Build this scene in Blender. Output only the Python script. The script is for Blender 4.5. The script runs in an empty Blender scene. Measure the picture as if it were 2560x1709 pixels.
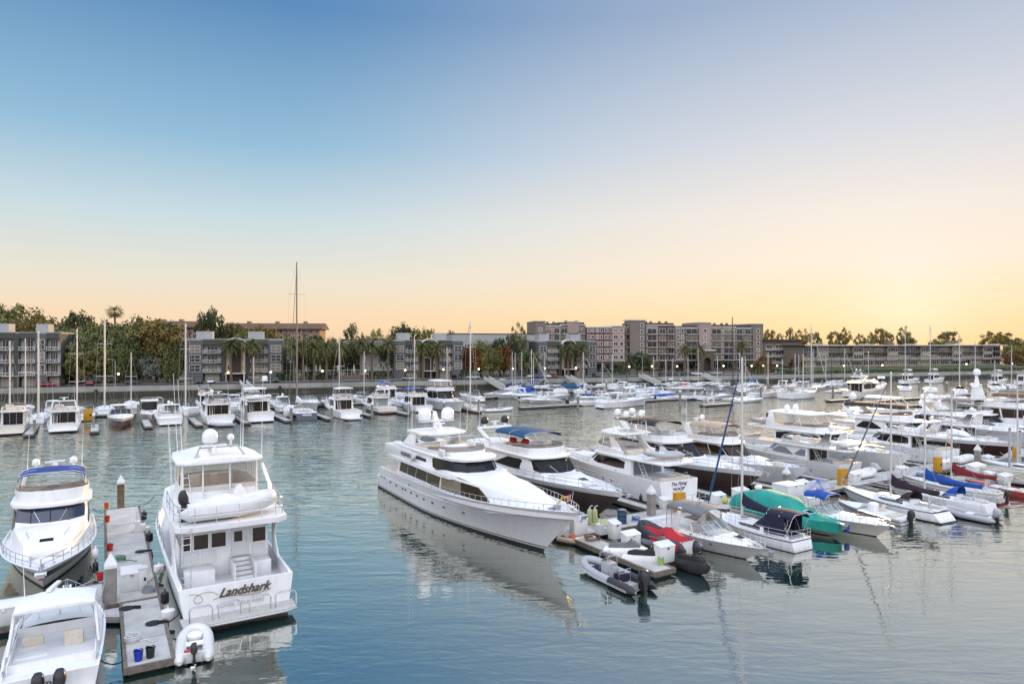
import bpy, bmesh, math, random
from mathutils import Vector, Matrix
R = math.radians
S = bpy.context.scene
COL = S.collection
F0, HOR, CAMZ = 1707.0, 858.0, 15.0
# ---------------------------------------------------------------- camera
cd = bpy.data.cameras.new('camera'); cam = bpy.data.objects.new('camera', cd); COL.objects.link(cam)
cam.location = (0, 0, CAMZ); cam.rotation_euler = (R(90), 0, 0)
cd.sensor_width = 36.0; cd.lens = 36.0 * F0 / 2560.0; cd.shift_y = (HOR - 854.5) / 2560.0
cd.clip_start = 0.5; cd.clip_end = 6000
S.camera = cam
# ---------------------------------------------------------------- sky
SUN_AZ, SUN_EL = R(27.5), R(7.6)
sun_dir = Vector((math.sin(SUN_AZ) * math.cos(SUN_EL), math.cos(SUN_AZ) * math.cos(SUN_EL), math.sin(SUN_EL)))
wd = bpy.data.worlds.new('World'); S.world = wd; wd.use_nodes = True
nt = wd.node_tree; nt.nodes.clear()
def wn(t, **k):
    n = nt.nodes.new(t)
    for a, b in k.items(): setattr(n, a, b)
    return n
def srgb(r, g, b, k=1.0):
    f = lambda c: (c / 255 / 12.92 if c / 255 <= 0.04045 else ((c / 255 + 0.055) / 1.055) ** 2.4) * k
    return (f(r), f(g), f(b), 1)
def wramp(fac, stops):
    n = wn('ShaderNodeValToRGB'); cr = n.color_ramp
    cr.elements[0].position, cr.elements[0].color = stops[0]
    cr.elements[1].position, cr.elements[1].color = stops[-1]
    for p, c in stops[1:-1]: cr.elements.new(p).color = c
    nt.links.new(fac, n.inputs[0]); return n.outputs[0]
def wmath(op, a, b=None, c=None, clamp=False):
    n = wn('ShaderNodeMath', operation=op, use_clamp=clamp)
    for i, v in enumerate((a, b, c)):
        if v is None: continue
        if isinstance(v, (int, float)): n.inputs[i].default_value = v
        else: nt.links.new(v, n.inputs[i])
    return n.outputs[0]
def wmix(fac, a, b, mode='MIX'):
    n = wn('ShaderNodeMix', data_type='RGBA', blend_type=mode, clamp_factor=True)
    for i, v in ((0, fac), (6, a), (7, b)):
        if isinstance(v, (int, float)): n.inputs[i].default_value = v
        elif isinstance(v, tuple): n.inputs[i].default_value = v
        else: nt.links.new(v, n.inputs[i])
    return n.outputs[2]
tc = wn('ShaderNodeTexCoord'); sep = wn('ShaderNodeSeparateXYZ'); nt.links.new(tc.outputs['Generated'], sep.inputs[0])
X_, Y_, Z_ = sep.outputs
el = wmath('MULTIPLY', wmath('ARCSINE', Z_), 180 / math.pi / 60.0, clamp=True)      # elevation / 60 degrees
left = wramp(el, [(0, srgb(252, 216, 178)), (0.035, srgb(253, 224, 188)), (0.08, srgb(240, 231, 212)), (0.16, srgb(206, 224, 230)), (0.26, srgb(150, 192, 220)), (0.42, srgb(96, 144, 192)), (0.55, srgb(92, 140, 190)), (0.75, srgb(150, 185, 225)), (1, srgb(208, 220, 240, 2.4))])
right = wramp(el, [(0, srgb(255, 217, 156)), (0.045, srgb(255, 229, 186)), (0.10, srgb(252, 236, 216)), (0.17, srgb(244, 235, 226)), (0.26, srgb(220, 222, 229)), (0.42, srgb(178, 192, 214)), (0.55, srgb(176, 188, 214)), (0.75, srgb(175, 195, 225)), (1, srgb(208, 220, 240, 2.4))])
back = wramp(el, [(0, srgb(235, 225, 230, 1.2)), (0.15, srgb(236, 235, 240, 1.5)), (0.4, srgb(228, 231, 243, 2.8)), (1, srgb(218, 226, 243, 2.6))])
az = wn('ShaderNodeVectorMath', operation='DOT_PRODUCT'); nt.links.new(tc.outputs['Generated'], az.inputs[0])
az.inputs[1].default_value = (math.sin(R(38)), math.cos(R(38)), 0)
rfac = wn('ShaderNodeMapRange', interpolation_type='SMOOTHSTEP'); nt.links.new(az.outputs['Value'], rfac.inputs[0])
rfac.inputs[1].default_value = 0.50; rfac.inputs[2].default_value = 1.02
front = wmix(rfac.outputs[0], left, right)
sd = wn('ShaderNodeVectorMath', operation='DOT_PRODUCT'); nt.links.new(tc.outputs['Generated'], sd.inputs[0])
sd.inputs[1].default_value = (math.sin(R(30.2)) * math.cos(R(2.2)), math.cos(R(30.2)) * math.cos(R(2.2)), math.sin(R(2.2)))
gl = wmath('POWER', wmath('MAXIMUM', sd.outputs['Value'], 0.0), 500.0)
gl2 = wmath('POWER', wmath('MAXIMUM', sd.outputs['Value'], 0.0), 60.0)
front = wmix(1.0, front, wmix(gl, (0, 0, 0, 1), (0.05, 0.07, 0.12, 1)), 'ADD')
front = wmix(1.0, front, wmix(gl2, (0, 0, 0, 1), (0.0, 0.004, 0.012, 1)), 'ADD')
bf = wn('ShaderNodeMapRange', interpolation_type='SMOOTHSTEP'); nt.links.new(Y_, bf.inputs[0])
bf.inputs[1].default_value = 0.30; bf.inputs[2].default_value = -0.45
sky_col = wmix(bf.outputs[0], front, back)
nish = wn('ShaderNodeTexSky', sky_type='NISHITA', sun_disc=False, sun_elevation=SUN_EL, sun_rotation=SUN_AZ)
b1 = wn('ShaderNodeBackground'); nt.links.new(sky_col, b1.inputs[0]); b1.inputs[1].default_value = 0.97
b2 = wn('ShaderNodeBackground'); nt.links.new(nish.outputs[0], b2.inputs[0]); b2.inputs[1].default_value = 0.002
ad = wn('ShaderNodeAddShader'); nt.links.new(b1.outputs[0], ad.inputs[0]); nt.links.new(b2.outputs[0], ad.inputs[1])
wo = wn('ShaderNodeOutputWorld'); nt.links.new(ad.outputs[0], wo.inputs[0])
# ---------------------------------------------------------------- sun, exposure
sl = bpy.data.lights.new('sun', 'SUN'); sl.energy = 4.6; sl.angle = R(0.8); sl.color = (1.0, 0.62, 0.28)
so = bpy.data.objects.new('sun', sl); COL.objects.link(so); so.rotation_euler = sun_dir.to_track_quat('Z', 'Y').to_euler(); so.location = (200, 300, 60)
S.view_settings.view_transform = 'Standard'; S.view_settings.look = 'None'; S.view_settings.exposure = 0.0; S.view_settings.gamma = 1.0
S.cycles.max_bounces = 6; S.cycles.transparent_max_bounces = 12; S.cycles.glossy_bounces = 3; S.cycles.diffuse_bounces = 3
S.cycles.caustics_reflective = False; S.cycles.caustics_refractive = False; S.cycles.use_denoising = True

# ---------------------------------------------------------------- materials
MAT = {}
def mat(name, col, rough=0.5, metal=0.0, spec=0.5, noise=0.0, nscale=3.0, bump=0.0, bscale=20.0, emit=None, alpha=1.0, coat=0.0, var=0.0, col2=None, detail=4.0, ior=1.5):
    if name in MAT: return MAT[name]
    m = bpy.data.materials.new(name); m.use_nodes = True; t = m.node_tree
    p = t.nodes['Principled BSDF']
    c = (col[0], col[1], col[2], 1)
    p.inputs['Base Color'].default_value = c; p.inputs['Roughness'].default_value = rough; p.inputs['Metallic'].default_value = metal
    p.inputs['Specular IOR Level'].default_value = spec; p.inputs['Alpha'].default_value = alpha; p.inputs['Coat Weight'].default_value = coat; p.inputs['IOR'].default_value = ior
    if emit: p.inputs['Emission Color'].default_value = (*emit[:3], 1); p.inputs['Emission Strength'].default_value = emit[3]
    geo = None
    if noise or bump or col2:
        geo = t.nodes.new('ShaderNodeTexCoord').outputs['Object']
    out = None
    if noise or col2:
        n = t.nodes.new('ShaderNodeTexNoise'); n.inputs['Scale'].default_value = nscale; n.inputs['Detail'].default_value = detail; t.links.new(geo, n.inputs['Vector'])
        mr = t.nodes.new('ShaderNodeMapRange'); mr.inputs[1].default_value = 0.32; mr.inputs[2].default_value = 0.68; t.links.new(n.outputs[0], mr.inputs[0])
        mx = t.nodes.new('ShaderNodeMix'); mx.data_type = 'RGBA'; t.links.new(mr.outputs[0], mx.inputs[0])
        d = col2 if col2 else tuple(v * (1 - noise) for v in col)
        mx.inputs[6].default_value = c; mx.inputs[7].default_value = (d[0], d[1], d[2], 1)
        out = mx.outputs[2]
    if var:
        oi = t.nodes.new('ShaderNodeObjectInfo'); hs = t.nodes.new('ShaderNodeHueSaturation')
        mr = t.nodes.new('ShaderNodeMapRange'); mr.inputs[3].default_value = 1 - var; mr.inputs[4].default_value = 1 + var; t.links.new(oi.outputs['Random'], mr.inputs[0])
        t.links.new(mr.outputs[0], hs.inputs['Value'])
        if out: t.links.new(out, hs.inputs['Color'])
        else: hs.inputs['Color'].default_value = c
        out = hs.outputs[0]
    if out: t.links.new(out, p.inputs['Base Color'])
    if bump:
        n = t.nodes.new('ShaderNodeTexNoise'); n.inputs['Scale'].default_value = bscale; n.inputs['Detail'].default_value = 3; t.links.new(geo, n.inputs['Vector'])
        b = t.nodes.new('ShaderNodeBump'); b.inputs['Strength'].default_value = bump; b.inputs['Distance'].default_value = 0.05; t.links.new(n.outputs[0], b.inputs['Height']); t.links.new(b.outputs[0], p.inputs['Normal'])
    MAT[name] = m; return m
def gelcoat(name, col, rough=.22):
    m = mat(name, col, rough, spec=.4); t = m.node_tree; p = t.nodes['Principled BSDF']; N = t.nodes.new; Lk = t.links.new
    tcn = N('ShaderNodeTexCoord'); mp = N('ShaderNodeMapping'); mp.inputs['Scale'].default_value = (2.6, 2.6, .3); Lk(tcn.outputs['Object'], mp.inputs[0])
    n = N('ShaderNodeTexNoise'); n.inputs['Scale'].default_value = 1.3; n.inputs['Detail'].default_value = 5; Lk(mp.outputs[0], n.inputs['Vector'])
    mr = N('ShaderNodeMapRange'); mr.inputs[1].default_value = .45; mr.inputs[2].default_value = .75; mr.inputs[4].default_value = .38; Lk(n.outputs[0], mr.inputs[0])
    sp = N('ShaderNodeSeparateXYZ'); Lk(tcn.outputs['Object'], sp.inputs[0])
    wl = N('ShaderNodeMapRange'); wl.inputs[1].default_value = .42; wl.inputs[2].default_value = .10; wl.inputs[4].default_value = .75; Lk(sp.outputs[2], wl.inputs[0])
    mw = N('ShaderNodeMath'); mw.operation = 'MULTIPLY'; Lk(wl.outputs[0], mw.inputs[0]); Lk(n.outputs[0], mw.inputs[1])
    a = N('ShaderNodeMix'); a.data_type = 'RGBA'; Lk(mr.outputs[0], a.inputs[0]); a.inputs[6].default_value = (*col, 1); a.inputs[7].default_value = (col[0] * .74, col[1] * .71, col[2] * .66, 1)
    b = N('ShaderNodeMix'); b.data_type = 'RGBA'; Lk(mw.outputs[0], b.inputs[0]); Lk(a.outputs[2], b.inputs[6]); b.inputs[7].default_value = (.24, .20, .13, 1)
    Lk(b.outputs[2], p.inputs['Base Color']); return m
WHITE = gelcoat('gelcoat', (0.80, 0.80, 0.80), .36)
CREAM = mat('cream_gelcoat', (0.72, 0.68, 0.60), 0.3, noise=0.06, nscale=0.9)
BEIGE = mat('beige_gelcoat', (0.55, 0.52, 0.45), 0.4, noise=0.08)
DECK = mat('nonskid_deck', (0.70, 0.71, 0.72), 0.6, noise=0.08, nscale=1.5)
GREYD = mat('grey_paint', (0.42, 0.43, 0.44), 0.45, noise=0.1)
GLASS = mat('dark_glass', (0.010, 0.011, 0.013), 0.08, spec=0.28)
BROWNGLASS = mat('bronze_glass', (0.03, 0.018, 0.011), 0.1, spec=0.3)
GREYGLASS = mat('grey_window_cover', (0.16, 0.18, 0.21), 0.45)
MESHGLASS = mat('mesh_window_cover', (0.018, 0.018, 0.02), 0.7, spec=.2, bump=0.2, bscale=60)
CLEAR = mat('clear_vinyl', (0.45, 0.38, 0.30), 0.1, alpha=0.2)
TINT = mat('tinted_acrylic', (0.10, 0.07, 0.045), 0.1, alpha=0.72)
SCREEN = mat('clear_glass', (0.25, 0.32, 0.33), 0.05, alpha=0.35)
STEEL = mat('stainless_steel', (0.62, 0.63, 0.65), 0.22, 0.9)
ALU = mat('aluminium_mast', (0.60, 0.59, 0.56), 0.4, 0.35)
DARKALU = mat('dark_mast', (0.05, 0.045, 0.04), 0.4)
WIRE = mat('rigging_wire', (0.28, 0.26, 0.25), 0.5)
BLACK = mat('black_plastic', (0.012, 0.012, 0.014), 0.35)
BOTT = mat('antifouling', (0.008, 0.007, 0.007), 0.5)
RUBBER = mat('black_rubber', (0.02, 0.02, 0.022), 0.55, noise=0.2)
BROWN = mat('brown_hull', (0.034, 0.0105, 0.007), 0.3, spec=0.25)
NAVY = mat('navy_hull', (0.008, 0.012, 0.035), 0.15, coat=0.5)
REDH = mat('red_hull', (0.16, 0.012, 0.015), 0.2, coat=0.4)
REDC = mat('red_canvas', (0.42, 0.01, 0.02), 0.75, noise=0.25, nscale=2, bump=0.5, bscale=4)
BLUEC = mat('blue_canvas', (0.012, 0.045, 0.24), 0.8, noise=0.3, nscale=2, bump=0.35, bscale=6)
ROYALC = mat('royal_blue_canvas', (0.01, 0.075, 0.36), 0.8, noise=0.25, nscale=2, bump=0.35, bscale=6)
TEALBLUE = mat('steel_blue_canvas', (0.01, 0.07, 0.16), 0.8, noise=0.25, nscale=2, bump=0.3, bscale=6)
NAVYC = mat('navy_canvas', (0.014, 0.016, 0.042), 0.85, noise=0.3, nscale=2, bump=0.35, bscale=6)
PURPC = mat('plum_canvas', (0.035, 0.018, 0.028), 0.85, noise=0.3, nscale=2, bump=0.35, bscale=6)
MAROONC = mat('maroon_canvas', (0.20, 0.018, 0.02), 0.85, noise=0.25, nscale=2, bump=0.3, bscale=6)
GREENC = mat('sea_green_canvas', (0.01, 0.30, 0.24), 0.75, noise=0.3, nscale=0.9, bump=1.0, bscale=1.8)
GREYC = mat('grey_canvas', (0.17, 0.175, 0.18), 0.85, noise=0.2, nscale=2, bump=0.3, bscale=6)
TANC = mat('tan_canvas', (0.42, 0.33, 0.25), 0.85, noise=0.15, nscale=2, bump=0.3, bscale=6)
BLACKC = mat('black_canvas', (0.022, 0.02, 0.022), 0.8, noise=0.2, nscale=2, bump=0.3, bscale=6)
WHITEC = mat('white_canvas', (0.72, 0.71, 0.70), 0.85, noise=0.1, nscale=2, bump=0.6, bscale=3)
CUSH = mat('cream_cushion', (0.62, 0.55, 0.45), 0.7, noise=0.12, nscale=3)
TANI = mat('tan_interior', (0.36, 0.23, 0.14), 0.6, noise=0.3, nscale=1.2)
TEAK = mat('teak', (0.30, 0.17, 0.09), 0.6, noise=0.35, nscale=5)
WOOD = mat('weathered_wood', (0.20, 0.17, 0.14), 0.8, noise=0.45, nscale=4, bump=0.3)
VARN = mat('varnished_wood', (0.24, 0.08, 0.03), 0.3, noise=0.3, nscale=4)
CONC = mat('dock_concrete', (0.52, 0.51, 0.49), 0.85, noise=0.28, nscale=0.9, bump=0.15, bscale=30, detail=8)
CONC2 = mat('piling_concrete', (0.30, 0.28, 0.25), 0.9, noise=0.4, nscale=1.6, bump=0.3, bscale=12, detail=8)
FLOAT = mat('dock_float', (0.05, 0.047, 0.04), 0.9, noise=0.5, nscale=2, bump=0.4)
DOCKBOX = mat('fibreglass_box', (0.70, 0.70, 0.69), 0.45, noise=0.08, nscale=1.5)
YELLOW = mat('yellow_cabinet', (0.55, 0.27, 0.01), 0.5, noise=0.15)
ORANGE = mat('orange_plastic', (0.60, 0.09, 0.02), 0.45)
REDP = mat('red_plastic', (0.50, 0.02, 0.015), 0.4)
BLUEP = mat('blue_plastic', (0.01, 0.03, 0.32), 0.4)
TUBEW = mat('white_hypalon', (0.68, 0.67, 0.65), 0.5, noise=0.08, nscale=2)
TUBEG = mat('grey_hypalon', (0.40, 0.41, 0.43), 0.5, noise=0.1, nscale=2)
TUBEB = mat('beige_hypalon', (0.56, 0.46, 0.34), 0.5, noise=0.12, nscale=2)
ROPE = mat('black_rope', (0.015, 0.015, 0.017), 0.9)
ROPEW = mat('white_rope', (0.5, 0.48, 0.44), 0.9)
ROPEY = mat('yellow_hose', (0.55, 0.52, 0.10), 0.6)
LETTER = mat('dark_lettering', (0.03, 0.03, 0.035), 0.5)
GOLDL = mat('gold_lettering', (0.22, 0.16, 0.07), 0.4)
BLUEM = mat('blue_jib_cover', (0.005, 0.06, 0.20), 0.8)
TEALW = mat('inside_shade', (0.10, 0.075, 0.05), 0.8)
# ---------------------------------------------------------------- helpers
def at(px, py, z=0.0):
    """Where the sight line through a photograph point meets the height z."""
    D = (CAMZ - z) * F0 / (py - HOR)
    return Vector(((px - 1280.0) * D / F0, D, z))
def link(o, parent=None):
    COL.objects.link(o)
    if parent is not None: o.parent = parent
    return o
def tag(o, label=None, cat=None, group=None, kind=None):
    if label: o['label'] = label
    if cat: o['category'] = cat
    if group: o['group'] = group
    if kind: o['kind'] = kind
    return o
def empty(name, loc, rz=0.0, label=None, cat=None, group=None):
    o = bpy.data.objects.new(name, None); o.empty_display_size = 0.3; o.location = loc; o.rotation_euler = (0, 0, rz)
    return tag(link(o), label, cat, group)
class MB:
    def __init__(s): s.v = []; s.f = []; s.m = []
    def face(s, idx, m=0): s.f.append(tuple(idx)); s.m.append(m)
    def pts(s, ps):
        b = len(s.v); s.v.extend([tuple(p) for p in ps]); return list(range(b, b + len(ps)))
    def poly(s, ps, m=0): s.face(s.pts(ps), m)
    def box(s, x0, x1, y0, y1, z0, z1, m=0):
        i = s.pts([(x0, y0, z0), (x1, y0, z0), (x1, y1, z0), (x0, y1, z0), (x0, y0, z1), (x1, y0, z1), (x1, y1, z1), (x0, y1, z1)])
        for q in ((3, 2, 1, 0), (4, 5, 6, 7), (0, 1, 5, 4), (1, 2, 6, 5), (2, 3, 7, 6), (3, 0, 4, 7)): s.face([i[k] for k in q], m)
        return s
    def obox(s, c, u, v, w, hu, hv, hw, m=0):
        c = Vector(c); u = Vector(u).normalized() * hu; v = Vector(v).normalized() * hv; w = Vector(w).normalized() * hw
        i = s.pts([c + a * u + b * v + d * w for d in (-1, 1) for a, b in ((-1, -1), (1, -1), (1, 1), (-1, 1))])
        for q in ((3, 2, 1, 0), (4, 5, 6, 7), (0, 1, 5, 4), (1, 2, 6, 5), (2, 3, 7, 6), (3, 0, 4, 7)): s.face([i[k] for k in q], m)
        return s
    def loft(s, rings, closed=True, caps=True, m=0, mfun=None):
        n = len(rings[0]); ids = [s.pts(r) for r in rings]
        for a in range(len(rings) - 1):
            for k in range(n if closed else n - 1):
                k2 = (k + 1) % n
                s.face((ids[a][k], ids[a][k2], ids[a + 1][k2], ids[a + 1][k]), mfun(a, k) if mfun else m)
        if caps and closed: s.face(ids[0][::-1], m); s.face(ids[-1], m)
        return s
    def tube(s, ps, r, n=6, m=0, closed=False):
        ps = [Vector(p) for p in ps]; rings = []; up = None; N = len(ps)
        for i, p in enumerate(ps):
            a = ps[i - 1] if (i or closed) else p; b = ps[(i + 1) % N] if (i < N - 1 or closed) else p
            d = b - a
            if d.length < 1e-9: d = Vector((0, 0, 1))
            d.normalize()
            if up is None: up = Vector((0, 0, 1)) if abs(d.z) < 0.9 else Vector((1, 0, 0))
            u = d.cross(up)
            if u.length < 1e-6: u = d.cross(Vector((1, 0.3, 0)))
            u.normalize(); w = u.cross(d); up = w
            rr = r[i] if isinstance(r, (list, tuple)) else r
            rings.append([p + rr * (math.cos(2 * math.pi * k / n) * u + math.sin(2 * math.pi * k / n) * w) for k in range(n)])
        if closed: rings.append(rings[0]); return s.loft(rings, True, False, m)
        return s.loft(rings, True, True, m)
    def lathe(s, prof, c=(0, 0, 0), n=12, m=0):
        return s.loft([[(c[0] + r * math.cos(2 * math.pi * k / n), c[1] + r * math.sin(2 * math.pi * k / n), c[2] + z) for k in range(n)] for r, z in prof], True, True, m)
    def build(s, name, mats, parent=None, smooth=40, bevel=0.0, seg=2, fix=True):
        me = bpy.data.meshes.new(name); me.from_pydata(s.v, [], s.f)
        mats = mats if isinstance(mats, (list, tuple)) else [mats]
        for m in mats: me.materials.append(m)
        if len(mats) > 1: me.polygons.foreach_set('material_index', s.m)
        if fix:
            bm = bmesh.new(); bm.from_mesh(me); bmesh.ops.remove_doubles(bm, verts=bm.verts, dist=1e-5); bmesh.ops.recalc_face_normals(bm, faces=bm.faces)
            if bevel:
                eds = [e for e in bm.edges if len(e.link_faces) == 2 and e.calc_face_angle(0) > R(30)]
                if eds: bmesh.ops.bevel(bm, geom=eds, offset=bevel, segments=seg, affect='EDGES', clamp_overlap=True, profile=0.5)
            bm.to_mesh(me); bm.free()
        if smooth:
            me.shade_smooth()
            me.set_sharp_from_angle(angle=R(smooth))
        o = bpy.data.objects.new(name, me)
        return link(o, parent)
def copy_tree(o, parent=None):
    c = o.copy(); COL.objects.link(c)
    if parent is not None: c.parent = parent
    for ch in list(o.children): copy_tree(ch, c)
    return c
FONTC = {}
def text(name, body, size, m, parent, M, shear=0.0, ext=0.004, bold=0.0, sx=1.0):
    cu = bpy.data.curves.new(name, 'FONT'); cu.body = body; cu.size = size; cu.shear = shear; cu.extrude = ext; cu.offset = bold; cu.align_x = 'CENTER'; cu.align_y = 'CENTER'; cu.resolution_u = 3
    ob = bpy.data.objects.new(name, cu); COL.objects.link(ob)
    bpy.context.view_layer.update()
    me = bpy.data.meshes.new_from_object(ob.evaluated_get(bpy.context.evaluated_depsgraph_get()))
    bpy.data.objects.remove(ob); me.materials.clear(); me.materials.append(m); me.transform(Matrix.Diagonal((sx, 1, 1, 1))); me.transform(M)
    o = bpy.data.objects.new(name, me); return link(o, parent)
def frame(c, right, up):
    """Matrix that lays lettering at c, running along right, upright along up."""
    r = Vector(right).normalized(); n = r.cross(Vector(up)).normalized(); u = n.cross(r)
    M = Matrix((r, u, n)).transposed().to_4x4(); M.translation = Vector(c); return M
def lerp(a, b, t): return a + (b - a) * t
def mirror_outline(half):
    """half: (x, halfwidth) from the front to the stern -> closed plan, port first then starboard."""
    L = [(x, w) for x, w in half]
    return L + [(x, -w) for x, w in reversed(L) if w > 1e-4]
class Shell:
    """Walls between a bottom and a top plan outline; half outlines run from the front centre back to the stern."""
    def __init__(s, bot, top, zb, zt):
        n = len(bot); zb = zb if isinstance(zb, (list, tuple)) else [zb] * n; zt = zt if isinstance(zt, (list, tuple)) else [zt] * n
        s.b = [Vector((x, w, z)) for (x, w), z in zip(bot, zb)]; s.t = [Vector((x, w, z)) for (x, w), z in zip(top, zt)]
    def build(s, name, m, parent, roof=True, crown=0.0, bevel=0.03, floor=False, mid=0.0, closed_aft=True):
        mb = MB(); mir = lambda p: Vector((p.x, -p.y, p.z))
        full = lambda L: L + [mir(p) for p in reversed(L) if p.y > 1e-4]
        mids = [a.lerp(b, 0.5) + Vector((0, 1, 0)) * mid for a, b in zip(s.b, s.t)]
        rings = [full(s.b)] + ([full(mids)] if mid else []) + [full(s.t)]
        mb.loft(rings, True, False)
        if roof:
            rows = [[p, Vector((p.x, p.y * .55, p.z + crown * .8)), Vector((p.x, 0, p.z + crown)), Vector((p.x, -p.y * .55, p.z + crown * .8)), mir(p)] for p in s.t]
            mb.loft(rows, False, False)
            a = rows[-1]; mb.poly(a)
        if floor: mb.poly(full(s.b)[::-1])
        return mb.build(name, m, parent, 35, bevel)
    def pt(s, u, v, off=0.0, side=1):
        i = min(int(u), len(s.b) - 2); f = u - i
        b = s.b[i].lerp(s.b[i + 1], f); t = s.t[i].lerp(s.t[i + 1], f); p = b.lerp(t, v)
        if off:
            e = (s.b[i + 1] - s.b[i]).lerp(s.t[i + 1] - s.t[i], v)
            n = e.cross(t - b)
            if n.length < 1e-7: n = Vector((0, 1, 0))
            n.normalize()
            if n.y < -1e-4 or (abs(n.y) <= 1e-4 and False): n = -n
            p = p + n * off
        return Vector((p.x, p.y * side, p.z))
    def win(s, name, st, m, parent, sides=(1, -1), off=0.02, wrap=False, nv=2, thick=0.03):
        """st: stations (u, vlow, vhigh) along the wall; wrap joins both sides round the front."""
        def strip(side):
            us = []
            for (a, l0, h0), (b, l1, h1) in zip(st, st[1:]):
                k = [a] + [q for q in range(int(math.ceil(a + 1e-6)), int(math.floor(b - 1e-6)) + 1)]
                if len(k) == 1 and b - a > 0.6: k.append((a + b) / 2)
                us += [(q, lerp(l0, l1, (q - a) / (b - a)), lerp(h0, h1, (q - a) / (b - a))) for q in k]
            us.append(st[-1])
            return [[s.pt(u, lerp(lo, hi, j / nv), off, side) for j in range(nv + 1)] for u, lo, hi in us]
        outs = []
        if wrap:
            a = strip(1); b = strip(-1)
            mb = MB(); rows = a[::-1] + b[1:]
            mb.loft(rows, False, False); outs.append(mb.build(name, m, parent, 30))
        else:
            for sd in sides:
                mb = MB(); mb.loft(strip(sd), False, False); outs.append(mb.build(name, m, parent, 30))
        return outs
def slab(name, m, parent, half, z0, z1, bevel=0.03, inset=0.0, crown=0.0):
    return Shell(half, [(x, max(w - inset, 0)) for x, w in half], z0, z1).build(name, m, parent, True, crown, bevel, floor=True)
def arc_half(xf, xa, w, nose=1.0, p=2.0, n=6, aft_r=0.0):
    """Half plan with a rounded nose of length `nose`."""
    L = []
    for i in range(n + 1):
        a = i / n * math.pi / 2
        L.append((xf - nose * (1 - math.cos(a) ** (2 / p)), w * math.sin(a) ** (2 / p)))
    if aft_r: L += [(xa + aft_r, w), (xa + aft_r * .3, w - aft_r * .3), (xa, w - aft_r)]
    else: L.append((xa, w))
    return L
class Hull:
    def __init__(s, L, LO, B, fs, fb, p=1.6, tr=0.0, fine=2.3, wl=0.86, flare=1.5, stern=0.9, full=0.42, stem=1.0, sag=0.0, wfine=1.5):
        s.L, s.LO, s.B, s.fs, s.fb, s.p, s.tr, s.fine, s.wlk, s.flare, s.stern, s.full, s.stem, s.sag, s.wfine = L, LO, B, fs, fb, p, tr, fine, wl, flare, stern, full, stem, sag, wfine
    def z(s, t): return s.fs + (s.fb - s.fs) * t ** s.p - s.sag * math.sin(math.pi * min(t * 1.3, 1))
    def yd(s, t):
        if t < s.full: k = lerp(s.stern, 1, math.sin(t / s.full * math.pi / 2))
        else: k = 1 - ((t - s.full) / (1 - s.full)) ** s.fine
        return s.B / 2 * max(k, 0)
    def yw(s, t):
        f = s.full * 0.85
        if t < f: k = lerp(s.stern, 1, math.sin(t / f * math.pi / 2))
        else: k = 1 - ((t - f) / (1 - f)) ** s.wfine
        return s.B / 2 * s.wlk * max(k, 0)
    def P(s, t, zf, side=1):
        z = s.z(t) * zf if zf >= 0 else zf
        q = max(zf, 0); x = s.tr * q * (1 - t) ** 3 + t * (s.L + (s.LO - s.L) * q ** s.stem)
        if zf < 0: x = x * 0.99 + .05; y = s.yw(t) * 0.55
        else: y = lerp(s.yw(t), s.yd(t), q ** (s.flare if t > .3 else lerp(.7, s.flare, t / .3)))
        return Vector((x, y * side, z))
    def sheer(s, t, inset=0.0, dz=0.0, side=1):
        p = s.P(t, 1, 1); return Vector((p.x - inset * (t ** 4) * 1.2, max(p.y - inset, 0) * side, p.z + dz))
    def tx(s, x):  # t of the sheer at x
        return min(max(x / s.LO, 0), 1)
    def deckw(s, x, inset=0.0): return max(s.yd(s.tx(x)) - inset, 0)
    def build(s, parent, bands, mats, bulwark=0.3, deck=None, n=22, rows=(-0.5, 0, .06, .12, .2, .35, .5, .65, .8, .88, .94, 1.0), rail=0.1, deck_mat=None, open_aft=0.0, cap=None, t0=0.0):
        """bands: list of (zf upper limit, material index) from the keel up."""
        mb = MB(); ts = [1 - (1 - i / n) ** 1.25 for i in range(n + 1)]
        zz = [(rows[k] + rows[k + 1]) / 2 for k in range(len(rows) - 1)]
        mi = [next((b[1] for b in bands if z <= b[0]), bands[-1][1]) for z in zz]
        for sd in (1, -1):
            mb.loft([[s.P(t, r, sd) for r in rows] for t in ts], False, False, mfun=lambda a, k: mi[k])
        # transom
        for k in range(len(rows) - 1):
            mb.poly([s.P(0, rows[k], 1), s.P(0, rows[k], -1), s.P(0, rows[k + 1], -1), s.P(0, rows[k + 1], 1)], mi[k])
        ci = cap if cap is not None else mi[-1]
        for sd in (1, -1):
            mb.loft([[s.sheer(t, 0, 0, sd), s.sheer(t, rail, .01, sd), s.sheer(t, rail + .02, -bulwark, sd)] for t in ts], False, False, m=ci)
        a, b, c, d = s.sheer(0, 0, 0, 1), s.sheer(0, 0, 0, -1), s.sheer(0, rail, .01, -1), s.sheer(0, rail, .01, 1)
        for q in (c, d): q.x += rail
        mb.poly([a, b, c, d], ci); e = s.sheer(0, rail + .02, -bulwark, -1); f = s.sheer(0, rail + .02, -bulwark, 1); e.x += rail; f.x += rail; mb.poly([d, c, e, f], ci)
        h = mb.build('hull', mats, parent, 32)
        mb = MB()
        mb.loft([[s.sheer(t, rail + .02, -bulwark + .002, 1), s.sheer(t, rail + .02, -bulwark + .002, 1) * 1 + Vector((0, -s.sheer(t, rail + .02, 0, 1).y, .04)), s.sheer(t, rail + .02, -bulwark + .002, -1)] for t in ts], False, False)
        mb.build('deck', deck_mat or DECK, parent, 60)
        return h
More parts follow.
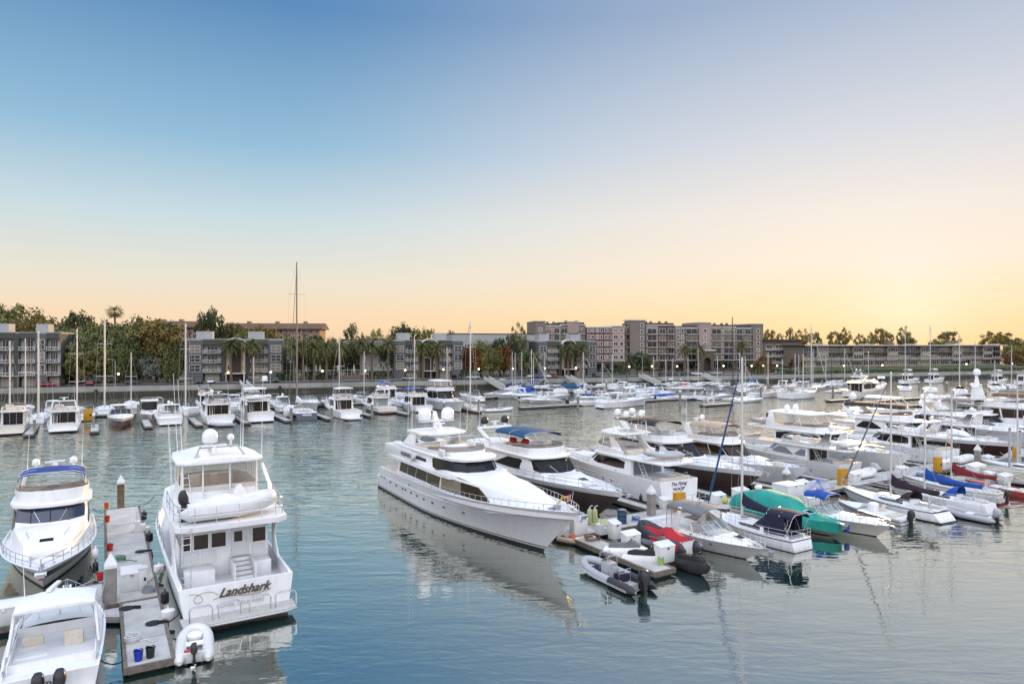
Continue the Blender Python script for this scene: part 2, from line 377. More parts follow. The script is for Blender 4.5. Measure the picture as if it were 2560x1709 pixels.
def tubes(name, m, parent, paths, r=0.02, n=6):
    mb = MB()
    for p in paths:
        if isinstance(p[0], (int, float)) and not isinstance(p[0], bool): mb.tube(p[1:], p[0], n)
        else: mb.tube(p, r, n)
    return mb.build(name, m, parent, 60, fix=False)
def rail(name, m, parent, pts, h=0.8, r=0.02, n=6, mid=True, lean=(0, 0, 0), every=1):
    pts = [Vector(p) for p in pts]; up = Vector((0, 0, h)) + Vector(lean)
    P = [[p + up for p in pts]]
    if mid: P.append([p + up * .5 for p in pts])
    P += [[p, p + up] for p in pts[::every]]
    return tubes(name, m, parent, P, r, n)
def hull_rail(name, parent, H, t0, t1, n, h=0.7, inset=0.08, round_bow=True, mid=True, m=None, r=0.02, dz=0.0):
    a = [H.sheer(lerp(t0, t1, i / n), inset, dz, 1) for i in range(n + 1)]; b = [Vector((p.x, -p.y, p.z)) for p in a]
    pts = a + b[::-1] if round_bow else None
    if round_bow: return rail(name, m or STEEL, parent, pts, h, r, 6, mid)
    for L in (a, b): rail(name, m or STEEL, parent, L, h, r, 6, mid)
def canopy(name, m, parent, x0, x1, w, z, crown=0.18, sag=0.06, drop=0.12, thick=0.04, tilt=0.0, n=8, taper=1.0):
    mb = MB(); top = []; bot = []
    for i in range(n + 1):
        f = i / n; x = lerp(x0, x1, f); zz = z + tilt * f + sag * math.sin(f * math.pi) - sag * .35 * abs(math.sin(f * math.pi * 3)); ww = w * lerp(1, taper, f)
        row = [(x, ww * math.sin(a), zz + crown * (math.cos(a) - 1) * 2.2 - (drop if abs(k) == 5 else 0)) for k, a in ((k, k / 5 * math.pi / 2) for k in range(-5, 6))]
        top.append(row); bot.append([(a, b * .985, c - thick) for a, b, c in row])
    mb.loft([t + b[::-1] for t, b in zip(top, bot)], True, True)
    return mb.build(name, m, parent, 50)
def radome(parent, x, y, z, r=0.35, m=None, stalk=0.3, name='satellite_dome'):
    mb = MB(); prof = [(r * .75, 0), (r * .98, r * .15), (r, r * .5), (r, r * .95)] + [(r * math.cos(a), r * .95 + r * .95 * math.sin(a)) for a in (R(25), R(50), R(70), R(86))]
    mb.lathe(prof, (x, y, z + stalk), 14)
    d = mb.build(name, m or WHITE, parent, 50)
    if stalk: MB().lathe([(r * .45, 0), (r * .25, stalk * .5), (r * .5, stalk)], (x, y, z), 10).build('dome_stand', WHITE, d, 40)
    return d
def antenna(parent, x, y, z, h=3.5, lean=(0, 0), r=0.018, m=None):
    return MB().tube([(x, y, z), (x + lean[0] * .3, y + lean[1] * .3, z + h * .3), (x + lean[0], y + lean[1], z + h)], [r * 1.6, r, r * .6], 5).build('whip_antenna', m or WHITE, parent, 60, fix=False)
def radar(parent, x, y, z, w=1.3, rz=0.3):
    mb = MB(); mb.lathe([(.16, 0), (.2, .08), (.17, .28), (.08, .34)], (x, y, z), 10)
    mb.obox((x, y, z + .4), (math.cos(rz), math.sin(rz), 0), (-math.sin(rz), math.cos(rz), 0), (0, 0, 1), .09, w / 2, .06)
    return mb.build('radar_scanner', WHITE, parent, 40)
def seat(parent, x, y, z, w=.6, d=.5, h=.45, bh=.55, face=1, m=None, name='seat'):
    mb = MB(); mb.box(x - d / 2, x + d / 2, y - w / 2, y + w / 2, z, z + h)
    xb = x - face * d / 2; mb.box(min(xb, xb - face * .14), max(xb, xb - face * .14), y - w / 2, y + w / 2, z + .1, z + h + bh)
    return mb.build(name, m or CUSH, parent, 40, .05)
def bench(parent, x0, x1, y0, y1, z, h=.45, m=None, name='bench_seat'):
    return MB().box(x0, x1, y0, y1, z, z + h).build(name, m or CUSH, parent, 40, .05)
def ladder(name, parent, p0, p1, w=(0, .4, 0), n=7, m=None, r=.02):
    p0, p1, w = Vector(p0), Vector(p1), Vector(w); P = [[p0, p1], [p0 + w, p1 + w]]
    P += [[p0.lerp(p1, (i + .5) / n), p0.lerp(p1, (i + .5) / n) + w] for i in range(n)]
    return tubes(name, m or STEEL, parent, P, r)
def wheel_ring(mb, c, ax, r, t=.02, n=12, spokes=3):
    ax = Vector(ax).normalized(); u = ax.cross(Vector((0, 1, 0))); u = u.normalized() if u.length > .1 else Vector((1, 0, 0)); w = ax.cross(u); c = Vector(c)
    mb.tube([c + r * (math.cos(2 * math.pi * k / n) * u + math.sin(2 * math.pi * k / n) * w) for k in range(n)], t, 5, closed=True)
    for k in range(spokes): a = 2 * math.pi * k / spokes; mb.tube([c, c + r * (math.cos(a) * u + math.sin(a) * w)], t * .8, 4)
def outboard(parent, x, y, z, s=1.0, m=None, tilt=0.0, name='outboard_motor'):
    """Motor hung behind the transom at x (aft is -x); z is the top of the transom."""
    ca, sa = math.cos(tilt), math.sin(tilt)
    def T(px, pz): return (x + s * (px * ca + pz * sa * -1), z + s * (px * sa + pz * ca))
    mb = MB(); rings = []
    for zz, fx, bx, w in ((-.05, .02, -.5, .15), (.1, .06, -.62, .24), (.35, .05, -.66, .27), (.6, -.02, -.6, .24), (.74, -.12, -.45, .15)):
        ring = []
        for k in range(12):
            a = 2 * math.pi * k / 12; cx = (fx + bx) / 2 + (fx - bx) / 2 * math.copysign(abs(math.cos(a)) ** .7, math.cos(a)); cy = w * math.copysign(abs(math.sin(a)) ** .7, math.sin(a))
            X, Z = T(cx, zz); ring.append((X, y + cy * s, Z))
        rings.append(ring)
    mb.loft(rings); o = mb.build(name, m or BLACK, parent, 50)
    mb = MB()
    def bx(x0, x1, w, z0, z1):
        pts = []
        for zz in (z0, z1):
            for px, py in ((x0, -w), (x1, -w), (x1, w), (x0, w)):
                X, Z = T(px, zz); pts.append((X, y + py * s, Z))
        i = mb.pts(pts)
        for q in ((3, 2, 1, 0), (4, 5, 6, 7), (0, 1, 5, 4), (1, 2, 6, 5), (2, 3, 7, 6), (3, 0, 4, 7)): mb.face([i[k] for k in q])
    bx(-.45, -.1, .09, -.85, -.05); bx(-.6, -.02, .13, -.62, -.58); bx(-.5, .0, .07, -1.0, -.85); bx(.0, .12, .12, -.35, .05)
    mb.build('motor_leg', BLACK, o, 40, .02)
    mb = MB(); X, Z = T(-.56, -.92)
    for k in range(3):
        a = 2 * math.pi * k / 3; mb.obox((X, y + .11 * s * math.cos(a), Z + .11 * s * math.sin(a)), (0, math.cos(a), math.sin(a)), (.5, -math.sin(a), math.cos(a)), (1, .3, 0), .12 * s, .06 * s, .012)
    mb.build('propeller', STEEL, o, 0)
    return o
def place(root, stern, hd_deg, z=0.0):
    """hd_deg: 0 points away from the viewer (+y), positive clockwise; local +x is the bow."""
    a = R(hd_deg); root.location = (stern[0], stern[1], z); root.rotation_euler = (0, 0, math.pi / 2 - a); return root
def toview(x, y, root_loc, hd):  # local -> world
    a = R(hd); h = Vector((math.sin(a), math.cos(a))); l = Vector((-h.y, h.x)); p = Vector(root_loc[:2]) + h * x + l * y; return p
def rope(name, pts, r, m, parent=None, sagging=0.0, n=8, label=None, cat='rope'):
    P = []
    pts = [Vector(p) for p in pts]
    for a, b in zip(pts, pts[1:]):
        for i in range(n): f = i / n; p = a.lerp(b, f); p.z -= sagging * 4 * f * (1 - f); P.append(p)
    P.append(pts[-1]); o = MB().tube(P, r, 5).build(name, m, parent, 60, fix=False)
    return tag(o, label, cat) if label else o
# ---------------------------------------------------------------- water
def water():
    m = bpy.data.materials.new('harbour_water'); m.use_nodes = True; t = m.node_tree; t.nodes.clear()
    N = t.nodes.new; Lk = t.links.new
    geo = N('ShaderNodeNewGeometry')
    def noise(sx, sy, sc, det, rot=0.0, dist=0.0):
        mp = N('ShaderNodeMapping'); mp.inputs['Scale'].default_value = (sx, sy, 1); mp.inputs['Rotation'].default_value = (0, 0, rot); Lk(geo.outputs['Position'], mp.inputs[0])
        n = N('ShaderNodeTexNoise'); n.inputs['Scale'].default_value = sc; n.inputs['Detail'].default_value = det; n.inputs['Distortion'].default_value = dist; Lk(mp.outputs[0], n.inputs['Vector']); return n.outputs[0]
    def ma(op, a, b):
        n = N('ShaderNodeMath'); n.operation = op
        for i, v in enumerate((a, b)):
            if isinstance(v, (int, float)): n.inputs[i].default_value = v
            else: Lk(v, n.inputs[i])
        return n.outputs[0]
    def mr(v, a, b, c, d):
        n = N('ShaderNodeMapRange'); Lk(v, n.inputs[0])
        for i, x in enumerate((a, b, c, d)): n.inputs[i + 1].default_value = x
        return n.outputs[0]
    sp = N('ShaderNodeSeparateXYZ'); Lk(geo.outputs['Position'], sp.inputs[0])
    far = mr(sp.outputs[1], 42, 80, 0.0, 1.0)
    patch = mr(noise(1, .6, .05, 2), .40, .62, 0.0, 1.0)
    big = noise(.30, 1.0, .75, 2, R(-14), .6); mid = noise(.55, 1.0, 2.2, 2, R(8), .4); fine = noise(.8, 1.2, 7.0, 3, R(-30))
    amp_big = mr(far, 0, 1, .040, .26); amp_mid = mr(far, 0, 1, .014, .045)
    lively = mr(patch, 0, 1, .5, 1.0)
    h = ma('ADD', ma('MULTIPLY', big, ma('MULTIPLY', amp_big, lively)), ma('ADD', ma('MULTIPLY', mid, ma('MULTIPLY', amp_mid, lively)), ma('MULTIPLY', fine, ma('MULTIPLY', patch, .004))))
    b = N('ShaderNodeBump'); b.inputs['Strength'].default_value = 1.0; b.inputs['Distance'].default_value = 1.0; Lk(h, b.inputs['Height'])
    fr = N('ShaderNodeFresnel'); fr.inputs['IOR'].default_value = 1.6; Lk(b.outputs[0], fr.inputs['Normal'])
    df = N('ShaderNodeBsdfDiffuse'); df.inputs['Color'].default_value = (0.014, 0.045, 0.042, 1)
    gl = N('ShaderNodeBsdfGlossy'); gl.inputs['Roughness'].default_value = 0.015; gl.inputs['Color'].default_value = (1, .97, .88, 1); Lk(b.outputs[0], gl.inputs['Normal'])
    mx = N('ShaderNodeMixShader'); Lk(mr(fr.outputs[0], 0, .8, .54, .97), mx.inputs[0]); Lk(df.outputs[0], mx.inputs[1]); Lk(gl.outputs[0], mx.inputs[2])
    o = N('ShaderNodeOutputMaterial'); Lk(mx.outputs[0], o.inputs[0])
    mb = MB(); mb.poly([(-700, -60, 0), (900, -60, 0), (900, 900, 0), (-700, 900, 0)])
    tag(mb.build('water', m, None, 0), kind='structure')
water()
# ---------------------------------------------------------------- the far shore
SA = math.atan(0.33); SU = Vector((math.cos(SA), math.sin(SA), 0)); SV = Vector((-math.sin(SA), math.cos(SA), 0)); SO = Vector((0, 228, 0))
def sh(u, v, z=0.0): p = SO + SU * u + SV * v; p.z = z; return p
def shpx(px, v, z=0.0):
    k = (px - 1280) / F0; t = (v + SO.dot(SV)) / (Vector((k, 1, 0)).dot(SV)); p = Vector((k * t, t, z)); return p
def upx(px, v): return (shpx(px, v) - SO).dot(SU)
GZ = 2.6
ASPH = mat('asphalt', (0.035, 0.034, 0.036), 0.9, noise=0.3, nscale=.3)
WALLC = mat('seawall_concrete', (0.36, 0.35, 0.31), 0.9, noise=0.3, nscale=.25, detail=8)
GRASS = mat('grass', (0.055, 0.075, 0.02), 0.95, noise=0.5, nscale=.4, bump=.5, bscale=3)
SOIL = mat('ground', (0.10, 0.085, 0.06), 0.95, noise=0.4, nscale=.2)
PAINT = mat('road_paint', (0.7, 0.7, 0.68), 0.8)
def strip(name, m, u0, u1, v0, v1, z0, z1, kind='structure', **k):
    a = [sh(u0, v0), sh(u1, v0), sh(u1, v1), sh(u0, v1)]; mb = MB()
    mb.loft([[Vector((p.x, p.y, z0)) for p in a], [Vector((p.x, p.y, z1)) for p in a]]); return tag(mb.build(name, m, None, 0), kind=kind, **k)
g = MB(); g.poly([sh(-500, .4, GZ - .05), sh(900, .4, GZ - .05), sh(2500, 2600, GZ - .05), sh(-2500, 2600, GZ - .05)]); tag(g.build('ground', SOIL, None, 0), kind='structure')
o = strip('seawall', WALLC, -420, 800, -.3, .5, -1.5, GZ + .35, kind=None, label='long pale concrete seawall holding the far shore above the water', cat='seawall')
def tide(m):
    t = m.node_tree; p = t.nodes['Principled BSDF']; src = p.inputs['Base Color'].links[0].from_socket; g_ = t.nodes.new('ShaderNodeNewGeometry'); s_ = t.nodes.new('ShaderNodeSeparateXYZ'); t.links.new(g_.outputs['Position'], s_.inputs[0])
    q = t.nodes.new('ShaderNodeMapRange'); q.inputs[1].default_value = 1.75; q.inputs[2].default_value = 1.35; t.links.new(s_.outputs[2], q.inputs[0]); x = t.nodes.new('ShaderNodeMix'); x.data_type = 'RGBA'; t.links.new(q.outputs[0], x.inputs[0]); t.links.new(src, x.inputs[6]); x.inputs[7].default_value = (.045, .042, .03, 1); t.links.new(x.outputs[2], p.inputs['Base Color'])
tide(WALLC)
strip('road', ASPH, -420, 800, .5, 17, GZ - .1, GZ)
strip('pavement', mat('paving', (.33, .31, .28), .9, noise=.2), -420, 800, 17, 20, GZ - .1, GZ + .13)
mb = MB()
for i in range(-60, 60):
    a = sh(i * 3.0, 1.2, GZ + .004); b = sh(i * 3.0, 5.6, GZ + .004); mb.poly([a, a + SU * .15, b + SU * .15, b])
tag(mb.build('parking_bay_markings', PAINT, None, 0), kind='structure')
uR0, uR1 = upx(1940, 20), 500
strip('lawn', GRASS, uR0, uR1, 3, 34, GZ, GZ + 1.6)
# hill behind the left shore
def hill(name, cx, cy, rx, ry, h, seed):
    rnd = random.Random(seed); mb = MB(); n = 28; rows = []
    for i in range(9):
        q = i / 8; rows.append([(cx + rx * q * math.cos(a), cy + ry * q * math.sin(a), GZ + h * max(0, math.cos(q * math.pi / 2)) ** 1.2 + rnd.uniform(-.4, .4) * (1 - q) - (1.5 if i == 8 else 0)) for a in (2 * math.pi * k / n for k in range(n))])
    mb.loft(rows[::-1], True, True); tag(mb.build(name, mat('hill_scrub', (.06, .06, .028), .95, noise=.5, nscale=.15, bump=.6, bscale=1), None, 60), kind='structure')
hill('hill', -205, 345, 190, 95, 13, 4)
# ---------------------------------------------------------------- buildings
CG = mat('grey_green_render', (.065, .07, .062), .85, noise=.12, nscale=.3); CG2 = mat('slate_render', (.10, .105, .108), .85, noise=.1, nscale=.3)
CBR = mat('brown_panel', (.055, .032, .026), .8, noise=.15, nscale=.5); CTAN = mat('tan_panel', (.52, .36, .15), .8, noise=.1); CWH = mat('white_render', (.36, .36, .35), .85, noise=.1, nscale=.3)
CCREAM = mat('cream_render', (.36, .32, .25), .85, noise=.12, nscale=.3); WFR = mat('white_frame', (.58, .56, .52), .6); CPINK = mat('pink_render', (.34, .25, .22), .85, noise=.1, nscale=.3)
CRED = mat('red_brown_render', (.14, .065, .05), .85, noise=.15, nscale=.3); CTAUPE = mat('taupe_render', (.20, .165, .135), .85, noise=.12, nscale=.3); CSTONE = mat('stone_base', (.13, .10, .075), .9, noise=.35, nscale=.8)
CROOF = mat('brown_shingle_roof', (.16, .085, .05), .9, noise=.4, nscale=1.2); CDROOF = mat('dark_roof', (.055, .05, .045), .9, noise=.3)
CDRAB = mat('drab_stucco', (.19, .155, .115), .85, noise=.12, nscale=.3)
WGL = mat('window_glass', (.012, .014, .016), .08, spec=.6); CURT = mat('curtained_glass', (.17, .14, .10), .2, spec=.7)
def bx(name, m, parent, x0, x1, y0, y1, z0, z1, bevel=0.0): return MB().box(x0, x1, y0, y1, z0, z1).build(name, m, parent, 0, bevel)
def window(parent, x0, x1, z0, z1, y, nx=2, nz=1, rnd=None, fw=.12, name='window', glass=None):
    """a white frame standing 8 cm proud of a pane"""
    mb = MB(); d = .1
    xs = [lerp(x0, x1, i / nx) for i in range(nx + 1)]; zs = [lerp(z0, z1, i / nz) for i in range(nz + 1)]
    for i, x in enumerate(xs):
        w = fw if i in (0, nx) else fw * .7
        mb.box(x - w / 2, x + w / 2, y - d, y + .02, z0 - fw / 2, z1 + fw / 2)
    for i, z in enumerate(zs):
        w = fw if i in (0, nz) else fw * .7
        mb.box(x0 + fw / 2, x1 - fw / 2, y - d * .97, y + .015, z - w / 2, z + w / 2)
    f = mb.build(name, WFR, parent, 0, fix=False)
    gm = glass or (CURT if (rnd and rnd.random() < .38) else WGL)
    mb = MB(); mb.box(x0, x1, y - .03, y + .03, z0, z1); mb.build('pane', gm, f, 0, fix=False); return f
def balcony(parent, x0, x1, z, y0, y1, m=None, railm=None, solid=False, h=1.05):
    b = MB().box(x0, x1, y0, y1, z - .22, z).build('balcony', m or CG2, parent, 0, fix=False)
    mb = MB(); n = max(3, int((x1 - x0) / .45))
    if solid: mb.box(x0, x1, y0 - .03, y0 + .05, z, z + h)
    else:
        mb.box(x0, x1, y0 - .04, y0 + .04, z + h - .12, z + h); mb.box(x0, x1, y0 - .03, y0 + .03, z + .08, z + .16)
        for i in range(n + 1): xx = lerp(x0 + .04, x1 - .04, i / n); w = .07 if i % 4 == 0 else .025; mb.box(xx - w, xx + w, y0 - .03, y0 + .03, z, z + h)
    mb.build('railing', railm or WFR, b, 0, fix=False); return b
def shore_root(name, px, v, z, label, cat, group=None, turn=0.0):
    p = shpx(px, v, z); return empty(name, p, SA + turn, label, cat, group)
def condo(px0, px1, v, label, seed, H=13.4, centre=True, floors=3, W=None, lit=False):
    r = shore_root('condominium_building', px0, v, GZ, label, 'building', 'grey modern condominiums along the shore road'); rnd = random.Random(seed)
    W = W or (shpx(px1, v) - shpx(px0, v)).length; dep = 15; g0 = 3.1; fh = (H - g0 - 1.2) / floors
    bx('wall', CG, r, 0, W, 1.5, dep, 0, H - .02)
    k = W / 32.0
    def pier(a, b, m=CG, y=0.0, z1=H, z0=0): bx('wall_bay', m, r, a * k, b * k, y, 1.49, z0, z1)
    cols = [(0, 5.2, 'win'), (5.2, 11.2, 'bal'), (11.2, 12.8, 'pier'), (12.8, 19.2, 'mid'), (19.2, 20.8, 'pier'), (20.8, 26.8, 'bal'), (26.8, 32, 'win')]
    if not centre: cols = [(0, 5.4, 'win'), (5.4, 12.4, 'bal'), (12.4, 14.6, 'pier'), (14.6, 21.6, 'bal'), (21.6, 26.4, 'win'), (26.4, 32, 'bal')]
    for a, b, t in cols:
        if t == 'win':
            pier(a, b, CG2)
            for f in range(floors): window(r, (a + 1.0) * k, (b - .8) * k, g0 + f * fh + .35, g0 + f * fh + fh - .5, -.02, 2, 2, rnd)
        elif t == 'bal':
            bx('wall_bay', CG, r, a * k + .01, b * k - .01, 0, 1.49, g0 + floors * fh - .25, H + .25); bx('garage_door', CCREAM, r, (a + .6) * k, (b - .6) * k, 1.3, 1.49, 0, g0 - .35)
            for f in range(floors):
                z = g0 + f * fh; balcony(r, a * k + .05, b * k - .05, z, -.25, 1.48)
                bx('recess_wall', CWH if rnd.random() < .5 else CCREAM, r, a * k + .02, b * k - .02, 1.36, 1.49, z, z + fh - .25)
                window(r, lerp(a, b, .22) * k, lerp(a, b, .8) * k, z + .1, z + fh - .55, 1.32, 3, 1, rnd, glass=WGL if rnd.random() < .7 else CURT)
        elif t == 'pier': pier(a, b, CG, .05)
        else:
            pier(a, a + 1.5, CTAN, .25, H - .6, g0 - .1); pier(b - 1.5, b, CTAN, .25, H - .6, g0 - .1); pier(a + 1.51, b - 1.51, CBR, -.5, H - 1.0, 0)
            for f in range(floors):
                for xa in (a + .4, b - 1.1): window(r, xa * k, (xa + .75) * k, g0 + f * fh + .8, g0 + f * fh + fh - .7, .23, 1, 1, rnd)
            mb = MB(); prev = None
            arcp = [((lerp(a - .6, b + .6, i / 10)) * k, H - .9 + 1.5 * math.sin(i / 10 * math.pi) ** .8) for i in range(11)]
            mb.loft([[(x, -1.3, z), (x, .8, z), (x, .8, z + .28), (x, -1.3, z + .28)] for x, z in arcp]); mb.build('curved_canopy', WFR, r, 30)
            mb = MB(); mb.box((a - .2) * k, (b + .2) * k, -2.6, -.52, 2.7, 2.95)
            for xx in (a + .2, b - .2): mb.box(xx * k - .1, xx * k + .1, -2.5, -2.3, 0, 2.7)
            mb.build('entrance_porch', WFR, r, 0)
    bx('roof_parapet', CWH, r, -.15, W + .15, 1.4, dep + .2, H, H + .45)
    for a in (.08, .62): bx('roof_box', CWH, r, W * a, W * (a + .17), 4, 9, H + .46, H + 2.9)
    return r
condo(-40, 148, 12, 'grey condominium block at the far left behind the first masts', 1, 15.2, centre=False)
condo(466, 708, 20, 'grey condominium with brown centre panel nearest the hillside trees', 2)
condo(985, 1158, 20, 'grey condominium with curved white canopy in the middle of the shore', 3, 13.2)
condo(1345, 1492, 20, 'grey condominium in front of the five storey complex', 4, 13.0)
def white_block(px0, px1, v, z0, h, label, seed, nb=6):
    r = shore_root('white_building', px0, v, z0, label, 'building', 'white blocks behind the front row'); W = (shpx(px1, v) - shpx(px0, v)).length; rnd = random.Random(seed)
    bx('wall', CWH, r, 0, W, 0, 14, 0, h); bx('roof', CDROOF, r, -.2, W + .2, -.2, 14.2, h, h + .3)
    for i in range(nb):
        for f in range(max(1, int((h - 1) / 3.1))):
            x = W * (i + .25) / nb; window(r, x, x + W / nb * .5, f * 3.1 + 1.0, f * 3.1 + 2.7, -.02, 2, 1, rnd)
white_block(858, 1000, 40, GZ, 13.6, 'white terrace building half hidden behind the row of palms', 11)
white_block(905, 985, 22, GZ, 9, 'low white and grey terrace behind the date palms', 12)
white_block(1130, 1345, 55, GZ, 16.2, 'long pale roofed building behind the reddish hedge', 13, 9)
white_block(1296, 1350, 30, GZ, 13.2, 'narrow white building left of the five storey complex', 14, 3)
white_block(702, 860, 50, GZ, 9.5, 'pale courtyard building beyond the pool fence', 15, 7)
def complex_wing(segs, v, label, seed, zb=GZ + .6):
    """segs: (px0, px1, storeys, wall colour, kind)"""
    rnd = random.Random(seed); r = shore_root('apartment_complex', segs[0][0], v, zb, label, 'building', 'wings of the five storey complex', turn=R(-8)); ux = Vector((math.cos(SA - R(8)), math.sin(SA - R(8)), 0))
    nrm = Vector((-ux.y, ux.x, 0)); base = r.location.copy(); base.z = 0
    def xof(px): k = (px - 1280) / F0; d = Vector((k, 1, 0)); t = base.dot(nrm) / d.dot(nrm); return (d * t - base).dot(ux)
    fh = 3.0; g = 4.0
    for px0, px1, fl, m, kind in segs:
        x0, x1 = xof(px0), xof(px1); h = g + fl * fh + (.3, .9, -.2)[int(px0) % 3]; y = 0 if kind != 'set' else 1.2
        if kind == 'tower': y = -.8; h += 2.0
        bx('wall', m, r, x0, x1 - .02, y, 18, g, h); bx('stone_base', CSTONE, r, x0, x1 - .02, y + .25 if kind != 'tower' else y + .02, 18, 0, g - .01)
        bx('cornice', WFR, r, x0 - .2, x1 + .15, y - .35, 18.1, h, h + .35)
        bx('base_band', WFR, r, x0, x1 - .02, y - .15, y + .2, g - .05, g + .2)
        if kind in ('set', 'bal'):
            bx('hip_roof', CDROOF, r, x0 + .3, x1 - .3, y + 1, 17, h + .36, h + 1.2)
            for q in range(2): xx = lerp(x0, x1, .3 + .4 * q); bx('roof_vent', CTAUPE, r, xx - .5, xx + .5, 4, 5, h + 1.2, h + 2.1)
            xx = (x0 + x1) / 2; k = min(2.6, (x1 - x0) * .3); bx('gable_bay', CPINK, r, xx - k, xx + k, y - .6, 4, g + (fl - 1) * fh + .2, h + 1.3) if kind == 'set' else 0; bx('gable_cap', WFR, r, xx - k - .25, xx + k + .25, y - .9, 4.2, h + 1.31, h + 1.6) if kind == 'set' else 0
        W = x1 - x0; n = max(1, round(W / 4.6))
        for f in range(fl):
            z = g + f * fh
            for i in range(n):
                a = x0 + W * i / n; b = a + W / n
                if kind == 'bal' or (kind == 'set' and i % 2 == 0):
                    window(r, a + .7, b - .7, z + .25, z + 2.5, y - .02, 2, 1, rnd, name='window'); balcony(r, a + .35, b - .35, z + .12, y - 1.3, y - .05, WFR, mat('iron_rail', (.04, .035, .03), .6), h=1.0)
                elif kind == 'tower': window(r, (a + b) / 2 - .7, (a + b) / 2 + .7, z + .9, z + 2.5, y - .02, 1, 1, rnd, .22)
                else:
                    window(r, lerp(a, b, .12), lerp(a, b, .46), z + .8, z + 2.5, y - .02, 2, 1, rnd, .2); window(r, lerp(a, b, .62), lerp(a, b, .88), z + .8, z + 2.5, y - .02, 1, 1, rnd, .2)
        for i in range(n):
            a = x0 + W * i / n + .8; b = x0 + W * (i + 1) / n - .8
            mb = MB(); mb.box(a, b, y + .14 if kind != 'tower' else y - .04, y + .24, .2, g - 1.2); mb.build('ground_opening', WGL, r, 0, fix=False)
    return r
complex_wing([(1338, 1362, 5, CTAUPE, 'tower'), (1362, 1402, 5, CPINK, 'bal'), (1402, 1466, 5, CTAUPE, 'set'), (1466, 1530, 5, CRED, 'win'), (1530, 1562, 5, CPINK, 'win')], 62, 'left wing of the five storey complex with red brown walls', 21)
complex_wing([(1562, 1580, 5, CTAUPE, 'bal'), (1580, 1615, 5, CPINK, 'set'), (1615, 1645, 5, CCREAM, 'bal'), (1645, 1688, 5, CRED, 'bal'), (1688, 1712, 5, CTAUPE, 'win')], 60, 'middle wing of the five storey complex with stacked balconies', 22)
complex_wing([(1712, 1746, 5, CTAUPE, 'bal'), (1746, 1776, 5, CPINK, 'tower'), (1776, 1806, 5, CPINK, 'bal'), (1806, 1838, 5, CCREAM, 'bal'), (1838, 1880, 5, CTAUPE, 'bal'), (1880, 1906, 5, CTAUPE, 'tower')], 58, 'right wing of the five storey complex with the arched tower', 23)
_t = shore_root('stair_tower', 1572, 59, GZ, 'tall plain taupe lift tower rising above the complex roofline', 'tower', turn=R(-8)); bx('wall', CTAUPE, _t, 0, 7.2, -1.5, 6, 0, 22.6); bx('cornice', WFR, _t, -.4, 7.6, -1.9, 6.4, 22.6, 23.2)
for f in range(6): window(_t, 5.0, 6.2, 5 + f * 3.0, 6.4 + f * 3.0, -1.52, 1, 1, None, .2)
def arch_gate():
    r = shore_root('entrance_gatehouse', 1752, 50, GZ, 'stone gatehouse with brown arch below the pink tower', 'gatehouse', turn=R(-8)); mb = MB(); w = 6.5
    n = 10; outer = [(0, 0), (0, 9), (w, 9), (w, 0)]
    arcq = [(w / 2 - 1.7 * math.cos(i / n * math.pi), 4.2 + 1.7 * math.sin(i / n * math.pi)) for i in range(n + 1)]
    prof = [(0, 0), (1.55, 0)] + arcq + [(w - 1.55, 0), (w, 0), (w, 9), (0, 9)]
    mb.loft([[(x, 0, z) for x, z in prof], [(x, 3, z) for x, z in prof]]); mb.build('stone_arch', CSTONE, r, 0, fix=True)
    bx('gate', CBR, r, 1.5, w - 1.5, 1.8, 2, 0, 5.9); bx('cornice', WFR, r, -.5, w + .5, -.5, 3.4, 9, 9.6)
arch_gate()
def low_block():
    rnd = random.Random(31); v = 36; z = GZ + 1.6
    r = shore_root('low_apartment_block', 2012, v, z, 'long three storey cream apartment block above the lawn at right', 'building'); W = (shpx(2508, v) - shpx(2012, v)).length
    fh = 3.1; H = 3 * fh + .3
    bx('wall', CDRAB, r, 0, W, 1.5, 14, 0, H); bx('roof', CDROOF, r, -1, W + 1, -1.6, 14.5, H, H + .45); bx('roof_edge', WFR, r, -1.05, W + 1.05, -1.75, -1.6, H + .05, H + .4)
    n = 18
    for i in range(n):
        a = W * i / n; b = W * (i + 1) / n; proj = i % 3 == 1
        for f in range(3):
            y = 0.2 if (proj and f > 0) else 1.4
            if proj and f == 1: bx('bay_wall', CCREAM, r, a + .1, b - .1, .3, 1.49, fh - .4, 3 * fh - .1)
            window(r, a + .5, b - .5, f * fh + .5, f * fh + fh - .55, y + .06 if not (proj and f > 0) else .27, 4, 1, rnd, .16)
            if f == 2 and not proj: balcony(r, a + .05, b - .05, f * fh, -.7, 1.45, CDROOF, mat('bronze_rail', (.10, .08, .06), .6))
            if f == 1 and not proj: balcony(r, a + .3, b - .3, f * fh, .3, 1.45, CCREAM, WFR)
        if i % 4 == 1: bx('skylight', WFR, r, a, b + 1.5, 3, 4, H + .6, H + .95)
    for q in (.46, .78): bx('chimney', CDRAB, r, W * q, W * q + 3, 8, 10, H + .45, H + 2.4)
low_block()
def drab_block(px0, px1, v, h, label):
    r = shore_root('drab_apartment_block', px0, v, GZ, label, 'building'); W = (shpx(px1, v) - shpx(px0, v)).length; rnd = random.Random(5)
    bx('wall', mat('drab_brown_render', (.17, .13, .10), .9, noise=.2), r, 0, W, 1.2, 12, 0, h); bx('roof', CDROOF, r, -.5, W + .5, .2, 12.5, h, h + .8)
    for f in range(3):
        z = 3 + f * 3.2; balcony(r, .2, W * .48, z, -.2, 1.19, WFR, WFR); balcony(r, W * .52, W - .2, z, -.2, 1.19, WFR, WFR)
        for i in range(4): window(r, W * (i + .2) / 4, W * (i + .8) / 4, z + .1, z + 2.2, 1.16, 2, 1, rnd)
drab_block(1915, 2008, 50, 13.5, 'dark brown apartment block left of the long cream block')
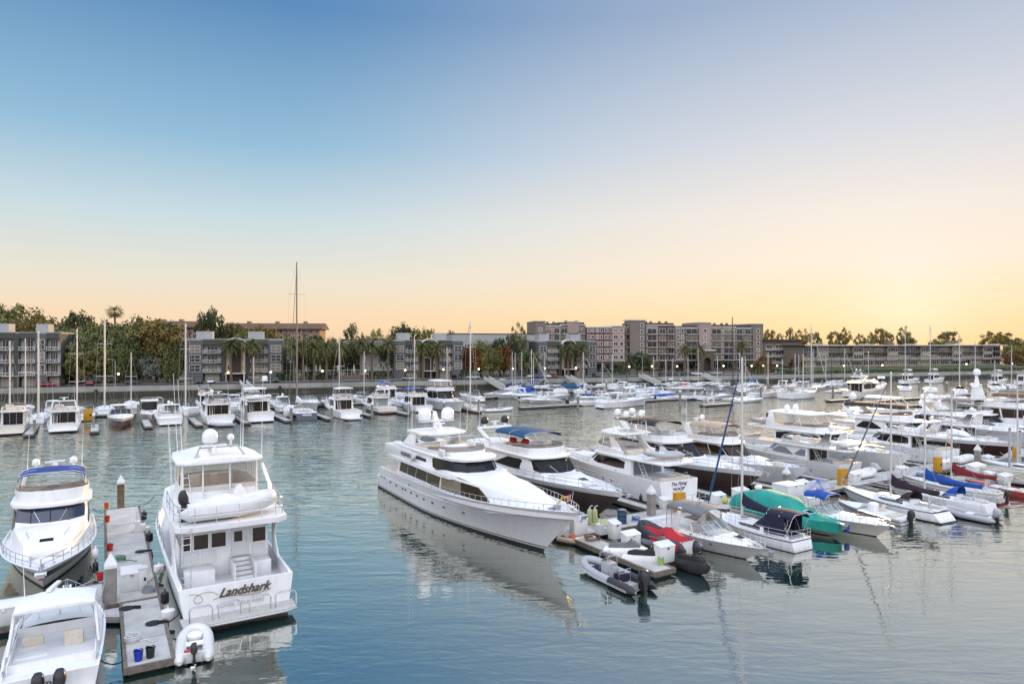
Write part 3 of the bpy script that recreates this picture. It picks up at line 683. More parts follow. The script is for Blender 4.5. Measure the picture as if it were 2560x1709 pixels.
def roof_house(px0, px1, v, z, h, rise, label, nb, seed):
    r = shore_root('shingle_roofed_building', px0, v, z, label, 'building', 'shingle roofed buildings on the hill', turn=R(-14)); W = (shpx(px1, v) - shpx(px0, v)).length * .99; rnd = random.Random(seed)
    bx('wall', mat('hill_stucco', (.36, .22, .13), .9, noise=.15), r, 0, W, 0, 14, -8, h)
    mb = MB(); mb.loft([[(x, -1.8, h - .3), (x, 7, h + rise), (x, 15.8, h - .3), (x, 15.8, h - .6), (x, -1.8, h - .6)] for x in (-1.5, W + 1.5)]); rf = mb.build('roof', CROOF, r, 0)
    for q in range(3): bx('chimney', CDRAB, rf, W * (.2 + .3 * q), W * (.2 + .3 * q) + 1.6, 5.5, 8, h + rise - .8, h + rise + .9)
    for i in range(nb):
        for f in (0, 1):
            a = W * i / nb; b = W * (i + 1) / nb
            if i % 3 == 1: balcony(r, a + .2, b - .2, h - 5.6 + 2.9 * f - .2, -1.2, -.02, CTAUPE, mat('bronze_rail', (.10, .08, .06), .6))
            window(r, lerp(a, b, .2), lerp(a, b, .75), h - 5.4 + 2.9 * f, h - 3.7 + 2.9 * f, -.03, 2, 1, rnd, glass=WGL)
roof_house(560, 806, 128, 14.0, 8.2, 2.4, 'long brown roofed building on the hill above the grey condominium', 16, 41)
roof_house(360, 520, 140, 14.5, 8.5, 2.6, 'brown roofed building on the hill behind the big eucalyptus', 10, 42)
roof_house(80, 180, 150, 13.5, 8.0, 2.4, 'brown roofed building on the hill behind the palm at far left', 8, 43)
# ---------------------------------------------------------------- trees
LEAF = {}
def leafmat(name, a, b):
    if name in LEAF: return LEAF[name]
    LEAF[name] = mat('leaves_' + name, a, .7, spec=.25, col2=b, nscale=.55, var=.22, detail=2); return LEAF[name]
BARK = mat('bark', (.13, .10, .075), .9, noise=.4, nscale=3); PBARK = mat('pale_bark', (.42, .38, .32), .85, noise=.35, nscale=2)
CROWN = {}
def crown_mesh(kind, seed):
    key = (kind, seed)
    if key in CROWN: return CROWN[key]
    rnd = random.Random(seed * 17 + len(kind)); v = []; f = []
    if kind == 'round': ncl, per, ls, sq, gap = 64, 70, .06, .85, .22
    elif kind == 'open': ncl, per, ls, sq, gap = 44, 62, .055, .8, .2
    elif kind == 'tall': ncl, per, ls, sq, gap = 50, 60, .055, 1.0, .22
    else: ncl, per, ls, sq, gap = 50, 60, .055, .6, .22
    for c in range(ncl):
        while True:
            p = Vector((rnd.uniform(-1, 1), rnd.uniform(-1, 1), rnd.uniform(-1, 1)))
            if .25 < p.length < .92: break
        if p.z < -.55: p.z *= .5
        p.z *= sq; rr = gap * rnd.uniform(.6, 1.35)
        for k in range(per):
            d = Vector((rnd.gauss(0, 1), rnd.gauss(0, 1), rnd.gauss(0, .8))); d = d.normalized() * rr * rnd.random() ** .4; q = p + d
            n = (d.normalized() + Vector((rnd.gauss(0, .6), rnd.gauss(0, .6), rnd.gauss(.5, .6)))).normalized(); a = n.orthogonal().normalized(); a.rotate(Matrix.Rotation(rnd.random() * 6.28, 3, n)); b = n.cross(a)
            s = ls * rnd.uniform(.6, 1.3); i = len(v); v += [q - a * s, q + b * s * .55, q + a * s, q - b * s * .55]; f.append((i, i + 1, i + 2, i + 3))
    me = bpy.data.meshes.new('crown'); me.from_pydata(v, [], f); CROWN[key] = me; return me
def tree(x, y, z, h, w, kind, lm, label, group, seed, trunk=.35, bark=None, bare=.35, name='broadleaf_tree', cat='tree'):
    rnd = random.Random(seed); r = empty(name, (x, y, z), rnd.random() * 6.28, label, cat, group)
    mb = MB(); cz = h * (bare + (1 - bare) * .5); n = 5
    top = Vector((rnd.uniform(-.06, .06) * h, rnd.uniform(-.06, .06) * h, h * (bare + .08)))
    mb.tube([(0, 0, -.6), top * .5 + Vector((.03 * h, 0, 0)), top], [trunk, trunk * .8, trunk * .6], 7)
    for i in range(n + 1):
        a = 6.28 * i / n + rnd.uniform(-.4, .4); q = Vector((math.cos(a) * w * .33, math.sin(a) * w * .33, lerp(cz, h * .86, rnd.random())))
        mb.tube([top * .92, top.lerp(q, .5) + Vector((0, 0, .04 * h)), q], [trunk * .5, trunk * .32, trunk * .12], 5)
    mb.build('trunk', bark or BARK, r, 60, fix=False)
    base = crown_mesh(kind, seed % 4); me = base
    c = bpy.data.objects.new('crown', me); link(c, r); c.location = (0, 0, cz); ch = h * (1 - bare) * .5; c.scale = (w / 2, w / 2 * rnd.uniform(.9, 1.1), ch * 1.15 / (.8 if kind != 'tall' else 1)); c.rotation_euler = (0, 0, rnd.random() * 6)
    mk = lm
    if len(c.material_slots) == 0: me.materials.append(None)
    c.material_slots[0].link = 'OBJECT'; c.material_slots[0].material = mk
    return r
DKG = leafmat('dark_green', (.04, .055, .02), (.085, .098, .034)); OLV = leafmat('olive', (.10, .105, .035), (.22, .185, .06)); GRN = leafmat('mid_green', (.075, .095, .032), (.16, .16, .052)); GOLD = leafmat('golden_olive', (.14, .11, .03), (.25, .18, .045)); SILV = leafmat('silver_grey', (.13, .145, .12), (.22, .235, .20)); RUST = leafmat('rust_hedge', (.11, .045, .015), (.17, .075, .02)); PALE = leafmat('pale_green', (.13, .14, .07), (.21, .20, .09))
def treepx(px, v, top_py, wpx, kind, lm, label, group, seed, z=GZ, **k):
    p = shpx(px, v, z); D = p.y; h = CAMZ + (HOR - top_py) * D / F0 - z
    return tree(p.x, p.y, z, h, wpx * D / F0, kind, lm, label, group, seed, **k)
TG = 'trees on the wooded left shore'
treepx(55, 60, 768, 150, 'open', OLV, 'tall open gum tree with pale limbs above the left grey block', TG, 1, bark=PBARK, name='eucalyptus_tree')
treepx(0, 70, 762, 90, 'round', OLV, 'gum tree at the left edge of the photo', TG, 2, bark=PBARK, name='eucalyptus_tree')
treepx(195, 70, 780, 95, 'round', DKG, 'dark rounded tree right of the left grey block roof', TG, 3)
treepx(175, 30, 830, 130, 'round', PALE, 'pale flowering tree left of the tall white masts', TG, 4, bare=.1)
treepx(225, 26, 838, 120, 'round', GRN, 'broad green tree behind the second spreader mast', TG, 5, bare=.08)
treepx(140, 24, 862, 80, 'round', GRN, 'green tree beside the end wall of the left grey block', TG, 6, bare=.12)
treepx(285, 34, 828, 110, 'round', DKG, 'dark tree behind the tallest mast on the left', TG, 7, bare=.08)
treepx(330, 24, 842, 90, 'round', DKG, 'dark tree left of the big golden eucalyptus', TG, 8, bare=.06)
treepx(392, 26, 806, 150, 'round', GOLD, 'big golden eucalyptus with white branching trunk', TG, 9, bark=PBARK, bare=.36, name='eucalyptus_tree', trunk=.5)
treepx(378, 18, 890, 62, 'round', SILV, 'small silvery tree beneath the golden eucalyptus', TG, 10, bare=.18)
treepx(436, 22, 850, 70, 'round', GRN, 'green tree at the left end of the second grey condominium', TG, 11, bare=.06)
treepx(190, 17, 880, 70, 'round', OLV, 'low olive tree beside the road behind the third mast', TG, 12, bare=.15)
treepx(255, 20, 872, 80, 'round', OLV, 'leaning olive tree with dark trunk behind parked car', TG, 13, bare=.2)
treepx(320, 19, 885, 70, 'round', DKG, 'dark low tree beside the grey road', TG, 14, bare=.1)
treepx(430, 17, 895, 50, 'round', GRN, 'shrubby tree beside the parking bays', TG, 15, bare=.1)
for i, (px, py, w, lm) in enumerate([(20, 812, 110, OLV), (110, 815, 90, GOLD), (250, 800, 110, DKG), (330, 806, 120, DKG), (420, 812, 80, DKG), (150, 838, 90, GRN), (60, 835, 70, OLV), (300, 830, 90, GRN)]):
    treepx(px, 95 + 6 * (i % 3), py, w, 'round', lm, ['olive tree on the hillside at far left', 'golden tree on the hillside below the far left roof', 'dark tree on the hillside left of the fan palm', 'dark tree on the hillside right of the fan palm', 'dark tree under the brown roof on the hill', 'green hillside tree behind the pale flowering tree', 'olive tree just behind the left grey block roof', 'green hillside tree behind the tallest left mast'][i], TG, 20 + i, bare=.08, z=7)
HG = 'trees around the brown roofed buildings'
for i, (px, py, w, kind, lm, lb) in enumerate([(525, 782, 75, 'round', DKG, 'big dark pine like tree before the brown roofs'), (580, 814, 90, 'round', OLV, 'olive tree right of the big dark tree on the hill'), (650, 812, 85, 'round', GOLD, 'golden green tree below the long brown roof'), (715, 835, 80, 'flat', OLV, 'low olive tree under the right part of the brown roof'), (610, 834, 70, 'round', GRN, 'green tree directly above the grey condominium roof'), (790, 842, 60, 'round', DKG, 'dark tree at the right end of the brown roof'), (750, 845, 60, 'flat', GRN, 'green tree above the pool terrace')]):
    treepx(px, 85 + 5 * (i % 2), py, w, kind, lm, lb, HG, 40 + i, z=6, bare=.12)
MG = 'trees behind the middle buildings'
for i, (px, py, w, kind, lm, lb, z) in enumerate([(885, 812, 62, 'open', DKG, 'airy dark tree against the sky left of the white roof boxes', GZ), (945, 818, 75, 'flat', OLV, 'flat topped tree behind the palm row', GZ), (1010, 808, 70, 'round', DKG, 'dark tree above the middle grey condominium', GZ), (1060, 818, 70, 'open', OLV, 'lopsided tree above the curved canopy', GZ), (1135, 830, 60, 'open', DKG, 'small skyline tree left of the pale roofed building', GZ), (1105, 842, 40, 'flat', DKG, 'tiny skyline tree left of the pale roofed building', GZ), (1230, 836, 70, 'flat', DKG, 'low skyline foliage over the pale roofed building', GZ), (1325, 838, 50, 'round', DKG, 'dark tree at the left foot of the taupe tower', GZ), (985, 838, 110, 'flat', PALE, 'wide yellow green canopy behind the middle grey condominium', GZ)]):
    treepx(px, 80, py, w, kind, lm, lb, MG, 60 + i, z=z, bare=.2)
treepx(1295, 26, 815, 52, 'tall', OLV, 'tall slim gum tree with pale trunk left of the complex', MG, 80, bark=PBARK, bare=.3, name='eucalyptus_tree')
treepx(1278, 24, 838, 40, 'tall', DKG, 'second slim gum tree beside the pale trunk', MG, 81, bark=PBARK, bare=.3, name='eucalyptus_tree')
for i, (px, w, lm, lb, t) in enumerate([(1180, 70, RUST, 'rust coloured tree right of the middle grey condominium', 862), (1225, 80, GRN, 'broad green tree behind the jetty ramp', 872), (1262, 60, RUST, 'rust tinted tree behind the furled blue boats', 868), (1232, 50, OLV, 'pale trunked street tree near the parked white cars', 885), (1318, 60, GRN, 'green tree before the narrow white building', 872), (1355, 40, DKG, 'dark tree at the left end of the fourth grey condominium', 880), (1595, 60, DKG, 'dark round tree before the complex driveway', 884), (1560, 40, GRN, 'small tree at the complex driveway', 905), (1625, 45, OLV, 'rusty green tree before the complex shops', 898), (1912, 40, RUST, 'rust bush right of the complex end tower', 890), (1990, 40, RUST, 'rust bush before the dark brown block', 895)]):
    treepx(px, 22, t, w, 'round', lm, lb, 'street trees along the shore road', 90 + i, bare=.15)
for i, (px, v, py, w, kind, lm, lb) in enumerate([(85, 55, 800, 110, 'round', GOLD, 'golden tree rising behind the left grey block roof'), (128, 60, 806, 80, 'round', OLV, 'olive tree just right of the left grey block roof box'), (232, 60, 804, 80, 'round', GRN, 'green tree left of the tall fan palm trunk'), (300, 45, 815, 100, 'round', OLV, 'olive tree right of the tall fan palm trunk'), (350, 50, 803, 90, 'round', DKG, 'dark tree over the shoulder of the golden eucalyptus'), (205, 22, 850, 110, 'round', PALE, 'pale leaved tree left of the tallest left mast'), (300, 20, 862, 80, 'round', GRN, 'mid green tree by the grey road light'), (350, 20, 872, 70, 'round', DKG, 'dark tree under the left limb of the golden eucalyptus'), (415, 20, 868, 70, 'round', OLV, 'olive tree under the right limb of the golden eucalyptus'), (165, 20, 866, 60, 'round', DKG, 'dark tree filling the gap right of the left grey block'), (725, 24, 862, 80, 'round', DKG, 'dark tree behind the right end of the second condominium'), (780, 30, 856, 80, 'round', GRN, 'green tree behind the pair of pool palms'), (835, 30, 852, 80, 'round', OLV, 'olive tree behind the pool awning'), (880, 28, 856, 70, 'round', DKG, 'dark tree left of the white roof boxes'), (930, 26, 866, 70, 'round', GRN, 'green tree in the middle behind the palm row'), (965, 24, 858, 50, 'round', DKG, 'dark tree touching the middle condominium wall'), (1200, 28, 858, 70, 'round', OLV, 'olive tree above the jetty ramp'), (1250, 30, 852, 70, 'round', DKG, 'dark tree left of the slim gum trees'), (1165, 24, 868, 50, 'round', RUST, 'rust tree touching the middle condominium end')]):
    treepx(px, v, py, w, kind, lm, lb, 'trees filling the shore gardens', 200 + i, bare=.06)
RG = 'trees on the right skyline'
for i, (px, py, w, kind) in enumerate([(1925, 826, 38, 'open'), (1948, 832, 24, 'tall'), (1978, 820, 32, 'open'), (2008, 824, 38, 'tall'), (2040, 832, 30, 'open'), (2088, 826, 38, 'open'), (2112, 822, 36, 'tall'), (2150, 836, 36, 'open'), (2178, 828, 30, 'tall'), (2202, 818, 42, 'open'), (2222, 832, 30, 'open'), (2258, 818, 40, 'tall'), (2272, 840, 44, 'flat'), (2370, 826, 62, 'open'), (2340, 846, 44, 'flat'), (2480, 830, 60, 'open'), (2510, 832, 50, 'open'), (2545, 845, 70, 'round')]):
    treepx(px, 95, py, w, kind, OLV if i % 3 else GOLD, ['bushy tree just right of the end tower', 'slim tree second from the end tower', 'airy tree above the dark brown block', 'pointed tree behind the leaning mast', 'small ragged tree at the left end of the cream roof', 'ragged tree over the left part of the cream roof', 'pointed tree beside the ragged tree over the cream roof', 'low spreading tree left of the sun', 'slender tree left of the tallest skyline tree', 'tallest airy tree left of the sun', 'small tree right of the tallest airy tree', 'pointed conifer beneath the sun', 'flat bush at the foot of the pointed conifer', 'wide ragged tree right of the sun', 'flat topped tree beside the roof chimney', 'ragged tree above the right end of the cream block', 'loose tree near the right edge of the photo', 'round tree at the right edge of the photo'][i], RG, 110 + i, z=GZ + 6, bare=.25)
for i, (px, py, w, v) in enumerate([(2528, 862, 60, 44), (2556, 868, 60, 30), (2590, 850, 90, 60), (2535, 890, 50, 26), (2570, 900, 50, 20)]):
    treepx(px, v, py, w, 'round', [OLV, GOLD, OLV, RUST, OLV][i], ['sunlit tree right of the cream block end', 'golden tree at the right edge above the lawn', 'olive tree cut by the right edge', 'rusty shrub below the right end trees', 'olive shrub at the right edge near the lamps'][i], 'trees at the right end of the shore', 140 + i, bare=.1)
def palm(px, v, top_py, label, group, seed, fan=False, spread=2.6, z=GZ, tr=.22):
    p = shpx(px, v, z); h = CAMZ + (HOR - top_py) * p.y / F0 - z; rnd = random.Random(seed)
    r = empty('palm_tree', p, rnd.random() * 6, label, 'palm tree', group); th = h - spread * .55
    MB().tube([(0, 0, -.3), (.1, 0, th * .5), (0, 0, th)], [tr * 1.4, tr, tr * .9], 8).build('trunk', mat('palm_bark', (.17, .125, .085), .9, noise=.4, nscale=4), r, 60, fix=False)
    mb = MB(); n = 44 if not fan else 70
    for i in range(n):
        a = i * 2.399 + rnd.uniform(-.2, .2); e = lerp(1.35, -.55, (i / n) ** .8); L = spread * rnd.uniform(.85, 1.1) * (1 if not fan else .75)
        d = Vector((math.cos(a), math.sin(a), 0)); sd = Vector((-math.sin(a), math.cos(a), 0)); q = Vector((0, 0, th)); ang = e; seg = 6
        for s in range(seg):
            nq = q + (d * math.cos(ang) + Vector((0, 0, 1)) * math.sin(ang)) * L / seg; ang -= .24 if not fan else .12
            w = (.62 if not fan else .7) * math.sin((s + .8) / (seg + .6) * math.pi) + .05
            if fan and s < 3: mb.poly([q + sd * .03, q - sd * .03, nq - sd * .03, nq + sd * .03])
            else:
                for sg in (1, -1):
                    for u in (0, .5): o_ = q.lerp(nq, u); mb.poly([o_, o_ + (nq - q) * .45, o_ + (nq - q) * .8 + sd * sg * w + Vector((0, 0, -w * .55))])
            q = nq
    mb.build('crown', leafmat('palm', (.055, .068, .022), (.13, .12, .035)), r, 0, fix=False)
    if fan: MB().lathe([(.2, th - 1.6), (.55, th - 1.2), (.6, th - .3), (.3, th)], n=9).build('dead_frond_skirt', mat('dead_fronds', (.16, .11, .06), .95, noise=.4, nscale=4), r, 60)
    return r
palm(287, 60, 765, 'tall fan palm rising above the wooded left shore', None, 1, True, 4.2, 6, .34)
PG = 'date palms along the shore'
for i, (px, py, lb) in enumerate([(578, 845, 'date palm left of the brown entrance panel'), (632, 845, 'date palm right of the brown entrance panel'), (758, 846, 'date palm just right of the second grey condominium'), (785, 850, 'date palm second from the grey condominium'), (816, 848, 'date palm beside the navy yacht mast'), (850, 850, 'date palm before the pool terrace'), (902, 840, 'date palm before the white roof boxes'), (930, 846, 'date palm in the middle of the palm row'), (970, 842, 'big date palm left of the middle grey condominium'), (1058, 852, 'date palm left of the curved canopy'), (1092, 855, 'date palm right of the curved canopy'), (1420, 858, 'palm left of the tan panels on the fourth condominium'), (1452, 856, 'palm right of the tan panels on the fourth condominium'), (1712, 858, 'palm before the complex stone arcade'), (1748, 858, 'palm left of the arched gatehouse'), (1855, 850, 'palm before the end tower of the complex'), (1895, 902, 'short palm beside the complex end tower'), (735, 850, 'date palm touching the end of the second condominium')]):
    palm(px, 17.5 if i not in (13, 14, 15) else 40, py, lb, PG, 10 + i, False, 4.6, tr=.36)
HEDGE = leafmat('hedge', (.022, .045, .012), (.045, .075, .018))
def hedge(px0, px1, v, h, label, lm=None, d=1.6):
    u0, u1 = upx(px0, v), upx(px1, v); rnd = random.Random(int(px0)); mb = MB()
    for i in range(int((u1 - u0) * 34)):
        p = sh(lerp(u0, u1, rnd.random()), v + rnd.uniform(-d / 2, d / 2), GZ + h * rnd.random() ** .6); n = Vector((rnd.gauss(0, 1), rnd.gauss(0, 1), rnd.gauss(.3, 1))).normalized(); a = n.orthogonal(); b = n.cross(a); s = .22
        mb.poly([p - a * s, p - b * s, p + a * s, p + b * s])
    return tag(mb.build('hedge', lm or HEDGE, None, 0, fix=False), label, 'hedge', 'clipped hedges by the shore road')
hedge(690, 745, 18.5, 2.6, 'clipped hedge right of the second grey condominium'); hedge(755, 850, 18.5, 3.2, 'tall clipped hedge behind the navy yacht'); hedge(915, 980, 18.5, 3.0, 'clipped hedge left of the middle grey condominium')
hedge(1150, 1178, 18.5, 3.0, 'hedge below the rust coloured tree'); hedge(1520, 1575, 19, 2.4, 'hedge below the red brown wing'); hedge(2040, 2520, 34.5, 1.5, 'low hedge along the foot of the cream block'); hedge(130, 175, 18.5, 1.3, 'low planting at the end of the left grey block')
hedge(1860, 1935, 20, 2.6, 'planting at the foot of the complex end tower', RUST)
# ---------------------------------------------------------------- boat parts
def porthole(parent, H, t, zf, rx=.22, rz=.11, sides=(1, -1), m=None, rim=True):
    for sd in sides:
        p = H.P(t, zf, sd); a = (H.P(t + .01, zf, sd) - H.P(t - .01, zf, sd)).normalized(); u = (H.P(t, min(zf + .1, 1), sd) - H.P(t, zf - .1, sd)).normalized(); n = a.cross(u).normalized()
        if n.y * sd < 0: n = -n
        mb = MB(); c = p + n * .012; ring = [c + a * rx * math.cos(2 * math.pi * k / 14) + u * rz * math.sin(2 * math.pi * k / 14) for k in range(14)]
        mb.loft([[q - n * .03 for q in ring], ring]); o = mb.build('porthole', m or GLASS, parent, 0)
        if rim: MB().tube(ring, .025, 4, closed=True).build('porthole_rim', STEEL, o, 60, fix=False)
def hatch(parent, c, lx, ly, slope=0.0, m=None, name='deck_hatch', cross=False):
    mb = MB(); u = Vector((math.cos(slope), 0, math.sin(slope))); w = Vector((-math.sin(slope), 0, math.cos(slope)))
    o = MB().obox(c, u, (0, 1, 0), w, lx / 2 + .05, ly / 2 + .05, .035).build(name, WHITE if m is not BLACK else BLACK, parent, 0)
    g = MB().obox(Vector(c) + w * .025, u, (0, 1, 0), w, lx / 2, ly / 2, .025)
    g.build('pane', m or GLASS, o, 0); return o
def coaming(name, m, parent, half, z0, z1, lean=.12, th=.14, aft_open=True, seg=.04):
    mb = MB()
    out0 = [Vector((x, w, z0)) for x, w in half]; cx = sum(p.x for p in out0) / len(out0)
    def grow(P, d, z): return [Vector((p.x + (d if i < len(P) - 2 else 0) * (1 if p.y < max(q.y for q in P) * .9 else 0), p.y + (d if p.y > 1e-4 else 0), z)) for i, p in enumerate(P)]
    zz = z1 if isinstance(z1, (list, tuple)) else [z1] * len(half)
    out1 = [Vector((p.x, p.y, z)) for p, z in zip(grow(out0, lean, 0), zz)]; in1 = [Vector((p.x - (th if i < len(half) - 1 else 0), max(p.y - th, 0), p.z)) for i, p in enumerate(out1)]; in0 = [Vector((p.x, p.y, z0)) for p in in1]
    mir = lambda L: L[::-1] + [Vector((p.x, -p.y, p.z)) for p in L if p.y > 1e-4]
    A = [mir(L) for L in (out0, out1, in1, in0)]
    n = min(len(a) for a in A)
    mb.loft([[a[k] for a in A] for k in range(n)], True, True)
    mb.build(name, m, parent, 35, seg); return out1
def fly_screen(parent, line, h, m, back=.35, upto=None, name='flybridge_windscreen', off=.0):
    L = line[:upto] if upto else line
    mb = MB(); mir = lambda L: L[::-1] + [Vector((p.x, -p.y, p.z)) for p in L if p.y > 1e-4]
    a = [p + Vector((-.06, -.05 if p.y > .1 else 0, 0)) for p in L]; b = [p + Vector((-.06 - back * (1 if i < len(L) - 1 else .8), -.1 if p.y > .1 else 0, h if i < len(L) - 1 else h * .45)) for i, p in enumerate(L)]
    A, B_ = mir(a), mir(b); mb.loft([A, B_], False, False); o = mb.build(name, m, parent, 40)
    tubes('screen_frame', STEEL, o, [B_], .02, 5); return o
def arch(parent, x0, x1, w0, w1, z0, z1, chord=.9, th=.16, top=.25, m=None, name='radar_arch', legs=True):
    """legs rise from (x0, +-w0, z0) to (x1, +-w1, z1) and carry a cross beam"""
    mb = MB()
    for s in (1, -1):
        mb.loft([[(x0 - chord * .8, s * w0, z0), (x0 + chord * .8, s * w0, z0), (x0 + chord * .8, s * (w0 - th), z0), (x0 - chord * .8, s * (w0 - th), z0)],
                 [(x1 - chord * .35, s * w1, z1), (x1 + chord * .35, s * w1, z1), (x1 + chord * .35, s * (w1 - th), z1), (x1 - chord * .35, s * (w1 - th), z1)]])
    mb.box(x1 - chord * .35, x1 + chord * .35, -w1, w1, z1, z1 + top)
    return mb.build(name, m or WHITE, parent, 30, .04)
def bimini_frame(parent, x0, x1, w, z0, z1, n=3, m=None, r=.022, xb=None):
    P = []
    for i in range(n):
        x = lerp(x0, x1, i / (n - 1)); b = lerp(x, xb if xb is not None else (x0 + x1) / 2, .55)
        P.append([(b, w, z0), (x, w * .98, z1 - .2), (x, w * .7, z1), (x, -w * .7, z1), (x, -w * .98, z1 - .2), (b, -w, z0)])
    return tubes('bimini_frame', m or STEEL, parent, P, r, 5)
def anchor_gear(parent, H):
    p = H.sheer(1, 0, 0); mb = MB(); mb.box(p.x - .9, p.x + .18, -.12, .12, p.z - .06, p.z + .03); mb.lathe([(.12, 0), (.08, .12), (.14, .24)], (p.x - 1.1, 0, p.z - .15), 8); o = mb.build('bow_roller', STEEL, parent, 40)
    mb = MB(); mb.tube([(p.x - .35, 0, p.z + .06), (p.x + .25, 0, p.z - .1)], .04, 5); mb.obox((p.x + .28, 0, p.z - .2), (1, 0, -.6), (0, 1, 0), (.6, 0, 1), .06, .2, .16); mb.build('anchor', STEEL, o, 30)
def cleats(parent, H, ts, inset=.18):
    mb = MB()
    for t in ts:
        for sd in (1, -1):
            p = H.sheer(t, inset, 0, sd); mb.box(p.x - .03, p.x + .03, p.y - .03, p.y + .03, p.z, p.z + .09); mb.box(p.x - .16, p.x + .16, p.y - .025, p.y + .025, p.z + .07, p.z + .11)
    mb.build('mooring_cleats', STEEL, parent, 0)
def tube_u(L, B, r, bow=.45, z=.3, rise=.25, n=10):
    """path of an inflatable's collar, port stern round the bow to starboard stern"""
    P = []; hb = B / 2 - r
    P.append((0, hb, z)); P.append((L * .3, hb, z)); P.append((L * (1 - bow), hb, z))
    for i in range(1, n):
        a = i / n * math.pi; P.append((L * (1 - bow) + (L * bow - r) * math.sin(a) ** .85, hb * math.cos(a), z + rise * math.sin(a)))
    P += [(L * (1 - bow), -hb, z), (L * .3, -hb, z), (0, -hb, z)]
    return P
def make_rib(name, L=3.4, B=1.6, r=.23, tube=None, floor=None, label=None, cat='dinghy', group=None, motor=True, console=False, cover=None, cone=True, mot_m=None, stern_m=None, tilt=0.0, strakes=None, ms=.7, cushm=None):
    root = empty(name, (0, 0, 0), 0, label, cat, group)
    P = tube_u(L, B, r); ends = [(-.35 * L * .3, P[0][1], P[0][2])] if cone else []
    path = ([(-L * .1, P[0][1], P[0][2])] if cone else []) + P + ([(-L * .1, P[-1][1], P[-1][2])] if cone else [])
    rad = ([r * .35] if cone else []) + [r] * len(P) + ([r * .35] if cone else [])
    MB().tube(path, rad, 12).build('inflatable_tube', tube or TUBEW, root, 60)
    if stern_m:
        for s in (1, -1): MB().tube([(-L * .1, s * P[0][1], P[0][2]), (0, s * P[0][1], P[0][2]), (L * .33, s * P[0][1], P[0][2])], [r * .37, r * 1.02, r * 1.02], 12).build('rear_tube_section', stern_m, root, 60)
    if strakes:
        for dz in (-.03, -.12): MB().tube([(x, y * (1 + r * .98 / max(abs(B / 2 - r), .1)) if abs(y) > 1e-3 else 0, z + dz) if i not in range(3, len(P) - 3) else (x + (r * .95) * (math.sin(math.pi * (i - 2) / (len(P) - 5))), y * (1 + r / max(B / 2 - r, .1)), z + dz) for i, (x, y, z) in enumerate(P)], .02, 4).build('rub_strake', strakes, root, 60, fix=False)
    mb = MB(); rows = []
    for i in range(7):
        f = i / 6; x = lerp(.05, L * .9, f); w = (B / 2 - r) * (1 if f < .5 else max(.04, math.cos((f - .5) * math.pi) ** .6)); rows.append([(x, w, .22 + .1 * f), (x, w * .55, .02 + .2 * f * f), (x, 0, -.18 + .5 * f ** 3), (x, -w * .55, .02 + .2 * f * f), (x, -w, .22 + .1 * f)])
    mb.loft(rows, False, False); mb.build('rigid_hull', WHITE, root, 60)
    mb = MB(); mb.loft([[(q[0], q[1], .18), (q[0], -q[1], .18)] for q in [r_[0] for r_ in rows]], False, False); mb.build('floor', floor or GREYD, root, 0)
    MB().box(.0, .1, -(B / 2 - r), B / 2 - r, .1, .58).build('transom', floor or WHITE, root, 0, .02)
    if cover:
        mb = MB(); rws = []
        for i in range(10):
            f = i / 9; x = lerp(-.05, L, f); w = (B / 2) * (1 if f < .5 else max(.05, math.cos((f - .5) * math.pi) ** .5)); hp = .62 + .28 * math.exp(-((f - .35) / .14) ** 2) + .05 * math.sin(f * 17)
            rws.append([(x, w * 1.02, .28), (x, w * .95, .5), (x, w * .5, .55 + (hp - .55) * .6), (x, 0, hp), (x, -w * .5, .55 + (hp - .55) * .6), (x, -w * .95, .5), (x, -w * 1.02, .28)])
        mb.loft(rws, False, False); mb.build('cover', cover, root, 60)
    else:
        if not console: MB().box(L * .38, L * .52, -(B / 2 - r), B / 2 - r, .38, .46).build('thwart_seat', cushm or WHITE, root, 0, .02)
        if console:
            c = MB(); c.box(L * .46, L * .60, -.34, .34, .18, 1.05); c.poly([(L * .6, -.34, 1.05), (L * .6, .34, 1.05), (L * .52, .3, 1.4), (L * .52, -.3, 1.4)]); co = c.build('console', GREYD, root, 30, .03)
            w = MB(); wheel_ring(w, (L * .445, 0, .92), (1, 0, .4), .19, .018); w.build('steering_wheel', STEEL, co, 60, fix=False)
            tubes('grab_frame', STEEL, co, [[(L * .45, s * .38, .2), (L * .47, s * .38, 1.5), (L * .6, s * .38, 1.62), (L * .62, s * .38, .2)] for s in (1, -1)] + [[(L * .47, -.38, 1.5), (L * .47, .38, 1.5)], [(L * .6, -.38, 1.62), (L * .6, .38, 1.62)]] + [[(L * .47, y, 1.5), (L * .6, y, 1.62)] for y in (-.2, 0, .2)], .018)
            s_ = MB(); s_.box(L * .26, L * .36, -.4, .4, .2, .68); s_.build('seat', cushm or NAVYC, root, 30, .04)
            tubes('seat_rail', STEEL, root, [[(L * .25, s * .45, .2), (L * .25, s * .45, 1.0)] for s in (1, -1)] + [[(L * .25, -.45, z), (L * .25, .45, z)] for z in (.8, 1.0)] + [[(L * .25, s * .45, 1.0), (L * .36, s * .45, .7)] for s in (1, -1)], .018)
            MB().box(L * .66, L * .8, -.42, .42, .3, .42).build('bow_cushion', cushm or NAVYC, root, 30, .04)
    if motor: outboard(root, 0.0, 0, .62, ms, mot_m, tilt)
    return root
def at_on(root, boat, x, y, z, rz=0.0):
    """set a separate thing down on a boat"""
    M = boat.matrix_basis @ Matrix.Translation((x, y, z)) @ Matrix.Rotation(rz, 4, 'Z'); root.matrix_basis = M; return root
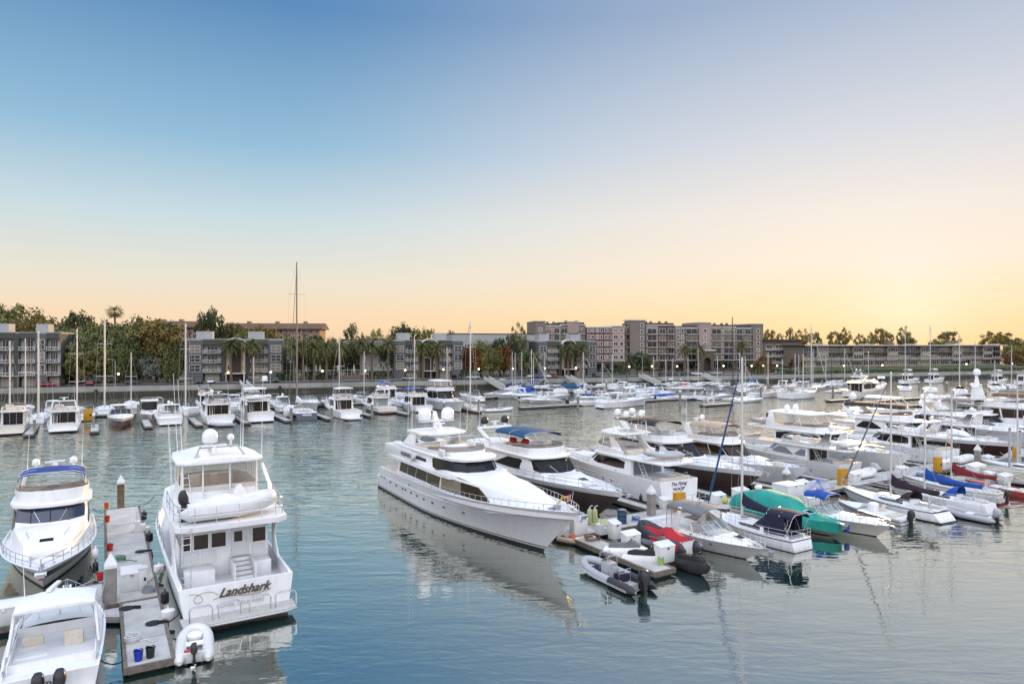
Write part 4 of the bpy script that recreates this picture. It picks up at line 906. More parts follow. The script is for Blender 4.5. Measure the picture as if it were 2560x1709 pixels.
# ---------------------------------------------------------------- motor yachts with a flying bridge
def flybridge(label, pos, hd, L, LO, B, fs, fb, *, hullm=None, band=None, cat='motor yacht', group=None, glass=None, name='motor_yacht', lod=1,
              xw=(.74, .62), zr=None, xa=.2, xov=.06, fx=(.60, .2), hc=.6, top='bimini', topc=None, topx=(.24, .5), toph=2.1, archx=(.30, .2), archm=None, domes=2, domem=None, domer=.32,
              ports=(.55, .62), hatches=1, screen=None, white=None, sidewin=None, tr=-.2, platform=True, railing=True, seats=True, whips=2, flare=1.6, encl=False, trunk=True, p=1.6, mast=False, bul=.22, slabm=None, cock=None, th=.5):
    root = empty(name, (0, 0, 0), 0, label, cat, group); place(root, pos, hd); Wm = white or WHITE; gm = glass or GLASS
    H = Hull(L, LO, B, fs, fb, p=p, tr=tr, flare=flare)
    hm = hullm or Wm
    bands = band or [(.03, 1), (.9, 0), (1, 2)]
    H.build(root, bands, [hm, BOTT, Wm], bul, n=20 if lod else 12)
    zd = lambda x: H.z(H.tx(x)) - bul
    if platform: slab('swim_platform', TEAK if lod and hullm else Wm, root, [(.25, 0), (.25, B * .42), (-1.1, B * .40), (-1.3, B * .3)], .28, .42, .03)
    x0, x1 = xw[0] * L, xw[1] * L; xA = xa * L; w = B / 2 - .42
    zr = zr or fs + 2.05
    ww = lambda x, i=.42: max(min(H.deckw(x, i), w), .2)
    bot = [(x0, 0), (x0 - .25, ww(x0, .5) * .5), (x0 - .9, ww(x0 - .9) * .88), (lerp(x0, xA, .35), w), (lerp(x0, xA, .7), w), (xA, w)]
    topo = [(x1, 0), (x1 - .2, w * .48), (x1 - .8, w * .83), (lerp(x1, xA, .3), w * .93), (lerp(x1, xA, .7), w * .95), (xA, w * .95)]
    sh_ = Shell(bot, topo, [zd(b[0]) - .05 for b in bot], zr)
    sh_.build('saloon', Wm, root, True, .05, .04)
    zwb = zd(x0) + .12 + (th if trunk else 0.05)
    v0 = min(.8, (zwb - zd(x0)) / (zr - zd(x0)) + .04)
    sh_.win('windscreen', [(0, v0, .95), (1, v0, .95), (2, v0 + .02, .94), (2.25, v0 + .06, .92)], gm, root, wrap=True, nv=2)
    if lod:
        pil = [[sh_.pt(u, v0, .03, s), sh_.pt(u, .95, .03, s)] for u, s in ((0, 1), (1, 1), (1, -1))]; tubes('screen_mullions', BLACK, root, pil, .03, 4)
        tubes('windscreen_wipers', STEEL, root, [[sh_.pt(.5, v0, .06, s), sh_.pt(.85, v0 + .3, .05, s)] for s in (1, -1)], .018, 4)
    for st in (sidewin or [[(2.32, .46, .84), (2.8, .36, .92), (3.45, .33, .92)], [(3.5, .33, .92), (4.2, .33, .92), (4.88, .40, .82)]]): sh_.win('side_window', st, gm, root)
    # aft bulkhead door
    hz = zr - zd(xA); mb = MB(); mb.box(xA - .05, xA - .01, -w * .8, w * .8, zd(xA) + .1, zr - .2); dr = mb.build('saloon_door', cock or BROWNGLASS, root, 0)
    tubes('door_frame', STEEL, dr, [[(xA - .06, -w * .8, zr - .2), (xA - .06, w * .8, zr - .2)]] + [[(xA - .06, y, zd(xA) + .1), (xA - .06, y, zr - .19)] for y in (-w * .8, -w * .27, w * .27, w * .8)], .03, 4)
    if trunk:
        xt = min(LO * .9, L * .97); tb = [(xt, 0), (xt - .3, ww(xt - .3, .8) * .6), (lerp(xt, x0, .35), ww(lerp(xt, x0, .35), .75)), (x0 - .6, ww(x0 - .6, .55) * .97)]
        tt = [(xt - .35, 0), (xt - .6, ww(xt - .3, .8) * .5), (lerp(xt, x0, .35), ww(lerp(xt, x0, .35), .95)), (x0 - .8, ww(x0 - .6, .7))]
        ts = Shell(tb, tt, [zd(b[0]) - .03 for b in tb], [zd(xt) + .12, zd(xt) + .15, lerp(zd(xt), zwb, .5) + .1, zwb + .02]); ts.build('coachroof', Wm, root, True, .04, .04)
        for q in range(hatches):
            xx = lerp(xt, x0, .42 + .2 * q); sl = math.atan2(-(zwb - zd(xt) - .12), (xt - x0)); zz = lerp(zd(xt) + .15, zwb, (xt - .35 - xx) / (xt - x0)) + .16
            hatch(root, (xx, 0, zz), .75, .75, sl)
        if lod: MB().box(lerp(xt, x0, .2) - .5, lerp(xt, x0, .2) + .5, -ww(lerp(xt, x0, .2), .9) * .8, ww(lerp(xt, x0, .2), .9) * .8, zd(lerp(xt, x0, .2)) + .12, zd(lerp(xt, x0, .2)) + .36).build('sun_pad', CUSH if not hullm else DECK, root, 30, .08)
    # upper deck
    xo = xov * L; sl_ = [(x1 + .35, 0), (x1 + .2, w * .55), (x1 - .55, w * .95), (lerp(x1, xA, .4), w + .12), (xA, w + .12), (xo + .5, w * .92), (xo, w * .7)]
    slab('upper_deck', slabm or Wm, root, sl_, zr - .02, zr + .17, .05)
    zf = zr + .17
    f0, f1 = fx[0] * L, fx[1] * L; wf = w * .93
    line = coaming('flybridge_coaming', Wm, root, [(f0, 0), (f0 - .2, wf * .5), (f0 - .8, wf * .85), (lerp(f0, f1, .4), wf), (f1, wf * .97)], zf - .02, [zf + hc, zf + hc, zf + hc * .98, zf + hc * .9, zf + hc * .62])
    fly_screen(root, line, .36, screen or TINT, .28, 4)
    if seats:
        seat(root, f0 - 1.7, wf * .42, zf, 1.0, .55, .45, .5, 1, CUSH, 'helm_seat'); bench(root, f1 + .3, lerp(f1, f0, .42), -wf + .22, -wf + .85, zf, .45, CUSH, 'lounge_seat'); bench(root, f1 + .3, f1 + .95, -wf * .4, wf * .6, zf, .45, CUSH, 'lounge_seat')
        MB().box(f0 - 1.05, f0 - .6, .1, wf * .75, zf, zf + .75).build('helm_console', Wm, root, 30, .06)
        if lod: MB().box(lerp(f1, f0, .3) - .5, lerp(f1, f0, .3) + .4, -.4, .3, zf + .55, zf + .6).build('table', TEAK, root, 0)
    ax0, ax1 = (archx or (.3, .3))[0] * L, (archx or (.3, .3))[1] * L; za = zf + (toph if top == 'hardtop' else 1.55)
    if top == 'bimini':
        c = canopy('bimini', topc or BLACKC, root, topx[0] * L, topx[1] * L, wf * .93, zf + toph, .16); bimini_frame(root, topx[0] * L, topx[1] * L, wf * .93, zf + hc * .8, zf + toph - .03, 3, STEEL)
    elif top in ('hardtop', 'enclosed'):
        a, b = topx[0] * L, topx[1] * L; ht = [(b, 0), (b - .15, wf * .6), (b - .7, wf * .92), (lerp(b, a, .5), wf), (a, wf * .92)]
        slab('hardtop', Wm, root, ht, zf + toph, zf + toph + .16, .06, crown=.1)
        tubes('hardtop_posts', Wm, root, [[(f0 - .35, s * wf * .55, zf + hc), (b - .35, s * wf * .55, zf + toph)] for s in (1, -1)] + [[(lerp(f0, f1, .35), s * wf * .98, zf + hc * .9), (lerp(b, a, .3), s * wf * .9, zf + toph)] for s in (1, -1)], .05, 6)
        if top == 'enclosed' or encl:
            es = Shell([(f0 - .1, 0), (f0 - .3, wf * .5), (f0 - .85, wf * .85), (lerp(f0, f1, .4), wf), (a + .1, wf)], [(b - .1, 0), (b - .25, wf * .55), (b - .8, wf * .86), (lerp(b, a, .5), wf * .94), (a + .1, wf * .9)], zf + hc, zf + toph)
            es.win('clear_curtain', [(0, .02, .98), (2, .02, .98), (4, .02, .98)], CLEAR, root, wrap=True, nv=2)
    if archx:
        arch(root, ax0, ax1, wf + .05, wf * .86, zf, za, 1.0, .18, .16, archm)
        zt = za + .16
        if domes >= 1: radome(root, ax1, wf * .55, zt, domer, domem)
        if domes >= 2: radome(root, ax1, -wf * .55, zt, domer, domem)
        if lod: radar(root, ax1 + .05, 0, zt + .1)
        for i in range(whips): antenna(root, ax1 - .1, (wf * .8) * (1 if i % 2 else -1), zt, 2.6 + .5 * i, (-.15, .1))
        if mast: MB().tube([(ax1, 0, zt), (ax1 - .25, 0, zt + 1.5)], [.09, .05], 6).build('signal_mast', Wm, root, 60)
    if railing:
        hull_rail('bow_rail', root, H, .5, .99, 9 if lod else 5, .62, .1, mid=lod > 0, r=.02 if lod else .028)
    if lod:
        anchor_gear(root, H); cleats(root, H, (.05, .3, .6, .92))
        L_ = [(xA + .2, s * (w + .02), zf) for s in (1,)]
        rail('upper_rail', STEEL, root, [(f1, wf, zf), (xA * .6 + xo * .4, w * .98, zf), (xo + .3, w * .8, zf), (xo + .12, 0, zf), (xo + .3, -w * .8, zf), (xA * .6 + xo * .4, -w * .98, zf), (f1, -wf, zf)], .75, .02)
        ladder('flybridge_steps', root, (xA - 1.2, w * .45, zd(xA)), (xA - .1, w * .45, zf), (0, .5, 0), 6, Wm, .03)
        bench(root, .35, 1.0, -w * .75, w * .75, zd(.5), .45, CUSH, 'cockpit_seat')
    for t in ports: porthole(root, H, t, .55, .24, .10, rim=lod > 0)
    return root, H
# ---------------------------------------------------------------- open cruisers
def express(label, pos, hd, L, LO, B, fs, fb, *, hullm=None, band=None, cat='motor boat', group=None, name='sport_cruiser', lod=1, top='canvas', topc=None, archm=None, side='clear', xw=(.60, .46), cover=None, domes=0, motor=0, glass=None, ports=(.55, .68), stripe=None, hard=False, wh=.62, arch_on=True, rails=True, cockm=None, tr=-.15, flare=1.7, ca=.13, ax=.3):
    root = empty(name, (0, 0, 0), 0, label, cat, group); place(root, pos, hd)
    H = Hull(L, LO, B, fs, fb, p=1.4, tr=tr, flare=flare, fine=2.2); bul = .12
    H.build(root, band or [(.03, 1), (.6, 0), (.66, 3 if stripe else 0), (.9, 0), (1, 2)], [hullm or WHITE, BOTT, WHITE, stripe or WHITE], bul, n=18 if lod else 10)
    zd = lambda x: H.z(H.tx(x)) - bul; w = B / 2 - .22
    x0, x1 = xw[0] * L, xw[1] * L; ww = lambda x, i: max(min(H.deckw(x, i), w), .15)
    slab('swim_platform', WHITE, root, [(.2, 0), (.2, B * .42), (-.5, B * .4), (-.7, B * .28)], .22, .34, .03)
    xt = LO * .90
    tb = [(xt, 0), (xt - .3, ww(xt - .3, .5) * .7), (lerp(xt, x0, .5), ww(lerp(xt, x0, .5), .4)), (x0 - .2, ww(x0 - .2, .25)), (x1 - .2, w), (L * .12, w * .97)]
    tt = [(xt - .4, 0), (xt - .6, ww(xt - .3, .5) * .55), (lerp(xt, x0, .5), ww(lerp(xt, x0, .5), .62)), (x0 - .2, ww(x0 - .2, .42)), (x1 - .2, w - .1), (L * .12, w - .12)]
    hh = fs * .28
    Shell(tb, tt, [zd(b[0]) - .03 for b in tb], [zd(xt) + .06, zd(xt) + .08, zd(lerp(xt, x0, .5)) + hh, zd(x0) + hh * 1.25, zd(x1) + hh * 1.1, zd(x1) + hh * .8]).build('coachroof', WHITE, root, False, .06, .03)
    # roof of the coachroof forward of the windscreen and the cockpit well
    mb = MB(); zs = [zd(xt) + .06, zd(xt) + .08, zd(lerp(xt, x0, .5)) + hh, zd(x0) + hh * 1.25]
    rows = [[Vector((x, y, z)), Vector((x, y * .5, z + .09)), Vector((x, 0, z + .11)), Vector((x, -y * .5, z + .09)), Vector((x, -y, z))] for (x, y), z in zip(tt[:4], zs)]
    rows.append([Vector((x1 + .15, q.y, q.z)) for q in rows[-1]]); mb.loft(rows, False, False); mb.build('foredeck', WHITE, root, 40)
    zc = zd(x1) + hh * 1.1
    mb = MB(); fz = max(.25, fs * .35); mb.box(L * .1, x1 + .1, -w + .14, w - .14, fz - .05, fz); mb.build('cockpit_sole', DECK, root, 0)
    for s in (1, -1): MB().box(L * .1, x1 + .1, s * (w - .14) - .02, s * (w - .14) + .02, fz, zc - .05).build('cockpit_side', cockm or WHITE, root, 0)
    MB().box(x1 + .08, x1 + .16, -w + .1, w - .1, fz, zc + .1).build('cockpit_bulkhead', WHITE, root, 0)
    if not cover:
        bench(root, L * .14, L * .14 + .6, -w * .7, w * .7, fz, .5, CUSH, 'cockpit_seat'); seat(root, x1 - .9, -w * .45, fz, .6, .5, .6, .55, 1, CUSH, 'helm_seat'); bench(root, L * .3, x1 - .7, w * .3, w * .85, fz, .5, CUSH, 'lounge_seat')
    sh_ = Shell([(x0, 0), (x0 - .12, w * .5), (x0 - .55, w * .86), (x1 - .6, w - .08)], [(x1 + .25, 0), (x1 + .15, w * .46), (x1 - .15, w * .78), (x1 - .9, w * .86)], [zc + .1, zc + .07, zc + .02, zc - .02], [zc + wh + .1, zc + wh + .1, zc + wh + .05, zc + wh * .75])
    sh_.win('windscreen', [(0, 0, 1), (1, 0, 1), (2, 0, 1), (3, 0, 1)], glass or SCREEN, root, wrap=True, nv=1, off=0)
    tubes('windscreen_frame', STEEL, root, [[sh_.pt(u, 1, 0, s) for u in (0, 1, 2, 2.99)] for s in (1, -1)] + [[sh_.pt(u, 0, 0, s), sh_.pt(u, 1, 0, s)] for u in (0.01, 1, 2, 2.99) for s in (1, -1)], .022, 5)
    za = zc + wh + .75; xs = L * ax
    if arch_on: arch(root, xs - .2, xs + .25, w + .02, w * .9, zc - .1, za - .05, .55, .1, .1, archm)
    if hard: slab('hardtop', WHITE, root, [(x1 + .1, 0), (x1 - .1, w * .7), (x1 - .5, w * .9), (xs - .4, w * .88)], za, za + .12, .04, crown=.08)
    elif top == 'canvas':
        canopy('canvas_top', topc or GREYC, root, L * ca, x1 + .2, w * .92, za + .18, .14, .1)
        if side == 'clear':
            es = Shell([(x1 + .2, 0), (x1 + .1, w * .5), (x1 - .2, w * .8), (xs, w * .95), (L * ca, w * .95)], [(x1 + .2, 0), (x1 + .1, w * .5), (x1 - .1, w * .8), (xs, w * .9), (L * ca, w * .9)], [zc + wh, zc + wh, zc + wh * .9, zc + .05, zc], za + .02)
            es.win('clear_curtain', [(0, 0, 1), (2, 0, 1), (4, 0, 1)], CLEAR, root, wrap=True, nv=1, off=0)
            tubes('curtain_seams', topc or GREYC, root, [[es.pt(u, 0, .01, s), es.pt(u, 1, .01, s)] for u in (1, 2, 3, 3.5, 3.98) for s in (1, -1)], .03, 4)
        elif side == 'frame': bimini_frame(root, L * ca, x1 + .2, w * .92, zc, za + .1, 3)
    if cover:
        mb = MB(); rws = []; x2 = cover[1] * L; n = 12
        for i in range(n + 1):
            f = i / n; x = lerp(-.1, x2, f); b = H.deckw(x, -.03); z = H.z(H.tx(x)); hp = zc + (wh + .42) * math.exp(-((f - .34) / .27) ** 4) + .35 * (1 - f) - .25 * f ** 4 + .05 * math.sin(i * 2.3)
            dz = lerp(.25, .75, f); b = max(b, .25); rws.append([(x, b * 1.03, z - dz), (x, b, z + .05), (x, b * .72, lerp(z, hp, .85)), (x, b * .4, hp), (x, 0, hp + .06), (x, -b * .4, hp), (x, -b * .72, lerp(z, hp, .85)), (x, -b, z + .05), (x, -b * 1.03, z - dz)])
        mb.loft(rws, False, False); mb.poly(rws[0]); mb.poly(rws[-1]); mb.build('boat_cover', cover[0], root, 60)
    if rails: hull_rail('bow_rail', root, H, .55, .985, 7 if lod else 4, .45, .06, mid=False, r=.016 if lod else .025)
    if domes: radome(root, xs + .25, 0, za + .06, .26)
    if lod: anchor_gear(root, H); cleats(root, H, (.08, .5, .9), .1); hatch(root, (lerp(xt, x0, .55), 0, zd(lerp(xt, x0, .5)) + hh + .14), .6, .55, -.12)
    for i in range(motor): outboard(root, -.35, (i - (motor - 1) / 2) * .75, fs * .75, .9)
    for t in ports: porthole(root, H, t, .68, .2, .07, rim=lod > 0)
    return root, H
# ---------------------------------------------------------------- sailing yachts
def sailcover(parent, m, xm, zb, xe, z1, h0=1.3, name='sail_cover'):
    mb = MB(); rws = []
    for i in range(12):
        f = i / 11; x = lerp(xm, xe, f); hh = lerp(h0, .42, min(1, (f * 1.5) ** .55)); z = lerp(zb, z1, f) - .04 * math.sin(f * math.pi); wd = lerp(.10, .19, min(1, f * 5)) * (1 if f < .9 else .8)
        rws.append([(x, wd * math.sin(a) * (1 - .35 * (math.cos(a) > .2)), z + hh * (.5 + .5 * math.cos(a)) - .1) for a in (2 * math.pi * k / 10 for k in range(10))])
    mb.loft(rws); return mb.build(name, m, parent, 60)
def sailboat(label, pos, hd, L, LO, B, fs, fb, *, hullm=None, band=None, mast=14.0, mx=.56, cover=None, dodger=None, bimini=None, jib=None, jibm=None, group=None, cat='sailing boat', name='sailing_yacht', lod=1, mastm=None, spread=1, boomz=None, boomx=.08, stripe=None, mr=.10, tr=.2, stern=.68, cabin=True, rails=True, lean=0.0, wires=True, bow_rail=True, mizzen=None):
    root = empty(name, (0, 0, 0), 0, label, cat, group); place(root, pos, hd)
    H = Hull(L, LO, B, fs, fb, p=1.8, tr=tr, flare=1.0, stern=stern, full=.48, fine=1.9, wfine=1.8, wl=.9, sag=.06)
    H.build(root, band or [(.04, 1), (.13, 3), (.8, 0), (.87, 3 if stripe else 0), (1, 0)], [hullm or WHITE, BOTT, WHITE, stripe or WHITE], .06, n=18 if lod else 10, rail=.06, cap=0)
    zd = lambda x: H.z(H.tx(x)) - .06
    xm = mx * L; w = B / 2
    xc0, xc1 = L * .76, L * .34
    if cabin:
        sh_ = Shell([(xc0, 0), (xc0 - .15, .25 * w), (lerp(xc0, xc1, .4), .58 * w), (xc1, .62 * w)], [(xc0 - .35, 0), (xc0 - .4, .2 * w), (lerp(xc0, xc1, .4), .5 * w), (xc1, .55 * w)], [zd(xc0) - .02, zd(xc0) - .02, zd(xc1) - .02, zd(xc1) - .04], [zd(xc0) + .14, zd(xc0) + .16, zd(xc1) + .36, zd(xc1) + .42])
        sh_.build('cabin_trunk', WHITE, root, True, .06, .03); sh_.win('cabin_window', [(1.6, .38, .8), (2.2, .34, .84), (2.85, .34, .84)], GLASS, root)
        if lod: hatch(root, (lerp(xc0, xc1, .3), 0, zd(xc0) + .33), .5, .5, -.05)
    mb = MB()
    for s in (1, -1): mb.box(L * .08, xc1, s * w * .55 - .09, s * w * .55 + .09, zd(2) - .02, zd(2) + .22)
    mb.build('cockpit_coaming', WHITE, root, 30, .04); MB().box(L * .07, xc1 - .02, -w * .5, w * .5, zd(1) + .03, zd(1) + .05).build('cockpit_well', GREYD, root, 0)
    mm = mastm or ALU; zt = mast
    mtop = Vector((xm - lean, 0, zt)); mbase = Vector((xm, 0, zd(xm)))
    MB().tube([mbase, mtop], [mr, mr * .72], 8).build('mast', mm, root, 60)
    P = []
    sp = []
    for i in range(spread):
        f = (i + 1) / (spread + 1) * 1.04; q = mbase.lerp(mtop, f); ww = w * lerp(.8, .5, i / max(1, spread)); sp.append((q, ww)); P.append([q + Vector((-.12, ww, .06)), q, q + Vector((-.12, -ww, .06))])
    if P: tubes('spreaders', mm, root, P, .032 if lod else .045, 5)
    bow = H.sheer(1, 0, 0); zz = mtop - Vector((0, 0, .3))
    if wires:
        Wp = [[bow, zz], [Vector((.1, 0, H.z(0))), mtop]]
        for s in (1, -1):
            chain = [Vector((xm - .15, s * w * .93, zd(xm)))] + [q + Vector((-.12, s * a, .06)) for q, a in sp] + [zz]
            Wp.append(chain)
            if sp: Wp.append([Vector((xm - .5, s * w * .9, zd(xm))), sp[0][0]])
        tubes('standing_rigging', WIRE, root, Wp, .013 if lod else .02, 4)
    bz = boomz or zd(xm) + 1.25
    xe = boomx * L
    MB().tube([(xm - .1, 0, bz), (xe, 0, bz + .05)], .075, 6).build('boom', mm, root, 60)
    if cover: sailcover(root, cover, xm - .05, bz, xe + .15, bz + .05, 1.25 if lod else 1.1)
    if jib is not None:
        a = bow + Vector((-.25, 0, .15)); b = bow.lerp(zz, .97); pts = [a.lerp(b, i / 6) for i in range(7)]
        MB().tube(pts, [.03, .075, .075, .065, .055, .045, .03], 7).build('furled_jib', jib, root, 60)
    if dodger:
        xd = xc1 + .1; mb = MB(); rws = []
        for i in range(6):
            f = i / 5; x = xd + .9 - 1.25 * f; hgt = .15 + .75 * math.sin(min(1, f * 1.25) * math.pi / 2); rws.append([(x, w * .56 * math.copysign(abs(math.sin(a)) ** .6, math.sin(a)), zd(xd) + .3 + hgt * math.cos(a) ** .6) for a in (k / 4 * R(88) for k in range(-4, 5))])
        mb.loft(rws, False, False); mb.build('spray_hood', dodger, root, 60)
    if bimini:
        canopy('bimini', bimini, root, L * .03, xc1 - .3, w * .62, zd(1) + 1.85, .12, .05); bimini_frame(root, L * .03, xc1 - .3, w * .62, zd(1) + .1, zd(1) + 1.8, 3)
    if rails:
        tubes('guard_rails', STEEL, root, [[H.sheer(t, .05, h, s) for t in (.03, .2, .4, .6, .8, .93)] for s in (1, -1) for h in (.3, .58)] + [[H.sheer(t, .05, 0, s), H.sheer(t, .05, .6, s)] for s in (1, -1) for t in (.03, .2, .4, .6, .8, .93)], .012 if lod else .018, 4)
        pul = [H.sheer(.93, .05, .58, 1), H.sheer(.99, .02, .62, 1) + Vector((.1, 0, 0)), H.sheer(1, 0, .62, 1) + Vector((.15, 0, 0)), H.sheer(.99, .02, .62, -1) + Vector((.1, 0, 0)), H.sheer(.93, .05, .58, -1)]
        aft = [H.sheer(.12, .05, .58, 1), H.sheer(.0, .05, .6, 1), H.sheer(.0, .05, .6, -1), H.sheer(.12, .05, .58, -1)]
        tubes('pulpit', STEEL, root, [pul, aft, [p - Vector((0, 0, .3)) for p in aft]] + [[p, p - Vector((0, 0, .6))] for p in (pul[1], pul[3], aft[1], aft[2])], .018 if lod else .024, 5)
    if lod:
        mb = MB(); wheel_ring(mb, (L * .17, 0, zd(1) + .75), (1, 0, .15), .38, .018, 16, 5); mb.tube([(L * .19, 0, zd(1)), (L * .19, 0, zd(1) + .75)], .06, 6); mb.build('steering_wheel', STEEL, root, 60, fix=False)
        for t in (.6,): porthole(root, H, t, .6, .2, .07)
    if mizzen: MB().tube([(L * .16, 0, zd(1)), (L * .16, 0, mizzen)], .07, 6).build('mizzen_mast', mm, root, 60)
    return root, H
def runabout(label, pos, hd, L, B, *, hullm=None, cover=None, stripe=None, motor=1, group=None, name='runabout', lod=0, tower=False, console=False, cat='motor boat'):
    root = empty(name, (0, 0, 0), 0, label, cat, group); place(root, pos, hd); H = Hull(L * .94, L, B, .55, .85, p=1.3, flare=1.6, tr=0)
    H.build(root, [(.04, 1), (.55, 0), (.7, 3 if stripe else 0), (1, 2)], [hullm or WHITE, BOTT, WHITE if not hullm else hullm, stripe or WHITE], .1, n=12)
    mb = MB(); mb.box(L * .12, L * .58, -B * .36, B * .36, .3, .34); mb.build('cockpit_sole', GREYD, root, 0)
    if cover:
        mb = MB(); rws = []
        for i in range(10):
            f = i / 9; x = lerp(-.05, L * .8, f); b = H.deckw(x, -.02); z = H.z(H.tx(x)); hp = z + .55 * math.sin(min(1, f * 1.1) * math.pi) ** .6 + .04 * math.sin(i * 2.1); rws.append([(x, b, z - .12), (x, b * .95, z + .05), (x, b * .5, lerp(z, hp, .8)), (x, 0, hp), (x, -b * .5, lerp(z, hp, .8)), (x, -b * .95, z + .05), (x, -b, z - .12)])
        mb.loft(rws, False, False); mb.build('boat_cover', cover, root, 60)
    else:
        sh_ = Shell([(L * .62, 0), (L * .6, B * .26), (L * .5, B * .4)], [(L * .56, 0), (L * .54, B * .24), (L * .46, B * .36)], .82, 1.25); sh_.win('windscreen', [(0, 0, 1), (2, 0, .8)], SCREEN, root, wrap=True, nv=1, off=0)
        bench(root, L * .12, L * .22, -B * .34, B * .34, .34, .35, CUSH, 'stern_seat'); seat(root, L * .42, -B * .2, .34, .5, .45, .4, .4, 1, CUSH, 'helm_seat')
        Shell([(L * .9, 0), (L * .85, B * .2), (L * .62, B * .42), (L * .6, B * .42)], [(L * .88, 0), (L * .83, B * .17), (L * .62, B * .36), (L * .6, B * .36)], .74, [.84, .84, .86, .86]).build('foredeck', WHITE if not hullm else hullm, root, True, .06, .03)
        if console: MB().box(L * .42, L * .52, -.35, .35, .34, 1.2).build('console', WHITE, root, 30, .05)
        if tower: tubes('tower', STEEL, root, [[(L * .5, s * B * .42, .8), (L * .42, s * B * .36, 2.2), (L * .3, s * B * .42, .8)] for s in (1, -1)] + [[(L * .42, -B * .36, 2.2), (L * .42, B * .36, 2.2)]], .03)
    for i in range(motor): outboard(root, -.02, (i - (motor - 1) / 2) * .7, .62, .85)
    return root, H
SL, AW = 149.0, 329.0
# ================================================================ the big white yacht in the middle
def big_white_yacht():
    r = empty('motor_yacht', (0, 0, 0), 0, 'huge white three deck yacht with long dark windows and SURFRIDER on its side', 'motor yacht'); place(r, (-11.77, 73.04), 149.4)
    H = Hull(27.6, 32.2, 6.7, 2.45, 3.75, p=2.3, tr=1.9, flare=1.7, stern=.93, full=.5, fine=2.4, wfine=1.6, stem=1.1)
    H.build(r, [(.03, 1), (.07, 1), (.09, 2), (.11, 1), (.95, 0), (1, 0)], [WHITE, BOTT, mat('boot_stripe', (.6, .6, .6), .4)], .55, n=30, rows=(-.5, 0, .06, .09, .11, .2, .32, .45, .58, .7, .8, .9, .95, 1.0), rail=.14)
    slab('swim_platform', WHITE, r, [(2.2, 0), (2.2, 2.9), (.2, 2.85), (.0, 2.4)], .9, 1.35, .05)
    tubes('stern_rail', STEEL, r, [[(.3, s * 2.7, 1.35), (.3, s * 2.7, 1.75), (1.6, s * 2.8, 1.75)] for s in (1, -1)], .025)
    mb = MB()
    for s in (1, -1): mb.tube([H.P(t, .62 + .12 * t, s) + Vector((0, .02 * s, 0)) for t in [i / 20 * .68 for i in range(21)]], .035, 5)
    mb.build('rub_rail', WHITE, r, 60, fix=False)
    for t, zf in ((.035, .6), (.065, .6), (.13, .52), (.19, .5), (.25, .5), (.275, .5), (.325, .49), (.375, .48), (.43, .47), (.49, .46), (.56, .45), (.66, .47), (.30, .78), (.56, .76)): porthole(r, H, t, zf, .24 if zf < .7 else .14, .14 if zf < .7 else .13)
    zd = 2.0
    bot = [(28.2, 0), (28.0, 1.0), (26.2, 1.75), (23.6, 2.3), (16, 2.72), (5.4, 2.72)]; top = [(27.7, 0), (27.5, .9), (25.3, 1.5), (22.2, 2.02), (16, 2.55), (5.9, 2.55)]
    sh_ = Shell(bot, top, [3.1, 3.0, 2.55, 2.2, zd, zd], [3.62, 3.62, 3.78, 3.92, 3.82, 3.80]); sh_.build('deckhouse', WHITE, r, True, .12, .05)
    for a, b in ((4.06, 4.32), (4.33, 4.56), (4.57, 4.76), (4.77, 4.95)): sh_.win('side_window', [(a, .36, .93), (b, .36, .93)], BROWNGLASS if a < 4.3 else GLASS, r)
    sh_.win('side_window', [(2.86, .36, .40), (3.12, .36, .90), (3.55, .36, .92)], BROWNGLASS, r); sh_.win('side_window', [(3.56, .36, .92), (4.03, .36, .92)], CURT, r)
    slab('coachroof_hatch', WHITE, r, [(26.5, 0), (26.5, .6), (25.2, .6)], 3.72, 3.86, .03)
    # sloping roof of the deckhouse up to the wheelhouse front
    mb = MB(); rows = []
    for x, w, z in ((27.4, .8, 3.62), (24, 1.7, 3.84), (20.5, 2.1, 4.02), (17.6, 2.4, 4.2), (14, 2.5, 4.2)): rows.append([(x, w, z - .12), (x, w * .92, z), (x, w * .4, z + .08), (x, -w * .4, z + .08), (x, -w * .92, z), (x, -w, z - .12)])
    mb.loft(rows, False, False); mb.build('sloped_foredeck', WHITE, r, 40)
    slab('upper_deck', WHITE, r, [(18.3, 0), (18.2, 2.3), (17.6, 2.85), (16, 3.05), (6, 3.08), (3.4, 2.9), (2.6, 2.3)], 3.78, 4.06, .08)
    tubes('deck_support', WHITE, r, [[(3.6, s * 2.7, 2.2), (5.2, s * 2.75, 3.8)] for s in (1, -1)], .12, 6)
    wh = Shell([(18.6, 0), (18.3, 1.3), (17.2, 2.05), (14.4, 2.55), (8.5, 2.6)], [(17.6, 0), (17.35, 1.2), (16.4, 1.9), (13.9, 2.4), (8.7, 2.5)], 4.0, 5.05); wh.build('wheelhouse', WHITE, r, True, .05, .04)
    wh.win('wheelhouse_window', [(0, .06, .93), (1, .06, .93), (2, .06, .93), (3, .06, .93), (3.1, .2, .85)], BLACK if False else GLASS, r, wrap=True, nv=2)
    wh.win('vent_window', [(3.35, .35, .6), (3.75, .35, .6)], GLASS, r)
    tubes('screen_mullions', BLACK, r, [[wh.pt(u, .06, .03, s), wh.pt(u, .93, .03, s)] for u in (.55, 1.1, 2) for s in (1, -1)], .025, 4)
    for s in (1, -1):
        MB().loft([[(3.0, s * 2.95, 4.05), (9.5, s * 2.98, 4.05), (9.5, s * 2.86, 4.05), (3.0, s * 2.83, 4.05)], [(2.8, s * 2.95, 4.98), (11.4, s * 2.98, 4.98), (11.4, s * 2.86, 4.98), (2.8, s * 2.83, 4.98)]]).build('name_panel', WHITE, r, 30, .03)
    MB().box(2.75, 2.9, -2.9, 2.9, 4.06, 4.95).build('aft_screen', WHITE, r, 30, .03)
